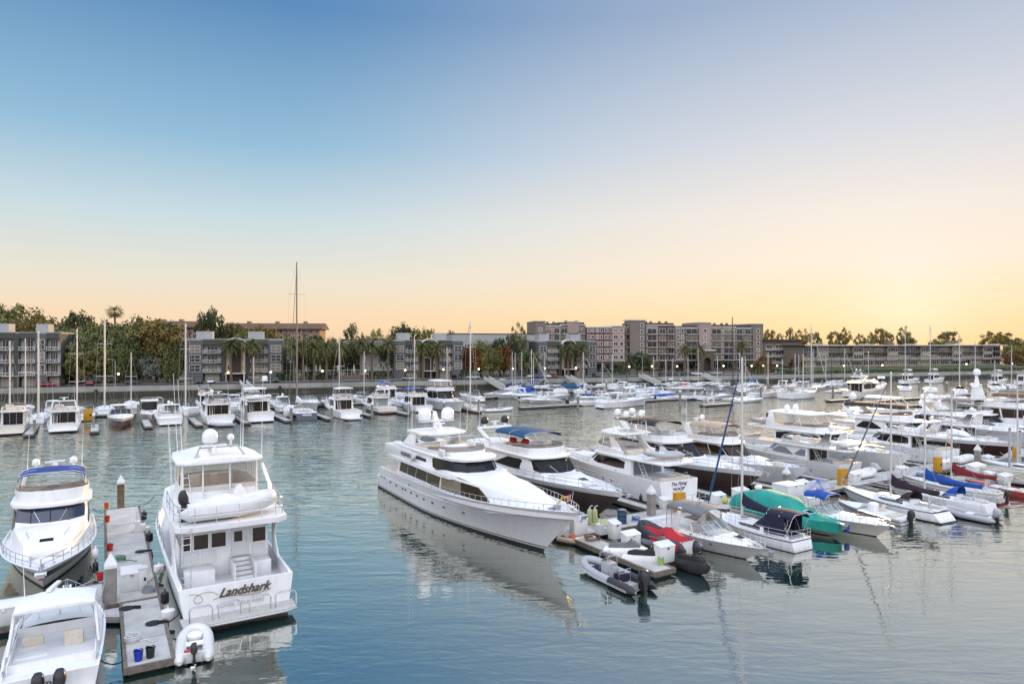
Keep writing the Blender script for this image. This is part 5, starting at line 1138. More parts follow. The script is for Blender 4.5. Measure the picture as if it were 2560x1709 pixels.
    slab('flybridge_deck', WHITE, r, [(18.0, 0), (17.7, 1.4), (16.6, 2.15), (14, 2.6), (8, 2.65), (4, 2.5)], 5.03, 5.2, .06)
    line = coaming('flybridge_coaming', WHITE, r, [(16.0, 0), (15.7, 1.3), (14.9, 2.0), (12.5, 2.4), (7.2, 2.45)], 5.18, [5.62, 5.62, 5.6, 5.55, 5.5], .1)
    fly_screen(r, line, .42, TINT, .2, 4)
    frame_p = [(14.6, 2.0, 5.6), (13.8, 1.95, 6.55), (13.9, 1.2, 6.7), (13.9, -1.2, 6.7), (13.8, -1.95, 6.55), (14.6, -2.0, 5.6)]
    tubes('awning_frame', STEEL, r, [frame_p, [(13.8, 1.95, 6.55), (10.4, 2.0, 6.6)], [(13.8, -1.95, 6.55), (10.4, -2.0, 6.6)], [(12.0, 2.3, 5.6), (13.3, 1.97, 6.5)], [(12.0, -2.3, 5.6), (13.3, -1.97, 6.5)]], .03)
    for s in (1, -1): MB().loft([[(6.2, s * 2.5, 5.2), (9.2, s * 2.5, 5.2), (9.2, s * 2.3, 5.2), (6.2, s * 2.3, 5.2)], [(8.0, s * 2.3, 6.55), (9.2, s * 2.3, 6.55), (9.2, s * 2.1, 6.55), (8.0, s * 2.1, 6.55)]]).build('arch_leg', WHITE, r, 30, .04)
    slab('hardtop', WHITE, r, [(11.4, 0), (11.2, 1.7), (10.6, 2.3), (7.4, 2.4), (7.0, 1.8)], 6.52, 6.72, .07, crown=.05)
    m = MB(); m.loft([[(9.9, .42, 6.75), (9.1, .42, 6.75), (9.1, -.42, 6.75), (9.9, -.42, 6.75)], [(8.9, .25, 7.75), (8.4, .25, 7.75), (8.4, -.25, 7.75), (8.9, -.25, 7.75)], [(8.6, .14, 8.5), (8.35, .14, 8.5), (8.35, -.14, 8.5), (8.6, -.14, 8.5)]]); mt = m.build('signal_mast', WHITE, r, 30, .04)
    slab('mast_shelf', WHITE, mt, [(9.2, 0), (9.2, 1.75), (8.5, 1.75)], 7.55, 7.66, .03)
    for y in (-1.2, 1.2): radome(r, 8.85, y, 7.64, .62, WHITE, .04)
    radar(r, 10.6, -.9, 6.75, 1.9, 1.3); radar(r, 9.6, .0, 7.0, 1.2, .2)
    antenna(r, 7.3, -2.3, 5.2, 6.8, (.4, 0)); antenna(r, 7.9, -2.1, 6.7, 4.2, (.3, 0)); antenna(r, 11.0, 2.2, 6.7, 3.6, (.2, 0)); antenna(r, 11.2, 1.4, 6.7, 2.6)
    for x, y, w in ((5.2, -1.2, 1.5), (5.2, .8, 1.3)):
        MB().loft([[(x - w * .6, y - .6, 5.2), (x + w * .6, y - .6, 5.2), (x + w * .6, y + .6, 5.2), (x - w * .6, y + .6, 5.2)], [(x - w * .5, y - .45, 5.65), (x + w * .4, y - .5, 5.7), (x + w * .35, y + .45, 5.6), (x - w * .4, y + .5, 5.72)], [(x - w * .1, y - .2, 5.85), (x + w * .2, y - .15, 5.8), (x + w * .15, y + .2, 5.8), (x - w * .15, y + .2, 5.9)]]).build('canvas_cover', GREYC, r, 60)
    seat(r, 12.6, -.8, 5.2, .7, .55, .5, .5, 1, CUSH, 'helm_seat'); bench(r, 9.6, 12.0, 1.3, 2.2, 5.2, .45, CUSH, 'lounge_seat'); bench(r, 9.4, 10.2, -1.9, .4, 5.2, .45, CUSH, 'lounge_seat'); MB().box(13.6, 14.4, -1.4, .6, 5.2, 6.0).build('helm_console', WHITE, r, 30, .08)
    MB().obox((14.9, -2.2, 5.55), (1, 0, 0), (0, 1, 0), (0, 0, 1), .55, .12, .3).build('furled_cover', WHITEC, r, 50, .1)
    slab('wheelhouse_brow', WHITE, r, [(18.1, 0), (17.8, 1.45), (16.7, 2.2), (15.4, 2.45)], 5.19, 5.27, .03)
    a = [H.sheer(lerp(.46, .985, i / 22), .06, 0, 1) for i in range(23)]
    rail('deck_rail', STEEL, r, a + [Vector((p.x, -p.y, p.z)) for p in a[::-1]], .42, .022, 6, False)
    anchor_gear(r, H); cleats(r, H, (.05, .4, .6, .9))
    mb = MB(); mb.lathe([(.22, 0), (.22, .4), (.3, .45), (.3, .55), (.12, .6)], (29.4, 0, 3.15), 10); mb.box(28.9, 29.1, -.5, .5, 3.15, 3.5); mb.build('anchor_windlass', STEEL, r, 30)
    tubes('rope_coil', mat('yellow_rope', (.55, .33, .05), .9), r, [[(28.9, 1.2, 3.9), (29.1, 1.05, 4.15), (28.9, .7, 4.1), (28.7, .4, 3.5)], [(28.95, 1.25, 3.9), (29.2, 1.0, 4.1), (29.0, .65, 4.0), (28.8, .3, 3.5)]], .035)
    fl = tubes('flag_staff', WHITE, r, [[(31.0, 0, 3.8), (31.25, 0, 5.0)]], .015); mb = MB()
    n = 7
    for k in range(n):
        z0 = 4.25 + k * .08; mb.loft([[(30.95 - .05 * i - (4.9 - z0) * .25, .12 * math.sin(i * 1.3), z0 - .04 * i), (30.95 - .05 * i - (4.82 - z0) * .25, .12 * math.sin(i * 1.3), z0 + .08 - .04 * i)] for i in range(8)], False, False, m=k % 2)
    mb.build('flag', [REDP, WHITEC], fl, 60)
    for s in (-1, 1): text('name_lettering', 'SURFRIDER', .55, LETTER, r, frame((8.6, s * 2.998, 4.55), (-s * -1.0 if s < 0 else -1, 0, 0), (0, 0, 1)), 0, .006, .003, .95)
    return r, H
BIG, BIGH = big_white_yacht()
# ================================================================ stern-on yacht at lower left
def stern_yacht():
    r = empty('motor_yacht', (0, 0, 0), 0, 'tall white yacht seen from astern with Landshark lettered across its transom', 'motor yacht'); place(r, (-14.85, 37.1), 328.5)
    H = Hull(21.5, 24, 6.2, 2.0, 2.9, p=1.7, tr=.25, flare=1.2, stern=.95, full=.5)
    H.build(r, [(.05, 1), (.09, 2), (.13, 1), (.93, 0), (1, 0)], [WHITE, BOTT, mat('boot_stripe', (.6, .6, .6), .4)], .75, n=24, rail=.14)
    slab('swim_platform', mat('platform_grating', (.55, .53, .50), .6, noise=.3, nscale=8), r, [(.2, 0), (.2, 2.9), (-1.0, 2.85), (-1.25, 2.2)], .36, .55, .04)
    tubes('platform_trim', STEEL, r, [[(-1.05, 2.85, .46), (-1.28, 2.2, .46), (-1.28, -2.2, .46), (-1.05, -2.85, .46)]], .03)
    for y in (-2.35, -1.0, .55, 1.95): tubes('boarding_rail', STEEL, r, [[(x, y - .55, .55), (x, y - .55, 1.15), (x + .02, y - .42, 1.3), (x + .02, y + .42, 1.3), (x, y + .55, 1.15), (x, y + .55, .55)] for x in (-.75, -.55)], .028, 6)
    # lettering on the transom
    text('lettering_shadow', 'Landshark', .66, GOLDL, r, frame((-.03, -.29, 1.585), (0, -1, 0), (.13, 0, 1)), .55, .004, .006, .95)
    text('name_lettering', 'Landshark', .66, LETTER, r, frame((-.035, -.25, 1.62), (0, -1, 0), (.13, 0, 1)), .55, .008, .006, .95)
    tubes('lettering_flourish', GOLDL, r, [[(-.04, 1.45 - .38 * math.cos(a) + .12 * a, 1.55 + .26 * math.sin(a)) for a in [i * .42 for i in range(20)]], [(-.04, 1.3 - 3.0 * i / 14, 1.34 + .08 * math.sin(i * .5) + .02 * i / 14) for i in range(15)]], .018, 5)
    text('hailing_port', 'DOVER, DELAWARE', .27, GREYD, r, frame((-.06, -.1, .92), (0, -1, 0), (.1, 0, 1)), 0, .006, .004, 1.0)
    zc = 1.25
    w = 2.82
    sh_ = Shell([(16.5, 0), (16.2, 1.4), (14.5, 2.2), (10, 2.45), (4.2, 2.45)], [(14.6, 0), (14.4, 1.3), (13, 2.1), (10, 2.4), (4.2, 2.4)], [2.1, 2.1, 2.0, 1.6, zc - .05], 4.71); sh_.build('deckhouse', WHITE, r, True, 0, .03)
    for a, b in ((2.15, 2.45), (2.5, 2.8), (2.85, 3.1), (3.15, 3.4), (3.45, 3.7), (3.74, 3.95)): sh_.win('side_window', [(a, .55, .88), (b, .55, .88)], GLASS, r)
    # aft bulkhead detail
    X = 4.18
    def pane(y0, y1, z0, z1, m=BROWNGLASS, name='aft_window'):
        f = MB(); t = .07; f.box(X - .05, X, y0 - t, y1 + t, z0 - t, z0); f.box(X - .05, X, y0 - t, y1 + t, z1, z1 + t); f.box(X - .05, X, y0 - t, y0, z0, z1); f.box(X - .05, X, y1, y1 + t, z0, z1); o = f.build(name, WHITE, r, 0)
        MB().box(X - .02, X + .01, y0, y1, z0, z1).build('pane', m, o, 0)
    for y0, y1 in ((1.95, 2.3), (.98, 1.75), (.02, .8), (-2.25, -1.5)): pane(y0, y1, 2.98, 3.82)
    dr = MB().box(X - .06, X, -1.28, -.3, 2.3, 4.2).build('aft_door', DECK, r, 0, .02); MB().box(X - .09, X - .061, -.9, -.45, 3.15, 3.75).build('pane', BROWNGLASS, dr, 0); tubes('handle', STEEL, dr, [[(X - .1, -1.15, 3.1), (X - .1, -1.15, 3.4)]], .025)
    for y0, y1, z0, z1 in ((1.5, 2.3, 2.1, 2.85), (.55, 1.35, 2.1, 2.85), (-2.2, -1.5, 2.2, 2.85)): MB().box(X - .025, X + .01, y0, y1, z0, z1).build('locker_panel', DECK, r, 0, .01)
    st = MB()
    for k in range(5): st.box(X - .35 - .28 * (4 - k) - .02, X - .02 if k == 4 else X - .35 - .28 * (3 - k), -1.3, -.28, zc, zc + .2 * (k + 1))
    st.build('cockpit_steps', WHITE, r, 30, .02); tr_ = MB()
    for k in range(5): tr_.box(X - .34 - .28 * (4 - k), X - .08 - .28 * (4 - k), -1.25, -.33, zc + .2 * (k + 1) + .002, zc + .2 * (k + 1) + .015)
    tr_.build('step_treads', GREYD, r, 0)
    for y0, y1 in ((-.25, -.18), (-1.38, -1.31)): MB().box(2.3, X - .02, y0, y1, zc, 2.3).build('stair_wall', WHITE, r, 30, .02)
    MB().box(3.0, X - .01, .75, 2.38, zc, 2.05).build('cockpit_locker', WHITE, r, 30, .05); MB().box(3.1, X - .01, -2.38, -1.4, zc, 2.1).build('cockpit_locker', WHITE, r, 30, .05)
    MB().box(.5, 1.3, .5, 2.6, zc, 1.7).build('bench_seat', WHITE, r, 30, .06)
    for s in (1, -1):
        MB().loft([[(.4, s * 2.86, 2.0), (4.6, s * 2.92, 2.05), (4.6, s * 2.8, 2.05), (.4, s * 2.74, 2.0)], [(.6, s * 2.84, 2.14), (4.6, s * 2.9, 2.2), (4.6, s * 2.78, 2.2), (.6, s * 2.72, 2.14)]]).build('gunwale_cap', WHITE, r, 30, .03)
        MB().loft([[(3.0, s * 2.84, 2.1), (4.8, s * 2.86, 2.15), (4.8, s * 2.76, 2.15), (3.0, s * 2.74, 2.1)], [(4.0, s * 2.84, 3.2), (4.8, s * 2.86, 3.3), (4.8, s * 2.76, 3.3), (4.0, s * 2.74, 3.2)], [(3.4, s * 2.84, 4.79), (4.8, s * 2.86, 4.79), (4.8, s * 2.76, 4.79), (3.4, s * 2.74, 4.79)]]).build('wing_wall', WHITE, r, 30, .03)
    slab('boat_deck', WHITE, r, [(15.4, 0), (15.2, 1.5), (13.5, 2.5), (9, 3.02), (4, 3.06), (1.7, 2.95), (1.3, 2.4)], 4.7, 4.98, .10)
    zb = 4.98
    pts = [(7.2, 2.9, zb), (5.2, 2.92, zb), (3.2, 2.9, zb), (1.8, 2.7, zb), (1.5, 2.0, zb), (1.5, .9, zb), (1.5, -.3, zb), (1.5, -1.5, zb), (1.6, -2.3, zb), (2.0, -2.75, zb), (3.2, -2.9, zb), (5.2, -2.92, zb)]
    rail('boat_deck_rail', STEEL, r, pts, 1.0, .024)
    ladder('cockpit_ladder', r, (1.5, 2.2, 1.4), (1.25, 2.2, 5.0), (0, .5, 0), 10); ladder('cockpit_ladder', r, (2.6, 1.9, 4.84), (5.4, 1.9, 7.2), (0, .42, 0), 7)
    # enclosed flying bridge
    ps = Shell([(13.2, 0), (13.0, 1.3), (12.2, 2.0), (10, 2.3), (6.3, 2.3)], [(11.9, 0), (11.7, 1.2), (11, 1.9), (9.8, 2.2), (6.3, 2.2)], zb - .02, zb + 1.25); ps.build('flybridge_coaming', WHITE, r, False, 0, .03)
    MB().box(6.3, 12.2, -2.1, 2.1, zb + .02, zb + .06).build('flybridge_sole', TANI, r, 0)
    pe = Shell([(12.1, 0), (11.8, 1.2), (11.1, 1.9), (9.8, 2.2), (6.3, 2.2)], [(11.2, 0), (11, 1.1), (10.4, 1.85), (9.6, 2.15), (6.3, 2.15)], zb + 1.2, zb + 2.62)
    pe.win('clear_curtain', [(0, 0, 1), (2, 0, 1), (4, 0, 1)], CLEAR, r, wrap=True, nv=1, off=0)
    tubes('curtain_frame', WHITE, r, [[pe.pt(u, 0, .01, s), pe.pt(u, 1, .01, s)] for u in (.9, 2, 3, 3.5, 3.98) for s in (1, -1)], .045, 6)
    aft = MB(); aft.box(6.27, 6.30, -2.1, 2.1, zb + .9, zb + 2.6); aft.build('aft_curtain', CLEAR, r, 0)
    MB().box(6.26, 6.34, 1.0, 2.15, zb, zb + .95).build('aft_half_wall', WHITE, r, 0, .02); MB().box(6.26, 6.34, -2.15, -.55, zb, zb + .95).build('aft_half_wall', WHITE, r, 0, .02)
    tubes('aft_frame', WHITE, r, [[(6.25, y, zb), (6.25, y, zb + 2.65)] for y in (-2.12, -.55, 1.0, 2.12)] + [[(6.25, 2.12, zb + 2.6), (6.25, -2.12, zb + 2.6)]], .05, 6)
    slab('hardtop', WHITE, r, [(11.9, 0), (11.6, 1.5), (10.8, 2.3), (9, 2.5), (6.2, 2.5), (5.6, 2.0)], zb + 2.66, zb + 2.84, .08, crown=.2)
    zt = zb + 2.98
    tubes('mast_arch', GREYD, r, [[(6.2, 1.5, zt - .1), (7.0, 1.1, zt + .55), (7.0, -1.1, zt + .55), (6.2, -1.5, zt - .1)]], .075, 6)
    radome(r, 7.0, .5, zt + .62, .46, WHITE, .2); radome(r, 7.2, -.75, zt + .4, .2, WHITE, .5); radar(r, 6.8, .3, zt + .25, 1.5, .1); MB().lathe([(.14, 0), (.1, .5)], (7.0, .5, zt + .2), 8).build('dome_post', WHITE, r, 40); MB().lathe([(.3, 0), (.36, .2), (.2, .45)], (6.6, .9, zt), 12).build('searchlight', WHITE, r, 40)
    for x, y, h in ((7.5, 2.6, 6.2), (7.2, 2.55, 5.4), (9.4, 2.1, 5.2), (9.2, 1.85, 4.8), (9.6, -1.9, 6.5), (6.0, -2.4, 5.0), (9.3, -1.7, 4.2)): antenna(r, x, y, zt - .1 if abs(y) < 2.5 else zb, h, (.1, .25 if y > 0 else -.1))
    seat(r, 9.6, .5, zb + .06, .7, .6, .6, .8, 1, TANC, 'helm_seat'); seat(r, 9.6, -.6, zb + .06, .7, .6, .6, .8, 1, TANC, 'helm_seat'); MB().box(10.4, 11.2, -1.4, 1.2, zb + .06, zb + 1.2).build('helm_console', CREAM, r, 30, .08); bench(r, 6.8, 8.6, -2.05, -1.3, zb + .06, .5, TANC, 'lounge_seat'); bench(r, 6.8, 8.0, 1.3, 2.05, zb + .06, .9, CREAM, 'bar_cabinet')
    MB().loft([[(4.7, 1.2 + .1, zb), (6.0, 1.2, zb), (6.0, -.2, zb), (4.7, -.2, zb)][::1], [(4.9, .9, zb + .9), (5.8, .95, zb + .85), (5.8, .1, zb + .95), (4.9, .1, zb + .9)], [(5.2, .6, zb + 1.35), (5.5, .6, zb + 1.3), (5.5, .4, zb + 1.3), (5.2, .4, zb + 1.4)]]).build('covered_grill', WHITEC, r, 60).location = (0, -1.4, 0)
    tubes('boat_crane', WHITE, r, [[(4.6, -2.6, zb), (4.6, -2.6, zb + 1.3), (6.4, -2.5, zb + 2.3)]], .12, 8)
    hull_rail('bow_rail', r, H, .35, .99, 10, .75, .1); anchor_gear(r, H)
    # heavily covered tender chocked across the boat deck
    t = make_rib('covered_tender', 4.4, 1.8, .3, TUBEW, None, 'white canvas covered tender lying across the boat deck of the stern-on yacht', 'tender', cover=WHITEC, ms=.7); at_on(t, r, 2.9, 2.2, zb + .12, R(-90)); t.scale = (1.1, 1.2, 1.45)
    return r, H
SHK, SHKH = stern_yacht()
# ================================================================ bow-on flybridge cruiser at far left
def left_cruiser():
    r, H = flybridge('white flybridge cruiser with blue bimini moored bow on at the left edge', (-35.6, 53.3), 149, 13.2, 15.6, 5.5, 1.4, 1.7, hullm=NAVY, band=[(.05, 1), (.53, 2), (.84, 0), (1, 2)], xw=(.63, .48), zr=3.62, xa=.18, fx=(.43, .1), hc=.8, top='bimini', topc=BLUEC, topx=(.16, .38), toph=2.0, archx=(.14, .10), domes=2, domer=.26, th=1.05, hatches=0, ports=(), tr=-.2, bul=.1, p=1.3, glass=mat('blue_black_glass', (.02, .03, .06), .05, spec=.8))
    MB().obox((15.7, 0, 1.52), (1, 0, -.2), (0, 1, 0), (.2, 0, 1), .12, .3, .09).build('bow_cushion_pad', WHITEC, r, 40, .04)
    MB().lathe([(.10, 0), (.12, .1), (.06, .2)], (15.72, 0, 1.2), 8).build('red_anchor_ball', REDP, r, 40)
    hatch(r, (10.6, 0, 2.25), .5, .75, -.16); tubes('foredeck_grab_rail', STEEL, r, [[(9.0, s * 1.2, 2.6), (9.5, s * 1.15, 2.62), (10.3, s * .95, 2.45)] for s in (1, -1)], .02)
    return r, H
LB, LBH = left_cruiser()
# ================================================================ boat cut by the bottom left corner
LC, LCH = express('white hardtop fishing boat with two black outboards at the bottom left corner', (-19.35, 28.6), 330, 9.2, 10.9, 3.9, 1.15, 1.5, hard=True, motor=2, xw=(.66, .52), ports=(), wh=.8, tr=0, name='fishing_boat', cockm=WHITE)
next(c for c in LC.children if c.name.startswith('cockpit_sole')).data.materials[0] = GREYD
text('transom_lettering', 'TH', .26, LETTER, LC, frame((-.02, 0, .78), (0, -1, 0), (0, 0, 1)), 0, .006, .006)
_r = seat(LC, 3.4, -.7, .45, .75, .6, .75, .6, 1, CUSH, 'helm_seat'); seat(LC, 4.1, .9, .45, .8, .6, .5, .6, 1, CUSH, 'companion_seat'); bench(LC, 2.3, 3.2, .25, 1.55, .42, .7, WHITE, 'bait_station'); MB().box(.5, 1.4, -1.1, 1.1, .42, .95).build('fish_box', WHITE, LC, 30, .05)
radar(LC, 5.0, .2, 2.95, 1.3, 1.3); antenna(LC, 4.6, 1.3, 2.9, 3.0, (-.2, .1))
# ================================================================ yachts on the far side of the right walkway
B2, _ = flybridge('brown hulled flybridge yacht with bright blue bimini beside the huge white yacht', (-3.73, 78.66), 149, 22, 25.6, 5.9, 2.15, 2.6, hullm=BROWN, band=[(.05, 1), (.82, 0), (1, 2)], xw=(.80, .69), zr=4.0, xa=.16, xov=.03, fx=(.66, .3), hc=.75, topc=TEALBLUE, topx=(.34, .60), toph=2.1, archx=(.36, .16), domem=BLACK, domer=.42, hatches=1, ports=(.62, .74), glass=MESHGLASS, sidewin=[[(2.45, .42, .55), (2.7, .36, .88), (3.3, .36, .86), (3.9, .40, .45)], [(4.0, .42, .5), (4.3, .36, .84), (4.85, .36, .8)]])
for x, y in ((8.6, -.7), (10.2, -.2)): MB().box(x - .45, x + .45, y - .3, y + .3, 4.75, 5.25).build('red_cushion', REDC, B2, 50, .16)
WP, WPH = flybridge('white yacht seen from astern with The Flying WASP on its transom', (15.6, 63.4), 329, 18.5, 21, 5.3, 2.3, 2.9, xw=(.70, .58), zr=3.75, xa=.24, xov=-.01, fx=(.58, .3), hc=.75, top='enclosed', topx=(.32, .54), toph=1.95, archx=(.34, .42), domes=2, domer=.36, ports=(.35, .42), tr=.1, sidewin=[[(2.4, .42, .86), (3.0, .36, .9), (4.0, .36, .9), (4.6, .40, .8)]], cock=GREYGLASS)
text('name_lettering', 'The Flying', .48, LETTER, WP, frame((.06, .1, 1.98), (0, -1, 0), (.04, 0, 1)), .35, .006, .004); text('name_lettering', 'WASP', .44, LETTER, WP, frame((.04, .1, 1.5), (0, -1, 0), (.04, 0, 1)), 0, .006, .006, 1.3)
for y in (1.7, .85, 0, -.85, -1.7): tubes('platform_gate', STEEL, WP, [[(-1.15, y + .38, .42), (-1.15, y + .38, 1.15), (-1.15, y - .38, 1.15), (-1.15, y - .38, .42)], [(-1.15, y + .38, .78), (-1.15, y - .38, .78)]], .024, 5)
slab('fly_roof', BLACKC, WP, [(8.4, 0), (8.2, 1.2), (5.6, 1.3)], 7.3, 7.36, .02); tubes('fly_roof_frame', WHITE, WP, [[(5.8, s * 1.2, 5.6), (6.0, s * 1.2, 7.3)] for s in (1, -1)] + [[(8.1, s * 1.15, 5.8), (8.1, s * 1.15, 7.3)] for s in (1, -1)], .05)
for s in (1, -1): radome(WP, 7.8, s * .95, 7.36, .34, WHITE, .35)
t = make_rib('yacht_tender', 3.6, 1.6, .24, TUBEG, None, 'small grey tender with black outboard on the upper deck above the WASP transom', 'tender', ms=.75); at_on(t, WP, 1.4, -1.2, 4.15, R(72))
B4, _ = flybridge('brown hulled yacht with covered black windscreen lying behind the WASP yacht', (12.08, 86.5), 149, 21, 24, 5.6, 2.15, 2.6, hullm=BROWN, band=[(.05, 1), (.84, 0), (1, 2)], xw=(.80, .62), zr=4.05, xa=.16, fx=(.60, .28), hc=.6, topc=BLACKC, topx=(.3, .52), toph=2.0, archx=(.36, .24), domer=.38, glass=MESHGLASS, ports=(.6, .68), hatches=0, screen=SCREEN)
tubes('hull_rub_strip', STEEL, B4, [[Vector((p.x, p.y * 1.01, p.z)) for p in (B4_ for B4_ in [Hull(21, 24, 5.6, 2.15, 2.6, p=1.6, tr=-.2, flare=1.6).P(t, .6, -1) for t in (.35, .45, .55, .62)])]], .06)
B5, _ = flybridge('white flybridge cruiser with tan bimini and tan chairs behind the tall front mast', (21.07, 84.86), 149, 15.2, 17.9, 4.8, 1.75, 2.3, xw=(.72, .57), zr=3.6, xa=.2, fx=(.54, .12), hc=.65, topc=TANC, topx=(.2, .5), toph=1.95, archx=(.2, .16), domes=1, domer=.3, glass=BROWNGLASS, hatches=1, ports=(.6,), whips=3)
B6, _ = flybridge('pale yacht with grey window covers and canvas covered tender over its cockpit', (37.3, 75.6), 328, 14.5, 17, 4.9, 1.75, 2.2, xw=(.74, .60), zr=3.15, xa=.26, xov=-.08, fx=(.55, .2), hc=.5, top='none', archx=(.14, .10), domes=1, domer=.32, glass=GREYGLASS, sidewin=[[(2.3, .40, .5), (2.8, .34, .86), (3.4, .34, .8), (4.0, .34, .4)], [(4.1, .4, .5), (4.5, .36, .85), (4.85, .36, .8)]], white=mat('pearl_gelcoat', (.66, .66, .64), .25, noise=.06, coat=.3), ports=(), hatches=1)
t = make_rib('covered_tender', 3.6, 1.7, .26, TUBEW, None, 'beige covered tender on the overhang of the pale yacht with grey windows', 'tender', cover=WHITEC, motor=False); at_on(t, B6, .2, -1.5, 3.5, R(80))
t = make_rib('white_tender', 4.0, 1.9, .3, TUBEW, None, 'white inflatable with rolled cover on the swim platform of the pale grey windowed yacht', 'tender', cover=WHITEC, motor=False); at_on(t, B6, -1.6, 2.0, .55, R(-90))
B7, _ = flybridge('white yacht with glazed hardtop bridge and tender on its aft deck', (33.6, 97.4), 149, 20.8, 23.3, 5.5, 2.0, 2.4, xw=(.76, .66), zr=3.65, xa=.3, xov=.06, fx=(.62, .26), hc=.6, top='enclosed', topx=(.24, .56), toph=1.95, archx=None, ports=(.72, .76), hatches=2, glass=GLASS)
for y in (-.9, .9): radome(B7, 7.2, y, 5.95, .4, WHITE, .15)
antenna(B7, 8.2, .9, 6.0, 3.4); radar(B7, 7.8, 0, 6.0)
for s in (1, -1): MB().loft([[(4.6, s * 2.2, 3.85), (6.6, s * 2.25, 3.85), (6.6, s * 2.1, 3.85), (4.6, s * 2.05, 3.85)], [(5.3, s * 2.1, 5.8), (5.9, s * 2.15, 5.8), (5.9, s * 2.0, 5.8), (5.3, s * 1.95, 5.8)]]).build('hardtop_fin', WHITE, B7, 30, .04)
t = make_rib('yacht_tender', 3.6, 1.6, .24, TUBEG, None, 'grey tender with outboard on the aft deck of the glazed hardtop yacht', 'tender', ms=.8); at_on(t, B7, 2.2, 1.4, 4.0, R(-80))
B8, _ = flybridge('brown hulled yacht with long black bimini and single white satellite dome', (49.34, 107.97), 149, 24, 27.2, 6.0, 2.15, 2.6, hullm=BROWN, band=[(.05, 1), (.84, 0), (1, 2)], xw=(.74, .62), zr=4.0, xa=.28, xov=.06, fx=(.56, .26), hc=.7, topc=BLACKC, topx=(.2, .58), toph=2.1, archx=(.26, .20), domes=0, glass=GLASS, hatches=0, ports=(.7,), sidewin=[[(2.6, .5, .62), (3.0, .44, .88), (3.4, .44, .86)], [(3.7, .42, .5), (4.0, .36, .86), (4.5, .36, .86), (4.9, .42, .5)]])
radome(B8, 4.8, 0, 6.2, .55, WHITE, .3)
MB().loft([[(18.4, 1.1, 2.9), (21, .8, 2.8), (21, -.8, 2.8), (18.4, -1.1, 2.9)], [(18.8, .8, 3.5), (20.4, .5, 3.3), (20.4, -.5, 3.3), (18.8, -.8, 3.5)]]).build('foredeck_cover', WHITEC, B8, 60)
B9, B9H = flybridge('low white yacht stern to the walkway with a white inflatable on its platform', (54.2, 84.6), 329, 14.5, 17, 4.8, 1.8, 2.3, xw=(.72, .58), zr=3.3, xa=.26, xov=.04, fx=(.52, .16), hc=.5, top='none', archx=(.22, .14), domes=0, ports=(), hatches=1, glass=GLASS, whips=1)
t = make_rib('white_tender', 4.0, 1.8, .28, TUBEW, None, 'white inflatable with long tubes on the platform of the low white yacht', 'tender', motor=False, cover=WHITEC); at_on(t, B9, -1.5, 1.9, .55, R(-90))
fl = tubes('flag_staff', WHITE, B9, [[(.2, .8, 1.8), (-.25, .8, 3.6)]], .02); mb = MB()
for k in range(7): mb.loft([[(-.2 - .02 * i, .8 - .16 * i, 2.75 + k * .1 - .08 * i), (-.22 - .02 * i, .8 - .16 * i, 2.85 + k * .1 - .08 * i)] for i in range(6)], False, False, m=k % 2)
mb.build('flag', [REDP, WHITEC], fl, 60)
B10, _ = flybridge('white sport yacht with sweeping dark windows right of the long black bimini', (64.0, 113.5), 149, 20, 23, 5.4, 2.1, 2.6, xw=(.80, .60), zr=3.9, xa=.2, fx=(.5, .2), hc=.45, top='none', archx=(.3, .24), domes=2, domer=.45, glass=mat('brown_tint_glass', (.06, .045, .035), .1), hatches=1, ports=(.6, .7))
B11, _ = flybridge('big white expedition yacht with a tall stepped mast tower at the right', (72.5, 121.5), 149, 30, 33, 7.0, 2.6, 3.4, xw=(.74, .68), zr=4.9, xa=.24, xov=.04, fx=(.58, .34), hc=.7, top='bimini', topc=mat('brown_canvas', (.13, .07, .04), .85), topx=(.42, .58), toph=2.0, archx=None, glass=BROWNGLASS, hatches=0, ports=(.3, .4, .5))
m = MB(); m.loft([[(10.6, .9, 5.05), (8.6, .9, 5.05), (8.6, -.9, 5.05), (10.6, -.9, 5.05)], [(9.9, .55, 7.6), (8.8, .55, 7.6), (8.8, -.55, 7.6), (9.9, -.55, 7.6)], [(9.9, .7, 7.7), (8.7, .7, 7.7), (8.7, -.7, 7.7), (9.9, -.7, 7.7)], [(9.6, .3, 8.3), (9.0, .3, 8.3), (9.0, -.3, 8.3), (9.6, -.3, 8.3)], [(9.4, .2, 9.6), (9.1, .2, 9.6), (9.1, -.2, 9.6), (9.4, -.2, 9.6)]]); m.build('mast_tower', WHITE, B11, 30, .05); radome(B11, 9.3, 0, 9.6, .55, WHITE, .15); radar(B11, 9.9, 0, 7.75, 1.6)
t = make_rib('covered_tender', 6.0, 2.2, .35, TUBEW, None, 'long white covered launch on the aft deck of the expedition yacht', 'tender', cover=WHITEC, motor=False); at_on(t, B11, 2.6, -1.4, 5.3, 0)
for x in (2.2, 7.2): tubes('boat_davit', WHITE, B11, [[(x, -2.6, 5.05), (x, -2.6, 6.6), (x, -1.2, 7.3)]], .12)
B12, _ = flybridge('white cruiser partly cut by the right edge behind the sport yacht', (84.5, 117.5), 149, 16, 18.5, 5, 2.0, 2.5, zr=3.8, topc=BLACKC, domes=1, archx=(.3, .2))
B13, _ = flybridge('cream hulled cruiser stern to the walkway at the right edge', (66.8, 95.5), 329, 13, 15.5, 4.6, 1.7, 2.1, zr=3.2, top='none', archx=(.2, .14), domes=1, xov=.04)
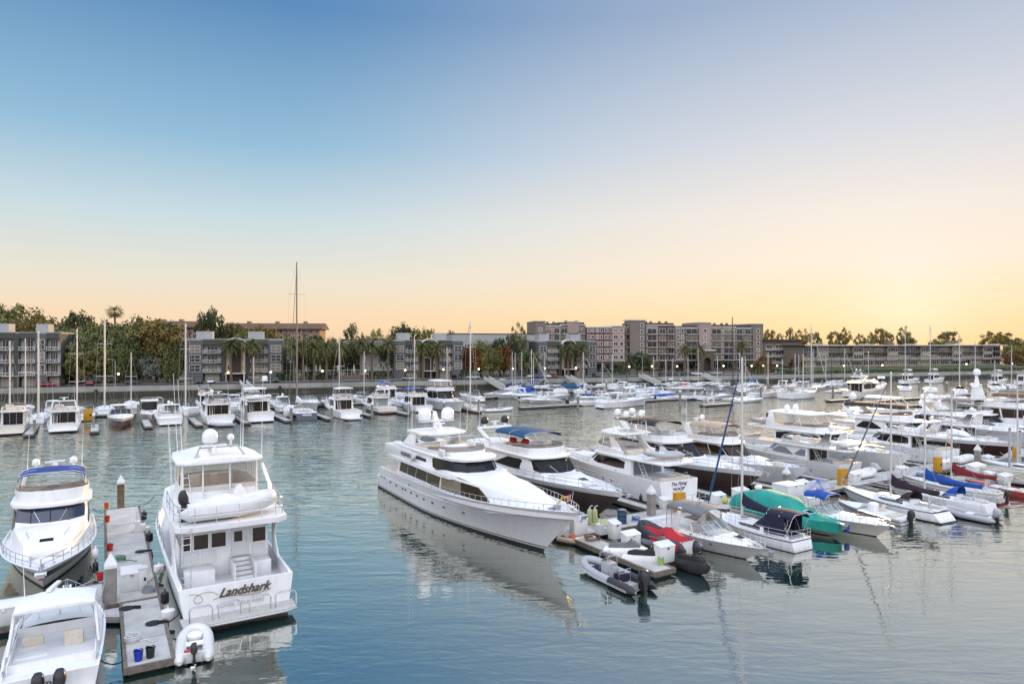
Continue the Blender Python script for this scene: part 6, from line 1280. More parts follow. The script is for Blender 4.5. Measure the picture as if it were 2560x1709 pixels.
# ================================================================ boats on the near side of the right walkway
N1, _ = express('white sport cruiser with grey canvas top and clear curtains beside the red cover', (11.6, 55.3), 149, 9.1, 10.9, 3.4, .95, 1.15, topc=GREYC, xw=(.82, .66), ports=(.52, .68), wh=.75, domes=0, flare=1.5, ca=.3, ax=.42)
N2, N2H = sailboat('white sailing boat West Wind with navy canvas and blue furled jib', (21.06, 49.24), 329, 8.3, 9.4, 3.1, .9, 1.2, mast=13.9, mx=.67, cover=NAVYC, jib=BLUEM, bimini=NAVYC, dodger=NAVYC, stripe=NAVY, tr=.25, stern=.72, boomx=.14, spread=1, mr=.11, band=[(.06, 1), (.8, 0), (.9, 3), (1, 0)])
text('name_lettering', 'West Wind', .5, NAVYC, N2, frame((1.75, -1.36, .56), (-1, -.12, 0) if False else (1, .0, 0), (0, .08, 1)) if False else frame((1.7, -1.365, .55), (1, -.07, 0), (0, -.12, 1)), .4, .006, .006)
MB().loft([[(.9, s * 1.0, 1.0) for s in (1, -1)] + [(.9, s * 1.05, 2.35) for s in (-1, 1)], [(2.6, s * 1.15, 1.0) for s in (1, -1)] + [(2.6, s * 1.0, 2.3) for s in (-1, 1)]], True, False).build('cockpit_enclosure', NAVYC, N2, 30)
N3, _ = express('cruiser wrapped from end to end in a sea green canvas cover', (20.5, 60.5), 149, 8.4, 9.4, 3.6, 1.1, 1.15, cover=(GREENC, 1.1), arch_on=False, top='none', rails=False, ports=(), hullm=BEIGE, wh=.42)
MB().lathe([(.28, 0), (.34, .12), (.3, .26), (.1, .34)], (1.6, 0, 2.4), 12).build('radar_dome', WHITE, N3, 50)
N4, _ = express('small white cuddy boat with blue bimini top beside the green cover', (24.9, 58.7), 149, 6.6, 7.9, 2.6, .9, 1.1, topc=ROYALC, side='frame', ports=(), xw=(.58, .42), arch_on=False, hullm=CREAM, name='cuddy_boat')
N5, _ = runabout('open white skiff with big grey outboard motor left of the Sweet Tea sailing boat', (32.7, 56.4), 331, 6.4, 2.4, stripe=NAVY, motor=1, name='skiff', console=True)
N6, N6H = sailboat('white sailing boat Sweet Tea with plum sail cover and grey furled jib', (36.5, 56.9), 334, 9.3, 10.4, 3.2, .95, 1.25, mast=12.4, mx=.565, cover=PURPC, jib=GREYC, dodger=PURPC, stripe=NAVY, tr=.9, stern=.7, spread=1, mr=.10)
text('name_lettering', 'sweet tea', .42, LETTER, N6, frame((1.9, -1.36, .6), (1, -.06, 0), (0, -.1, 1)), 0, .006, .008, 1.3)
_c = MB(); _c.loft([[(6.6, -.5, 1.3), (9.3, -.25, 1.35), (9.3, .05, 1.35), (6.6, .1, 1.3)], [(6.7, -.4, 1.55), (9.2, -.22, 1.5), (9.2, 0, 1.5), (6.7, 0, 1.55)]]); _c.build('folded_sail_bag', GREYC, N6, 50)
t = make_rib('inflatable_boat', 4.2, 1.9, .26, TUBEG, None, 'grey inflatable with silver outboard astern of the blue canvas sailing boat', 'inflatable boat', ms=.9, mot_m=GREYD); place(t, (40.2, 57.0), 329)
N8, _ = sailboat('white sailing boat with bright blue sail cover bearing a white diamond', (41.9, 59.5), 329, 8.2, 9.2, 2.9, .95, 1.15, mast=10.4, mx=.70, cover=ROYALC, dodger=ROYALC, spread=1, jib=None, tr=.2)
MB().poly([(5.3, -.21, 2.9), (5.1, -.215, 3.15), (4.9, -.21, 2.9), (5.1, -.2, 2.65)]); _d = MB(); _d.loft([[(5.55, -.175, 2.75), (5.4, -.175, 3.0), (5.25, -.175, 2.75), (5.4, -.175, 2.5)], [(5.55, -.20, 2.75), (5.4, -.20, 3.0), (5.25, -.20, 2.75), (5.4, -.20, 2.5)]]); _d.build('diamond_patch', WHITEC, N8, 0)
N9, _ = sailboat('beige sailing boat with maroon sail cover and red bottom near the right edge', (45.9, 63.6), 329, 8.6, 9.6, 2.9, 1.0, 1.2, hullm=BEIGE, band=[(.22, 3), (.72, 0), (.8, 2), (1, 0)], stripe=MAROONC, mast=10.6, mx=.54, cover=MAROONC, spread=1, boomx=.06)
outboard(N9, -.2, .5, .9, .7, BLACK)
N10, _ = runabout('bright red speedboat at the right edge of the near water', (50.6, 66.2), 329, 6.2, 2.3, hullm=mat('bright_red_gelcoat', (.36, .015, .02), .2, coat=.5), motor=0, name='speedboat')
N11, _ = runabout('dark and white speedboat beyond the red one at the right edge', (56.0, 71.2), 329, 6.5, 2.4, cover=BLACKC, motor=0, name='speedboat')
N12, _ = sailboat('white sailing boat hidden behind the blue covered one with bare pale mast', (60.6, 74.6), 329, 7.8, 8.8, 2.7, .9, 1.1, mast=11.2, mx=.6, spread=1)
t = make_rib('inflatable_boat', 5.6, 2.2, .27, TUBEG, GREYD, 'grey and black console inflatable with big black outboard in open water', 'inflatable boat', console=True, ms=1.15, stern_m=mat('black_hypalon', (.03, .03, .033), .45), strakes=WHITEC); place(t, tuple(at(1600, 1472, .2)[:2]), 329); GRIB = t
text('tube_lettering', 'ZODIAC', .2, BLUEP, GRIB, frame((2.5, -1.085, .42), (1, 0, 0), (0, .35, 1)), .2, .004, .004)
t = make_rib('inflatable_dinghy', 2.9, 1.5, .2, TUBEB, TUBEB, 'small beige inflatable dinghy under the bow of the huge white yacht', 'dinghy', motor=False, cone=False); place(t, tuple(at(1402, 1345, .2)[:2]), 120)
MB().lathe([(.28, 0), (.34, .12), (.3, .26), (.1, .3)], (1.0, 0, .3), 10).build('orange_bag', ORANGE, t, 50)
t = make_rib('inflatable_dinghy', 3.3, 1.75, .27, TUBEW, None, 'white inflatable dinghy with small outboard beside the near end of the left finger dock', 'dinghy', ms=.62, cone=True, tilt=0); place(t, (-14.85, 31.9), 336); LDIN = t
MB().lathe([(.28, 0), (.36, .1), (.36, .28), (.2, .4)], (2.2, 0, .3), 12).build('bow_locker', WHITE, t, 50); MB().box(.35, .7, .05, .5, .2, .5).build('fuel_tank', REDP, t, 30, .06)
# ================================================================ the far rows of boats
FL = 'moored boats of the far left row'
def P2(px, py): return tuple(at(px, py)[:2])
def fb(label, px, py, hd, L, lod=0, **k):
    LO = k.pop('LO', L * 1.14); k.setdefault('fs', 1.55); k.setdefault('fb', 2.0); fs, fbb = k.pop('fs'), k.pop('fb'); B = k.pop('B', L * .30); k.setdefault('ports', ()); k.setdefault('hatches', 1)
    return flybridge(label, P2(px, py), hd, L, LO, B, fs, fbb, lod=lod, whips=k.pop('whips', 2), **k)
def ex(label, px, py, hd, L, lod=0, **k):
    fs, fbb = k.pop('fs', .95), k.pop('fb', 1.15)
    return express(label, P2(px, py), hd, L, L * 1.16, k.pop('B', L * .33), fs, fbb, lod=lod, ports=k.pop('ports', ()), **k)
def sb(label, px, py, hd, L, mtop, mpx=None, lod=0, **k):
    p = at(px, py); a = R(hd); mx = k.get('mx', .56)
    if mpx is not None:
        kx = (mpx - 1280) / F0; d = math.sin(a) - kx * math.cos(a)
        if abs(d) > .05: mx = min(max((kx * p.y - p.x) / d / L, .3), .72); k['mx'] = mx
    D = p.y + math.cos(a) * mx * L; z = CAMZ + (HOR - mtop) * D / F0
    return sailboat(label, (p.x, p.y), hd, L, L * 1.1, k.pop('B', L * .3), k.pop('fs', 1.0), k.pop('fb', 1.25), mast=z, lod=lod, mr=k.pop('mr', .13), **k)
fb('cream cabin trawler with tan bridge cut by the left edge', 28, 1086, 329, 11, 0, LO=12.5, B=4.2, fs=1.5, fb=1.9, top='none', archx=None, xa=.25, zr=3.6, fx=(.55, .25), cock=GLASS, white=CREAM, name='trawler_yacht')
sb('white sailing boat with tall mast left of the first white cruiser', 92, 1060, 329, 11, 828, 96, spread=1, mr=.17)
sb('sailing boat whose mast stands before the left grey block at the edge', 20, 1052, 329, 10, 852, 18, spread=1, mr=.15)
fb('white cruiser with open dark cockpit between the two left masts', 158, 1080, 329, 12.5, 1, LO=14, B=5.0, fs=1.3, fb=1.8, zr=3.3, top='none', archx=(.28, .22), domes=0, xa=.22, xov=.12, fx=(.5, .2), hc=.5, cock=GLASS)
sb('sailing boat behind the open cockpit cruiser with two pairs of spreaders', 190, 1042, 329, 11.5, 822, 182, spread=2, mr=.17)
sb('sailing boat behind the maroon hull with the tallest left mast', 262, 1040, 329, 13, 788, 269, spread=2, mr=.19)
def bowon(label, px, py, L, **k):
    p = at(px, py); h = Vector((math.sin(R(149)), math.cos(R(149)))); s = Vector(p[:2]) - h * L
    fs, fbb = k.pop('fs', 1.1), k.pop('fb', 1.4)
    return express(label, tuple(s), 149, L, L * 1.14, k.pop('B', L * .36), fs, fbb, lod=k.pop('lod', 0), ports=(), **k)
bowon('white coupe with maroon lower hull moored bow on in the left row', 304, 1066, 11, B=4.4, hullm=REDH, band=[(.36, 0), (.42, 2), (.6, 0), (1, 2)], hard=True, xw=(.62, .46), wh=.85, glass=GLASS, fs=1.35, fb=1.6)
fb('white pilothouse boat with black framed windscreen behind the maroon hull', 372, 1042, 149, 9, 0, LO=10.5, B=3.8, fs=1.2, fb=1.5, zr=3.5, top='none', archx=None, xw=(.45, .4), xa=.1, fx=(.36, .15), hc=.2, seats=False, name='pilothouse_boat')
express('white hardtop cruiser with curtained back right of the maroon hull', P2(426, 1063), 329, 10.5, 12, 4.6, 1.35, 1.7, hard=True, lod=0, ports=(), wh=1.0, domes=1, xw=(.6, .4), cockm=WHITE)
sb('sailing boat with bare mast behind the curtained cruiser', 474, 1040, 329, 11, 808, 447, spread=2, mr=.17)
fb('large white cruiser with swim steps and grey dinghy across its stern', 552, 1062, 329, 15, 1, LO=17, B=5.4, fs=1.7, fb=2.1, zr=3.6, topc=NAVYC, topx=(.16, .4), toph=1.7, archx=(.26, .2), domes=1, xa=.24, xov=.08, fx=(.52, .2))
t = make_rib('inflatable_dinghy', 4.0, 1.7, .27, TUBEG, None, 'grey dinghy lying across the stern of the large white cruiser', 'dinghy', ms=.6); p = at(582, 1063, .2); place(t, (p.x, p.y), 255, .1)
fb('older white yacht with navy bimini behind the grey dinghy cruiser', 520, 1030, 329, 12, 0, zr=3.6, topc=NAVYC, topx=(.3, .6), toph=2.0, archx=None)
fb('white cockpit yacht with brown saloon windows and covered tender on top', 652, 1055, 329, 15.5, 1, LO=17.5, B=5.6, fs=1.8, fb=2.2, zr=3.9, top='hardtop', topx=(.3, .55), toph=1.9, archx=None, xa=.22, xov=.08, fx=(.56, .28), cock=BROWNGLASS, hc=.7)
t = make_rib('covered_tender', 4.4, 1.9, .3, TUBEW, None, 'white covered tender on the upper deck of the brown windowed cockpit yacht', 'tender', cover=WHITEC, motor=False); p = at(652, 1055); t_ = toview(2.4, 2.0, (p.x, p.y), 329); place(t, t_, 59, 4.25)
ex('white sport cruiser moored behind the jetty left of the navy yacht', 715, 1030, 329, 10, hard=True, wh=.8, domes=1, fs=1.2, fb=1.5)
# the navy sloop with the tallest mast
NY, NYH = sb('navy blue sailing yacht with the tallest mast in the marina', 768, 1050, 331, 17, 655, 742, 1, hullm=NAVY, band=[(.05, 1), (.12, 0), (.88, 0), (1, 2)], spread=3, mr=.2, B=5.2, fs=1.5, fb=1.7, stern=.8, dodger=WHITEC, tr=.9, jib=GREYC, mastm=mat('backlit_mast', (.16, .14, .12), .4), boomx=.1)  # mast colour darkened to stand in for its backlit silhouette against the sky
text('transom_lettering', 'AMARI', .62, WHITEC, NY, frame((.3, 0, .98), (0, -1, 0), (.5, 0, 1)), 0, .01, .012)
MB().loft([[(NYH.L * .30, -.2, 2.9), (NYH.L * .30, .2, 2.9), (NYH.L * .3, .2, 3.5), (NYH.L * .3, -.2, 3.5)], [(NYH.L * .56, -.22, 2.85), (NYH.L * .56, .22, 2.85), (NYH.L * .56, .15, 4.1), (NYH.L * .56, -.15, 4.1)]]).build('furled_mainsail', WHITEC, NY, 40)
def fbow(label, px, py, L, **k):
    p = at(px, py); h = Vector((math.sin(R(149)), math.cos(R(149)))); s = Vector(p[:2]) - h * L
    LO = k.pop('LO', L * 1.14); fs, fbb = k.pop('fs', 1.6), k.pop('fb', 2.1); k.setdefault('ports', ()); B = k.pop('B', L * .32)
    return flybridge(label, tuple(s), 149, L, LO, B, fs, fbb, lod=k.pop('lod', 0), **k)
bowon('white cruiser with open windscreen bow on behind the navy yacht', 790, 1024, 11, fs=1.4, fb=1.7, B=4.4, wh=.9, topc=BLACKC, side='none', arch_on=False)
fb('white sport fishing boat with glazed bridge and white dinghy at its stern', 878, 1046, 329, 14, 1, LO=16, B=5.0, fs=1.5, fb=2.2, zr=3.5, top='enclosed', topx=(.3, .5), toph=2.0, archx=None, xa=.36, xov=.28, fx=(.52, .3), hc=.9, whips=2, cock=BROWNGLASS, name='sport_fishing_boat')
t = make_rib('inflatable_dinghy', 3.8, 1.6, .25, TUBEW, None, 'white dinghy tied across the stern of the sport fishing boat', 'dinghy', ms=.6); p = at(900, 1047, .2); place(t, (p.x, p.y), 250, .05)
fb('white coupe cruiser with blue cockpit cushions and dark stern', 968, 1034, 329, 13, 1, LO=15, B=4.8, fs=1.4, fb=1.9, hullm=BLACK, band=[(.35, 0), (1, 2)], zr=3.2, top='none', archx=(.3, .22), domes=2, xa=.3, xov=.2, fx=(.5, .3), hc=.45, cock=SCREEN)
fb('white cruiser with two lifebuoys on its overhang right of the coupe cruiser', 1060, 1030, 329, 12, 0, LO=14, B=4.6, fs=1.4, fb=1.9, zr=3.3, topc=ROYALC, topx=(.3, .6), toph=1.6, archx=None, xa=.26, xov=.1, fx=(.5, .2))
fb('white cruiser with blue canvas bridge behind the coupe cruiser', 985, 1012, 149 + 180, 13, 0, zr=3.8, topc=ROYALC, topx=(.3, .6), toph=1.8, archx=None)
sb('sailing boat with blue canvas left of the bow on flybridge yacht', 1050, 1008, 329, 10, 838, 1036, bimini=ROYALC, cover=ROYALC, spread=1, mr=.15)
fbow('tall white flybridge yacht bow on at the end of the left row', 1150, 1030, 15.5, lod=1, LO=18, B=5.6, fs=1.9, fb=2.5, zr=4.3, top='enclosed', topx=(.2, .52), toph=1.9, fx=(.6, .2), hc=.6, xw=(.68, .58), archx=None, domes=0)
sb('white sailing boat with grey spars at the end of the left row', 1195, 1030, 329, 12, 802, 1188, jib=GREYC, spread=2, mr=.18)
t = make_rib('inflatable_boat', 6.5, 2.3, .3, TUBEW, None, 'white console inflatable moored sideways at the end of the left row', 'inflatable boat', console=True, motor=False, cushm=WHITEC); p = at(1215, 1027, .2); place(t, (p.x, p.y), 66, .0)
for args in [('cruiser with grey canopy tucked behind the cockpit yacht at the jetty', 610, 1012, 329, 9), ('white cruiser behind the sport fishing boat with frame tower', 915, 1008, 329, 9), ('grey canopied cruiser behind the blue canvas sailing boat', 1005, 996, 329, 9)]:
    ex(*args, topc=[GREYC, BLACKC, TEALBLUE][len(args[0]) % 3], side='frame', arch_on=False)
# middle and right far rows: broadside boats between the walkways
FR = 'small boats of the crowded far basin'
rows = [
 ('ex', 1500, 1020, 59, 11.0, dict(hard=True, wh=.8, fs=1.4, fb=1.9, lod=1, stripe=GREYD, B=4.0), 'white sedan cruiser lying broadside with blue canopy boat at its stern'),
 ('ex', 1452, 1014, 59, 6.5, dict(topc=BLUEC, side='none', arch_on=False), 'small boat with deep blue canopy astern of the white sedan cruiser'),
 ('rn', 1420, 1011, 239 - 180, 8.0, dict(motor=2, stripe=NAVY), 'white centre console with twin outboards left of the blue canopy'),
 ('rn', 1398, 1003, 239, 8, dict(stripe=GREYD, motor=0), 'white speedboat with pointed bow to the left below the brown arched canopy'),
 ('rn', 1372, 1001, 239, 8, dict(motor=0), 'white runabout bow left of three in the far basin'),
 ('ex', 1372, 994, 239, 9, dict(topc=BLACKC, side='none'), 'white cruiser with black arched canopy amid the far basin'),
 ('ex', 1300, 985, 59, 8, dict(cover=(ROYALC, .8), arch_on=False), 'cruiser under a shiny royal blue cover with bow to the right'),
 ('rn', 1262, 988, 239, 6, dict(motor=0), 'little white sailboat hull left of the royal blue cover'),
 ('rn', 1292, 988, 239, 5, dict(motor=1, cover=WHITEC), 'small covered dinghy below the royal blue cover'),
 ('ex', 1405, 975, 59, 8, dict(cover=(TEALBLUE, .8), arch_on=False), 'boat under a dark teal cover near the seawall'),
 ('ex', 1412, 986, 239, 8, dict(cover=(WHITEC, .8), arch_on=False), 'cruiser under a white cover beside the blue sail cover'),
 ('ex', 1440, 982, 59, 7, dict(topc=BLACKC, hard=True), 'hardtop workboat with grey cabin beside the white cover'),
 ('rn', 1480, 990, 59, 7, dict(motor=1, cover=GREYC), 'grey covered runabout behind the sedan cruiser'),
 ('ex', 1530, 976, 59, 10, dict(hard=True, stripe=BLACK), 'white sport cruiser with long dark stripe beyond the sedan cruiser'),
 ('rn', 1555, 984, 59, 7, dict(motor=0), 'white speedboat just above the sedan cruiser bow'),
 ('ex', 1588, 980, 59, 8, dict(topc=GREYC, side='frame'), 'cruiser with open frame top right of the sedan bow'),
 ('rn', 1612, 974, 59, 7, dict(cover=GREENC, motor=0), 'runabout under a faded green cover in the far basin'),
 ('rn', 1634, 982, 239, 7, dict(motor=0, stripe=GREYD), 'white runabout beside the red tarpaulin'),
 ('rn', 1622, 990, 239, 6, dict(cover=GREENC, motor=0), 'green hulled dinghy in front of the faded green cover'),
 ('rn', 1685, 992, 239, 8.5, dict(cover=ROYALC, motor=0), 'bowrider under a bright blue cover bow left'),
 ('ex', 1705, 1000, 59, 9, dict(topc=BLACKC, hullm=BLACK, band=[(.5, 0), (1, 2)], side='frame'), 'wakeboat with dark lower hull and black tower'),
 ('rn', 1648, 966, 59, 6, dict(cover=NAVYC, motor=0), 'runabout under a navy cover near the white capped pilings'),
 ('rn', 1700, 966, 59, 6, dict(motor=0, cover=REDC), 'little boat with red cover in the back row'),
 ('ex', 1762, 985, 59, 8, dict(cover=(GREYC, .8), arch_on=False), 'cruiser under a grey green cover beside the lifebuoy dock'),
 ('ex', 1808, 990, 59, 8, dict(cover=(GREYC, .75), arch_on=False), 'grey covered boat in front of the maroon sail'),
 ('rn', 1780, 974, 239, 7, dict(motor=0), 'white runabout behind the grey green cover'),
 ('rn', 1842, 1006, 59, 8.5, dict(motor=0, cover=WHITEC), 'white covered skiff at the end of the lifebuoy dock'),
 ('ex', 1878, 994, 59, 10, dict(topc=GREYC, fs=1.2, fb=1.5, wh=.9), 'beige canopied cruiser beside the dark glass windscreen'),
 ('rn', 1912, 990, 59, 7, dict(motor=0), 'white runabout right of the beige canopied cruiser'),
 ('rn', 1925, 984, 59, 7, dict(motor=0, cover=WHITEC), 'white covered runabout left of the catamaran'),
 ('ex', 1900, 966, 239, 9, dict(topc=TEALBLUE, side='frame'), 'open cruiser with tall white windscreen in the back row'),
 ('ex', 1950, 990, 239, 7, dict(topc=TANC, side='frame', arch_on=False), 'tan canopied launch astern of the catamaran'),
 ('rn', 2040, 972, 59, 7, dict(cover=BLACKC, motor=0), 'black covered boat right of the catamaran bow'),
 ('rn', 2072, 982, 59, 8, dict(motor=0), 'low white boat just left of the white trawler'),
 ('rn', 2120, 985, 59, 5, dict(motor=1), 'grey tender on the floating dock beside the trawler'),
 ('ex', 1352, 970, 239, 8, dict(topc=BLUEC, side='frame', arch_on=False), 'small boat with blue frame canopy near the wall'),
 ('rn', 1560, 962, 59, 6, dict(cover=GREYC, motor=0), 'grey covered boat against the seawall'),
 ('rn', 1660, 974, 59, 7, dict(motor=0, hullm=NAVY), 'dark hulled runabout among the back rows'),
 ('rn', 1738, 962, 59, 7, dict(motor=0), 'white boat near the gangway of the back row'),
 ('rn', 1790, 960, 59, 7, dict(motor=0, stripe=NAVY), 'white boat with navy line in the back row'),
 ('ex', 1830, 972, 239, 8, dict(topc=NAVYC, side='frame'), 'cruiser with navy canopy right of the dark mast'),
 ('rn', 1700, 956, 59, 7, dict(motor=0, cover=WHITEC), 'white covered boat closest to the seawall'),
 ('ex', 1245, 966, 149, 8, dict(hard=True), 'small pilothouse boat beside the jetty ramp'),
 ('rn', 1232, 985, 59, 7, dict(cover=GREYC, motor=0), 'grey canvas covered boat left of the blue furled sails'),
 ('rn', 1500, 968, 239, 7, dict(motor=0), 'white hull behind the dark striped sport cruiser'),
 ('ex', 1330, 992, 239, 9, dict(hard=True), 'white hardtop cruiser left of the black arched canopy'),
 ('ex', 1464, 996, 59, 9, dict(topc=NAVYC, side='frame'), 'navy topped cruiser showing above the deep blue canopy'),
 ('ex', 1545, 992, 59, 9, dict(topc=WHITEC, side='frame'), 'white topped cruiser between the sedan roof and the long striped cruiser'),
 ('ex', 1600, 994, 59, 10, dict(hard=True, stripe=NAVY), 'white sport cruiser with navy line right of the sedan bow'),
 ('rn', 1640, 1000, 59, 8, dict(motor=1), 'open white skiff before the green covered boats'),
 ('ex', 1668, 984, 239, 9, dict(topc=BLACKC, side='frame'), 'black topped cruiser left of the bright blue covered bowrider'),
 ('ex', 1735, 976, 239, 9, dict(hard=True), 'white hardtop cruiser above the wakeboat'),
 ('ex', 1748, 1000, 59, 9, dict(topc=GREYC, side='clear'), 'grey canvas cruiser right of the wakeboat'),
 ('rn', 1815, 1002, 59, 8, dict(motor=0, stripe=NAVY), 'white runabout with navy line above the white covered skiff'),
 ('ex', 1858, 980, 59, 9, dict(hard=True), 'white hardtop cruiser behind the thick front mast'),
 ('ex', 1520, 1000, 239, 8, dict(topc=TANC, side='frame'), 'tan topped cruiser behind the sedan cruiser roof'),
 ('rn', 1580, 1002, 59, 8, dict(motor=1, stripe=GREYD), 'white skiff with grey line at the sedan cruiser bow'),
 ('ex', 1342, 1000, 59, 8, dict(topc=NAVYC, side='frame'), 'navy topped runabout left of the pointed speedboat'),
 ('ex', 1995, 978, 59, 9, dict(topc=GREYC, side='clear'), 'grey canvas cruiser behind the catamaran cabin'),
 ('ex', 1940, 972, 59, 9, dict(hard=True), 'white hardtop cruiser behind the tan canopied launch'),
 ('rn', 1300, 1002, 59, 7, dict(motor=1), 'open white skiff right of the white console inflatable'),
 ('rn', 1860, 958, 59, 6, dict(motor=0, cover=TEALBLUE), 'blue covered boat behind the thick front mast'),
]
for kind, px, py, hd, L, k, lb in rows:
    k = dict(k); k['group'] = FR; lod = k.pop('lod', 0)
    L *= 1.18
    if kind == 'ex': ex(lb, px, py, hd, L, lod, **k)
    else: runabout(lb, P2(px, py), hd, L, L * .34, lod=lod, **k)
for px, py, hd, L, mt, mpx, k, lb in [
 (1262, 978, 59, 9, 880, 1259, dict(cover=ROYALC), 'sailing boat with blue boom cover beside the jetty ramp'),
 (1272, 974, 59, 8, 882, 1264, dict(), 'slim sailing boat just right of the first blue boom cover'),
 (1288, 978, 59, 8, 880, 1280, dict(cover=ROYALC), 'sailing boat with upright blue mast boot'),
 (1310, 980, 59, 9, 872, 1297, dict(jib=WHITEC), 'sailing boat with thick pale mast before the gum tree'),
 (1318, 975, 59, 8, 892, 1308, dict(cover=ROYALC), 'sailing boat with short blue boom left of the white parked car'),
 (1345, 972, 59, 9, 880, 1336, dict(cover=BLACKC), 'sailing boat with white mast before the fourth condominium garage'),
 (1440, 985, 59, 9, 880, 1436, dict(cover=BLUEC), 'sailing boat with white mast and dark blue boom in the middle basin'),
 (1492, 968, 59, 8, 905, 1486, dict(jib=WHITEC), 'sailing boat with slanting forestay before the end of the fourth condominium'),
 (1515, 970, 59, 9, 885, 1509, dict(), 'sailing boat with bare white mast before the red brown wing'),
 (1552, 968, 59, 9, 874, 1548, dict(mastm=DARKALU), 'sailing boat with black mast before the pink end bay'),
 (1620, 962, 59, 9, 890, 1610, dict(), 'sailing boat with mast beside the complex driveway tree'),
 (1650, 966, 59, 9, 896, 1645, dict(jib=GREYC), 'sailing boat with thin mast before the stacked balconies'),
 (1668, 964, 59, 9, 896, 1664, dict(cover=WHITEC), 'sailing boat with white boom before the stone arcade'),
 (1705, 972, 59, 9, 890, 1703, dict(cover=MAROONC), 'sailing boat with mast just left of the palms'),
 (1730, 965, 59, 10, 868, 1723, dict(cover=TANC), 'sailing boat with tall pale mast before the arcade palms'),
 (1780, 965, 59, 9, 888, 1780, dict(), 'sailing boat with mast before the arched gatehouse'),
 (1812, 985, 59, 12, 792, 1801, dict(mastm=DARKALU, cover=BLACKC, lean=.4, mr=.16), 'dark masted sailing yacht standing taller than the complex'),
 (1835, 972, 59, 9, 880, 1826, dict(jib=WHITEC), 'sailing boat with slanting white forestay right of the dark mast'),
 (1850, 968, 59, 9, 890, 1846, dict(), 'sailing boat with thin mast before the end tower'),
 (1975, 968, 59, 9, 884, 1966, dict(cover=WHITEC), 'sailing boat with white mast before the dark brown block'),
 (1985, 962, 59, 9, 886, 1977, dict(cover=NAVYC), 'sailing boat with navy boom before the dark brown block'),
 (2012, 974, 59, 11, 812, 2003, dict(cover=BLUEC, jib=WHITEC, mr=.17), 'sailing yacht with tall leaning mast beside the catamaran'),
 (2020, 968, 59, 9, 872, 2012, dict(), 'sailing boat with second mast beside the tall leaning one'),
 (2052, 970, 59, 9, 890, 2046, dict(cover=NAVYC), 'sailing boat with mast before the left end of the cream block'),
 (2068, 960, 59, 9, 884, 2061, dict(mastm=DARKALU), 'sailing boat with grey mast left of the trawler')]:
    sb(lb, px, py, hd, L, mt, mpx, group=FR, spread=1, rails=False, **k)
CT, CTH = sb('white catamaran lying broadside with cream bimini right of centre', 1962, 997, 59, 12.5, 884, 2008, 0, B=5.6, stern=.95, fs=1.7, fb=1.9, cover=None, spread=1, name='catamaran', bimini=TANC, mr=.15)
fb('white trawler yacht with round bow and row of portholes before the cream block', 2125, 993, 59, 15, 1, LO=17.5, B=5, fs=1.6, fb=3.2, p=2.4, zr=4.0, top='none', archx=None, xw=(.72, .68), fx=(.6, .3), hc=.5, white=CREAM, ports=(.2, .3, .4, .5, .6, .7), hatches=0, trunk=True, seats=True, mast=True, cock=BROWNGLASS, name='trawler_yacht')
fb('brown and white flybridge boat behind the round bowed trawler', 2130, 968, 59, 12, 0, zr=3.4, archx=(.3, .3), hullm=BROWN, topc=BLACKC)
fb('white sedan seen from ahead right of the trawler bow', 2205, 968, 211, 9, 0, zr=3.3, top='none', archx=None, fx=(.4, .2), seats=False)
for px, py, mt, mpx, lb in [(2263, 977, 818, 2265, 'sailing boat stern on with dark cockpit below the cream block'), (2327, 981, 812, 2331, 'sailing boat stern on with white hoop below the cream block'), (2402, 985, 834, 2400, 'wide sailing boat stern on near the expedition yacht tower'), (2492, 976, 900, 2483, 'sailing boat stern on behind the stepped mast tower')]:
    sb(lb, px, py, 30, 10.5, mt, None, B=4.0, stern=.88, dodger=BLACKC if px != 2327 else None, bimini=None, group=FR, spread=1, mr=.14)
for px, py, lb in [(2255, 960, 'white trailered launch behind the dark cockpit sailing boat'), (2320, 958, 'long white launch against the seawall below the cream block'), (2545, 962, 'white cruiser with navy covers at the right edge of the far shore'), (2480, 962, 'white cruiser with bridge behind the stepped mast tower')]:
    fb(lb, px, py, 60, 10, 0, zr=3.2, topc=NAVYC if px > 2500 else WHITEC, archx=None, group=FR)

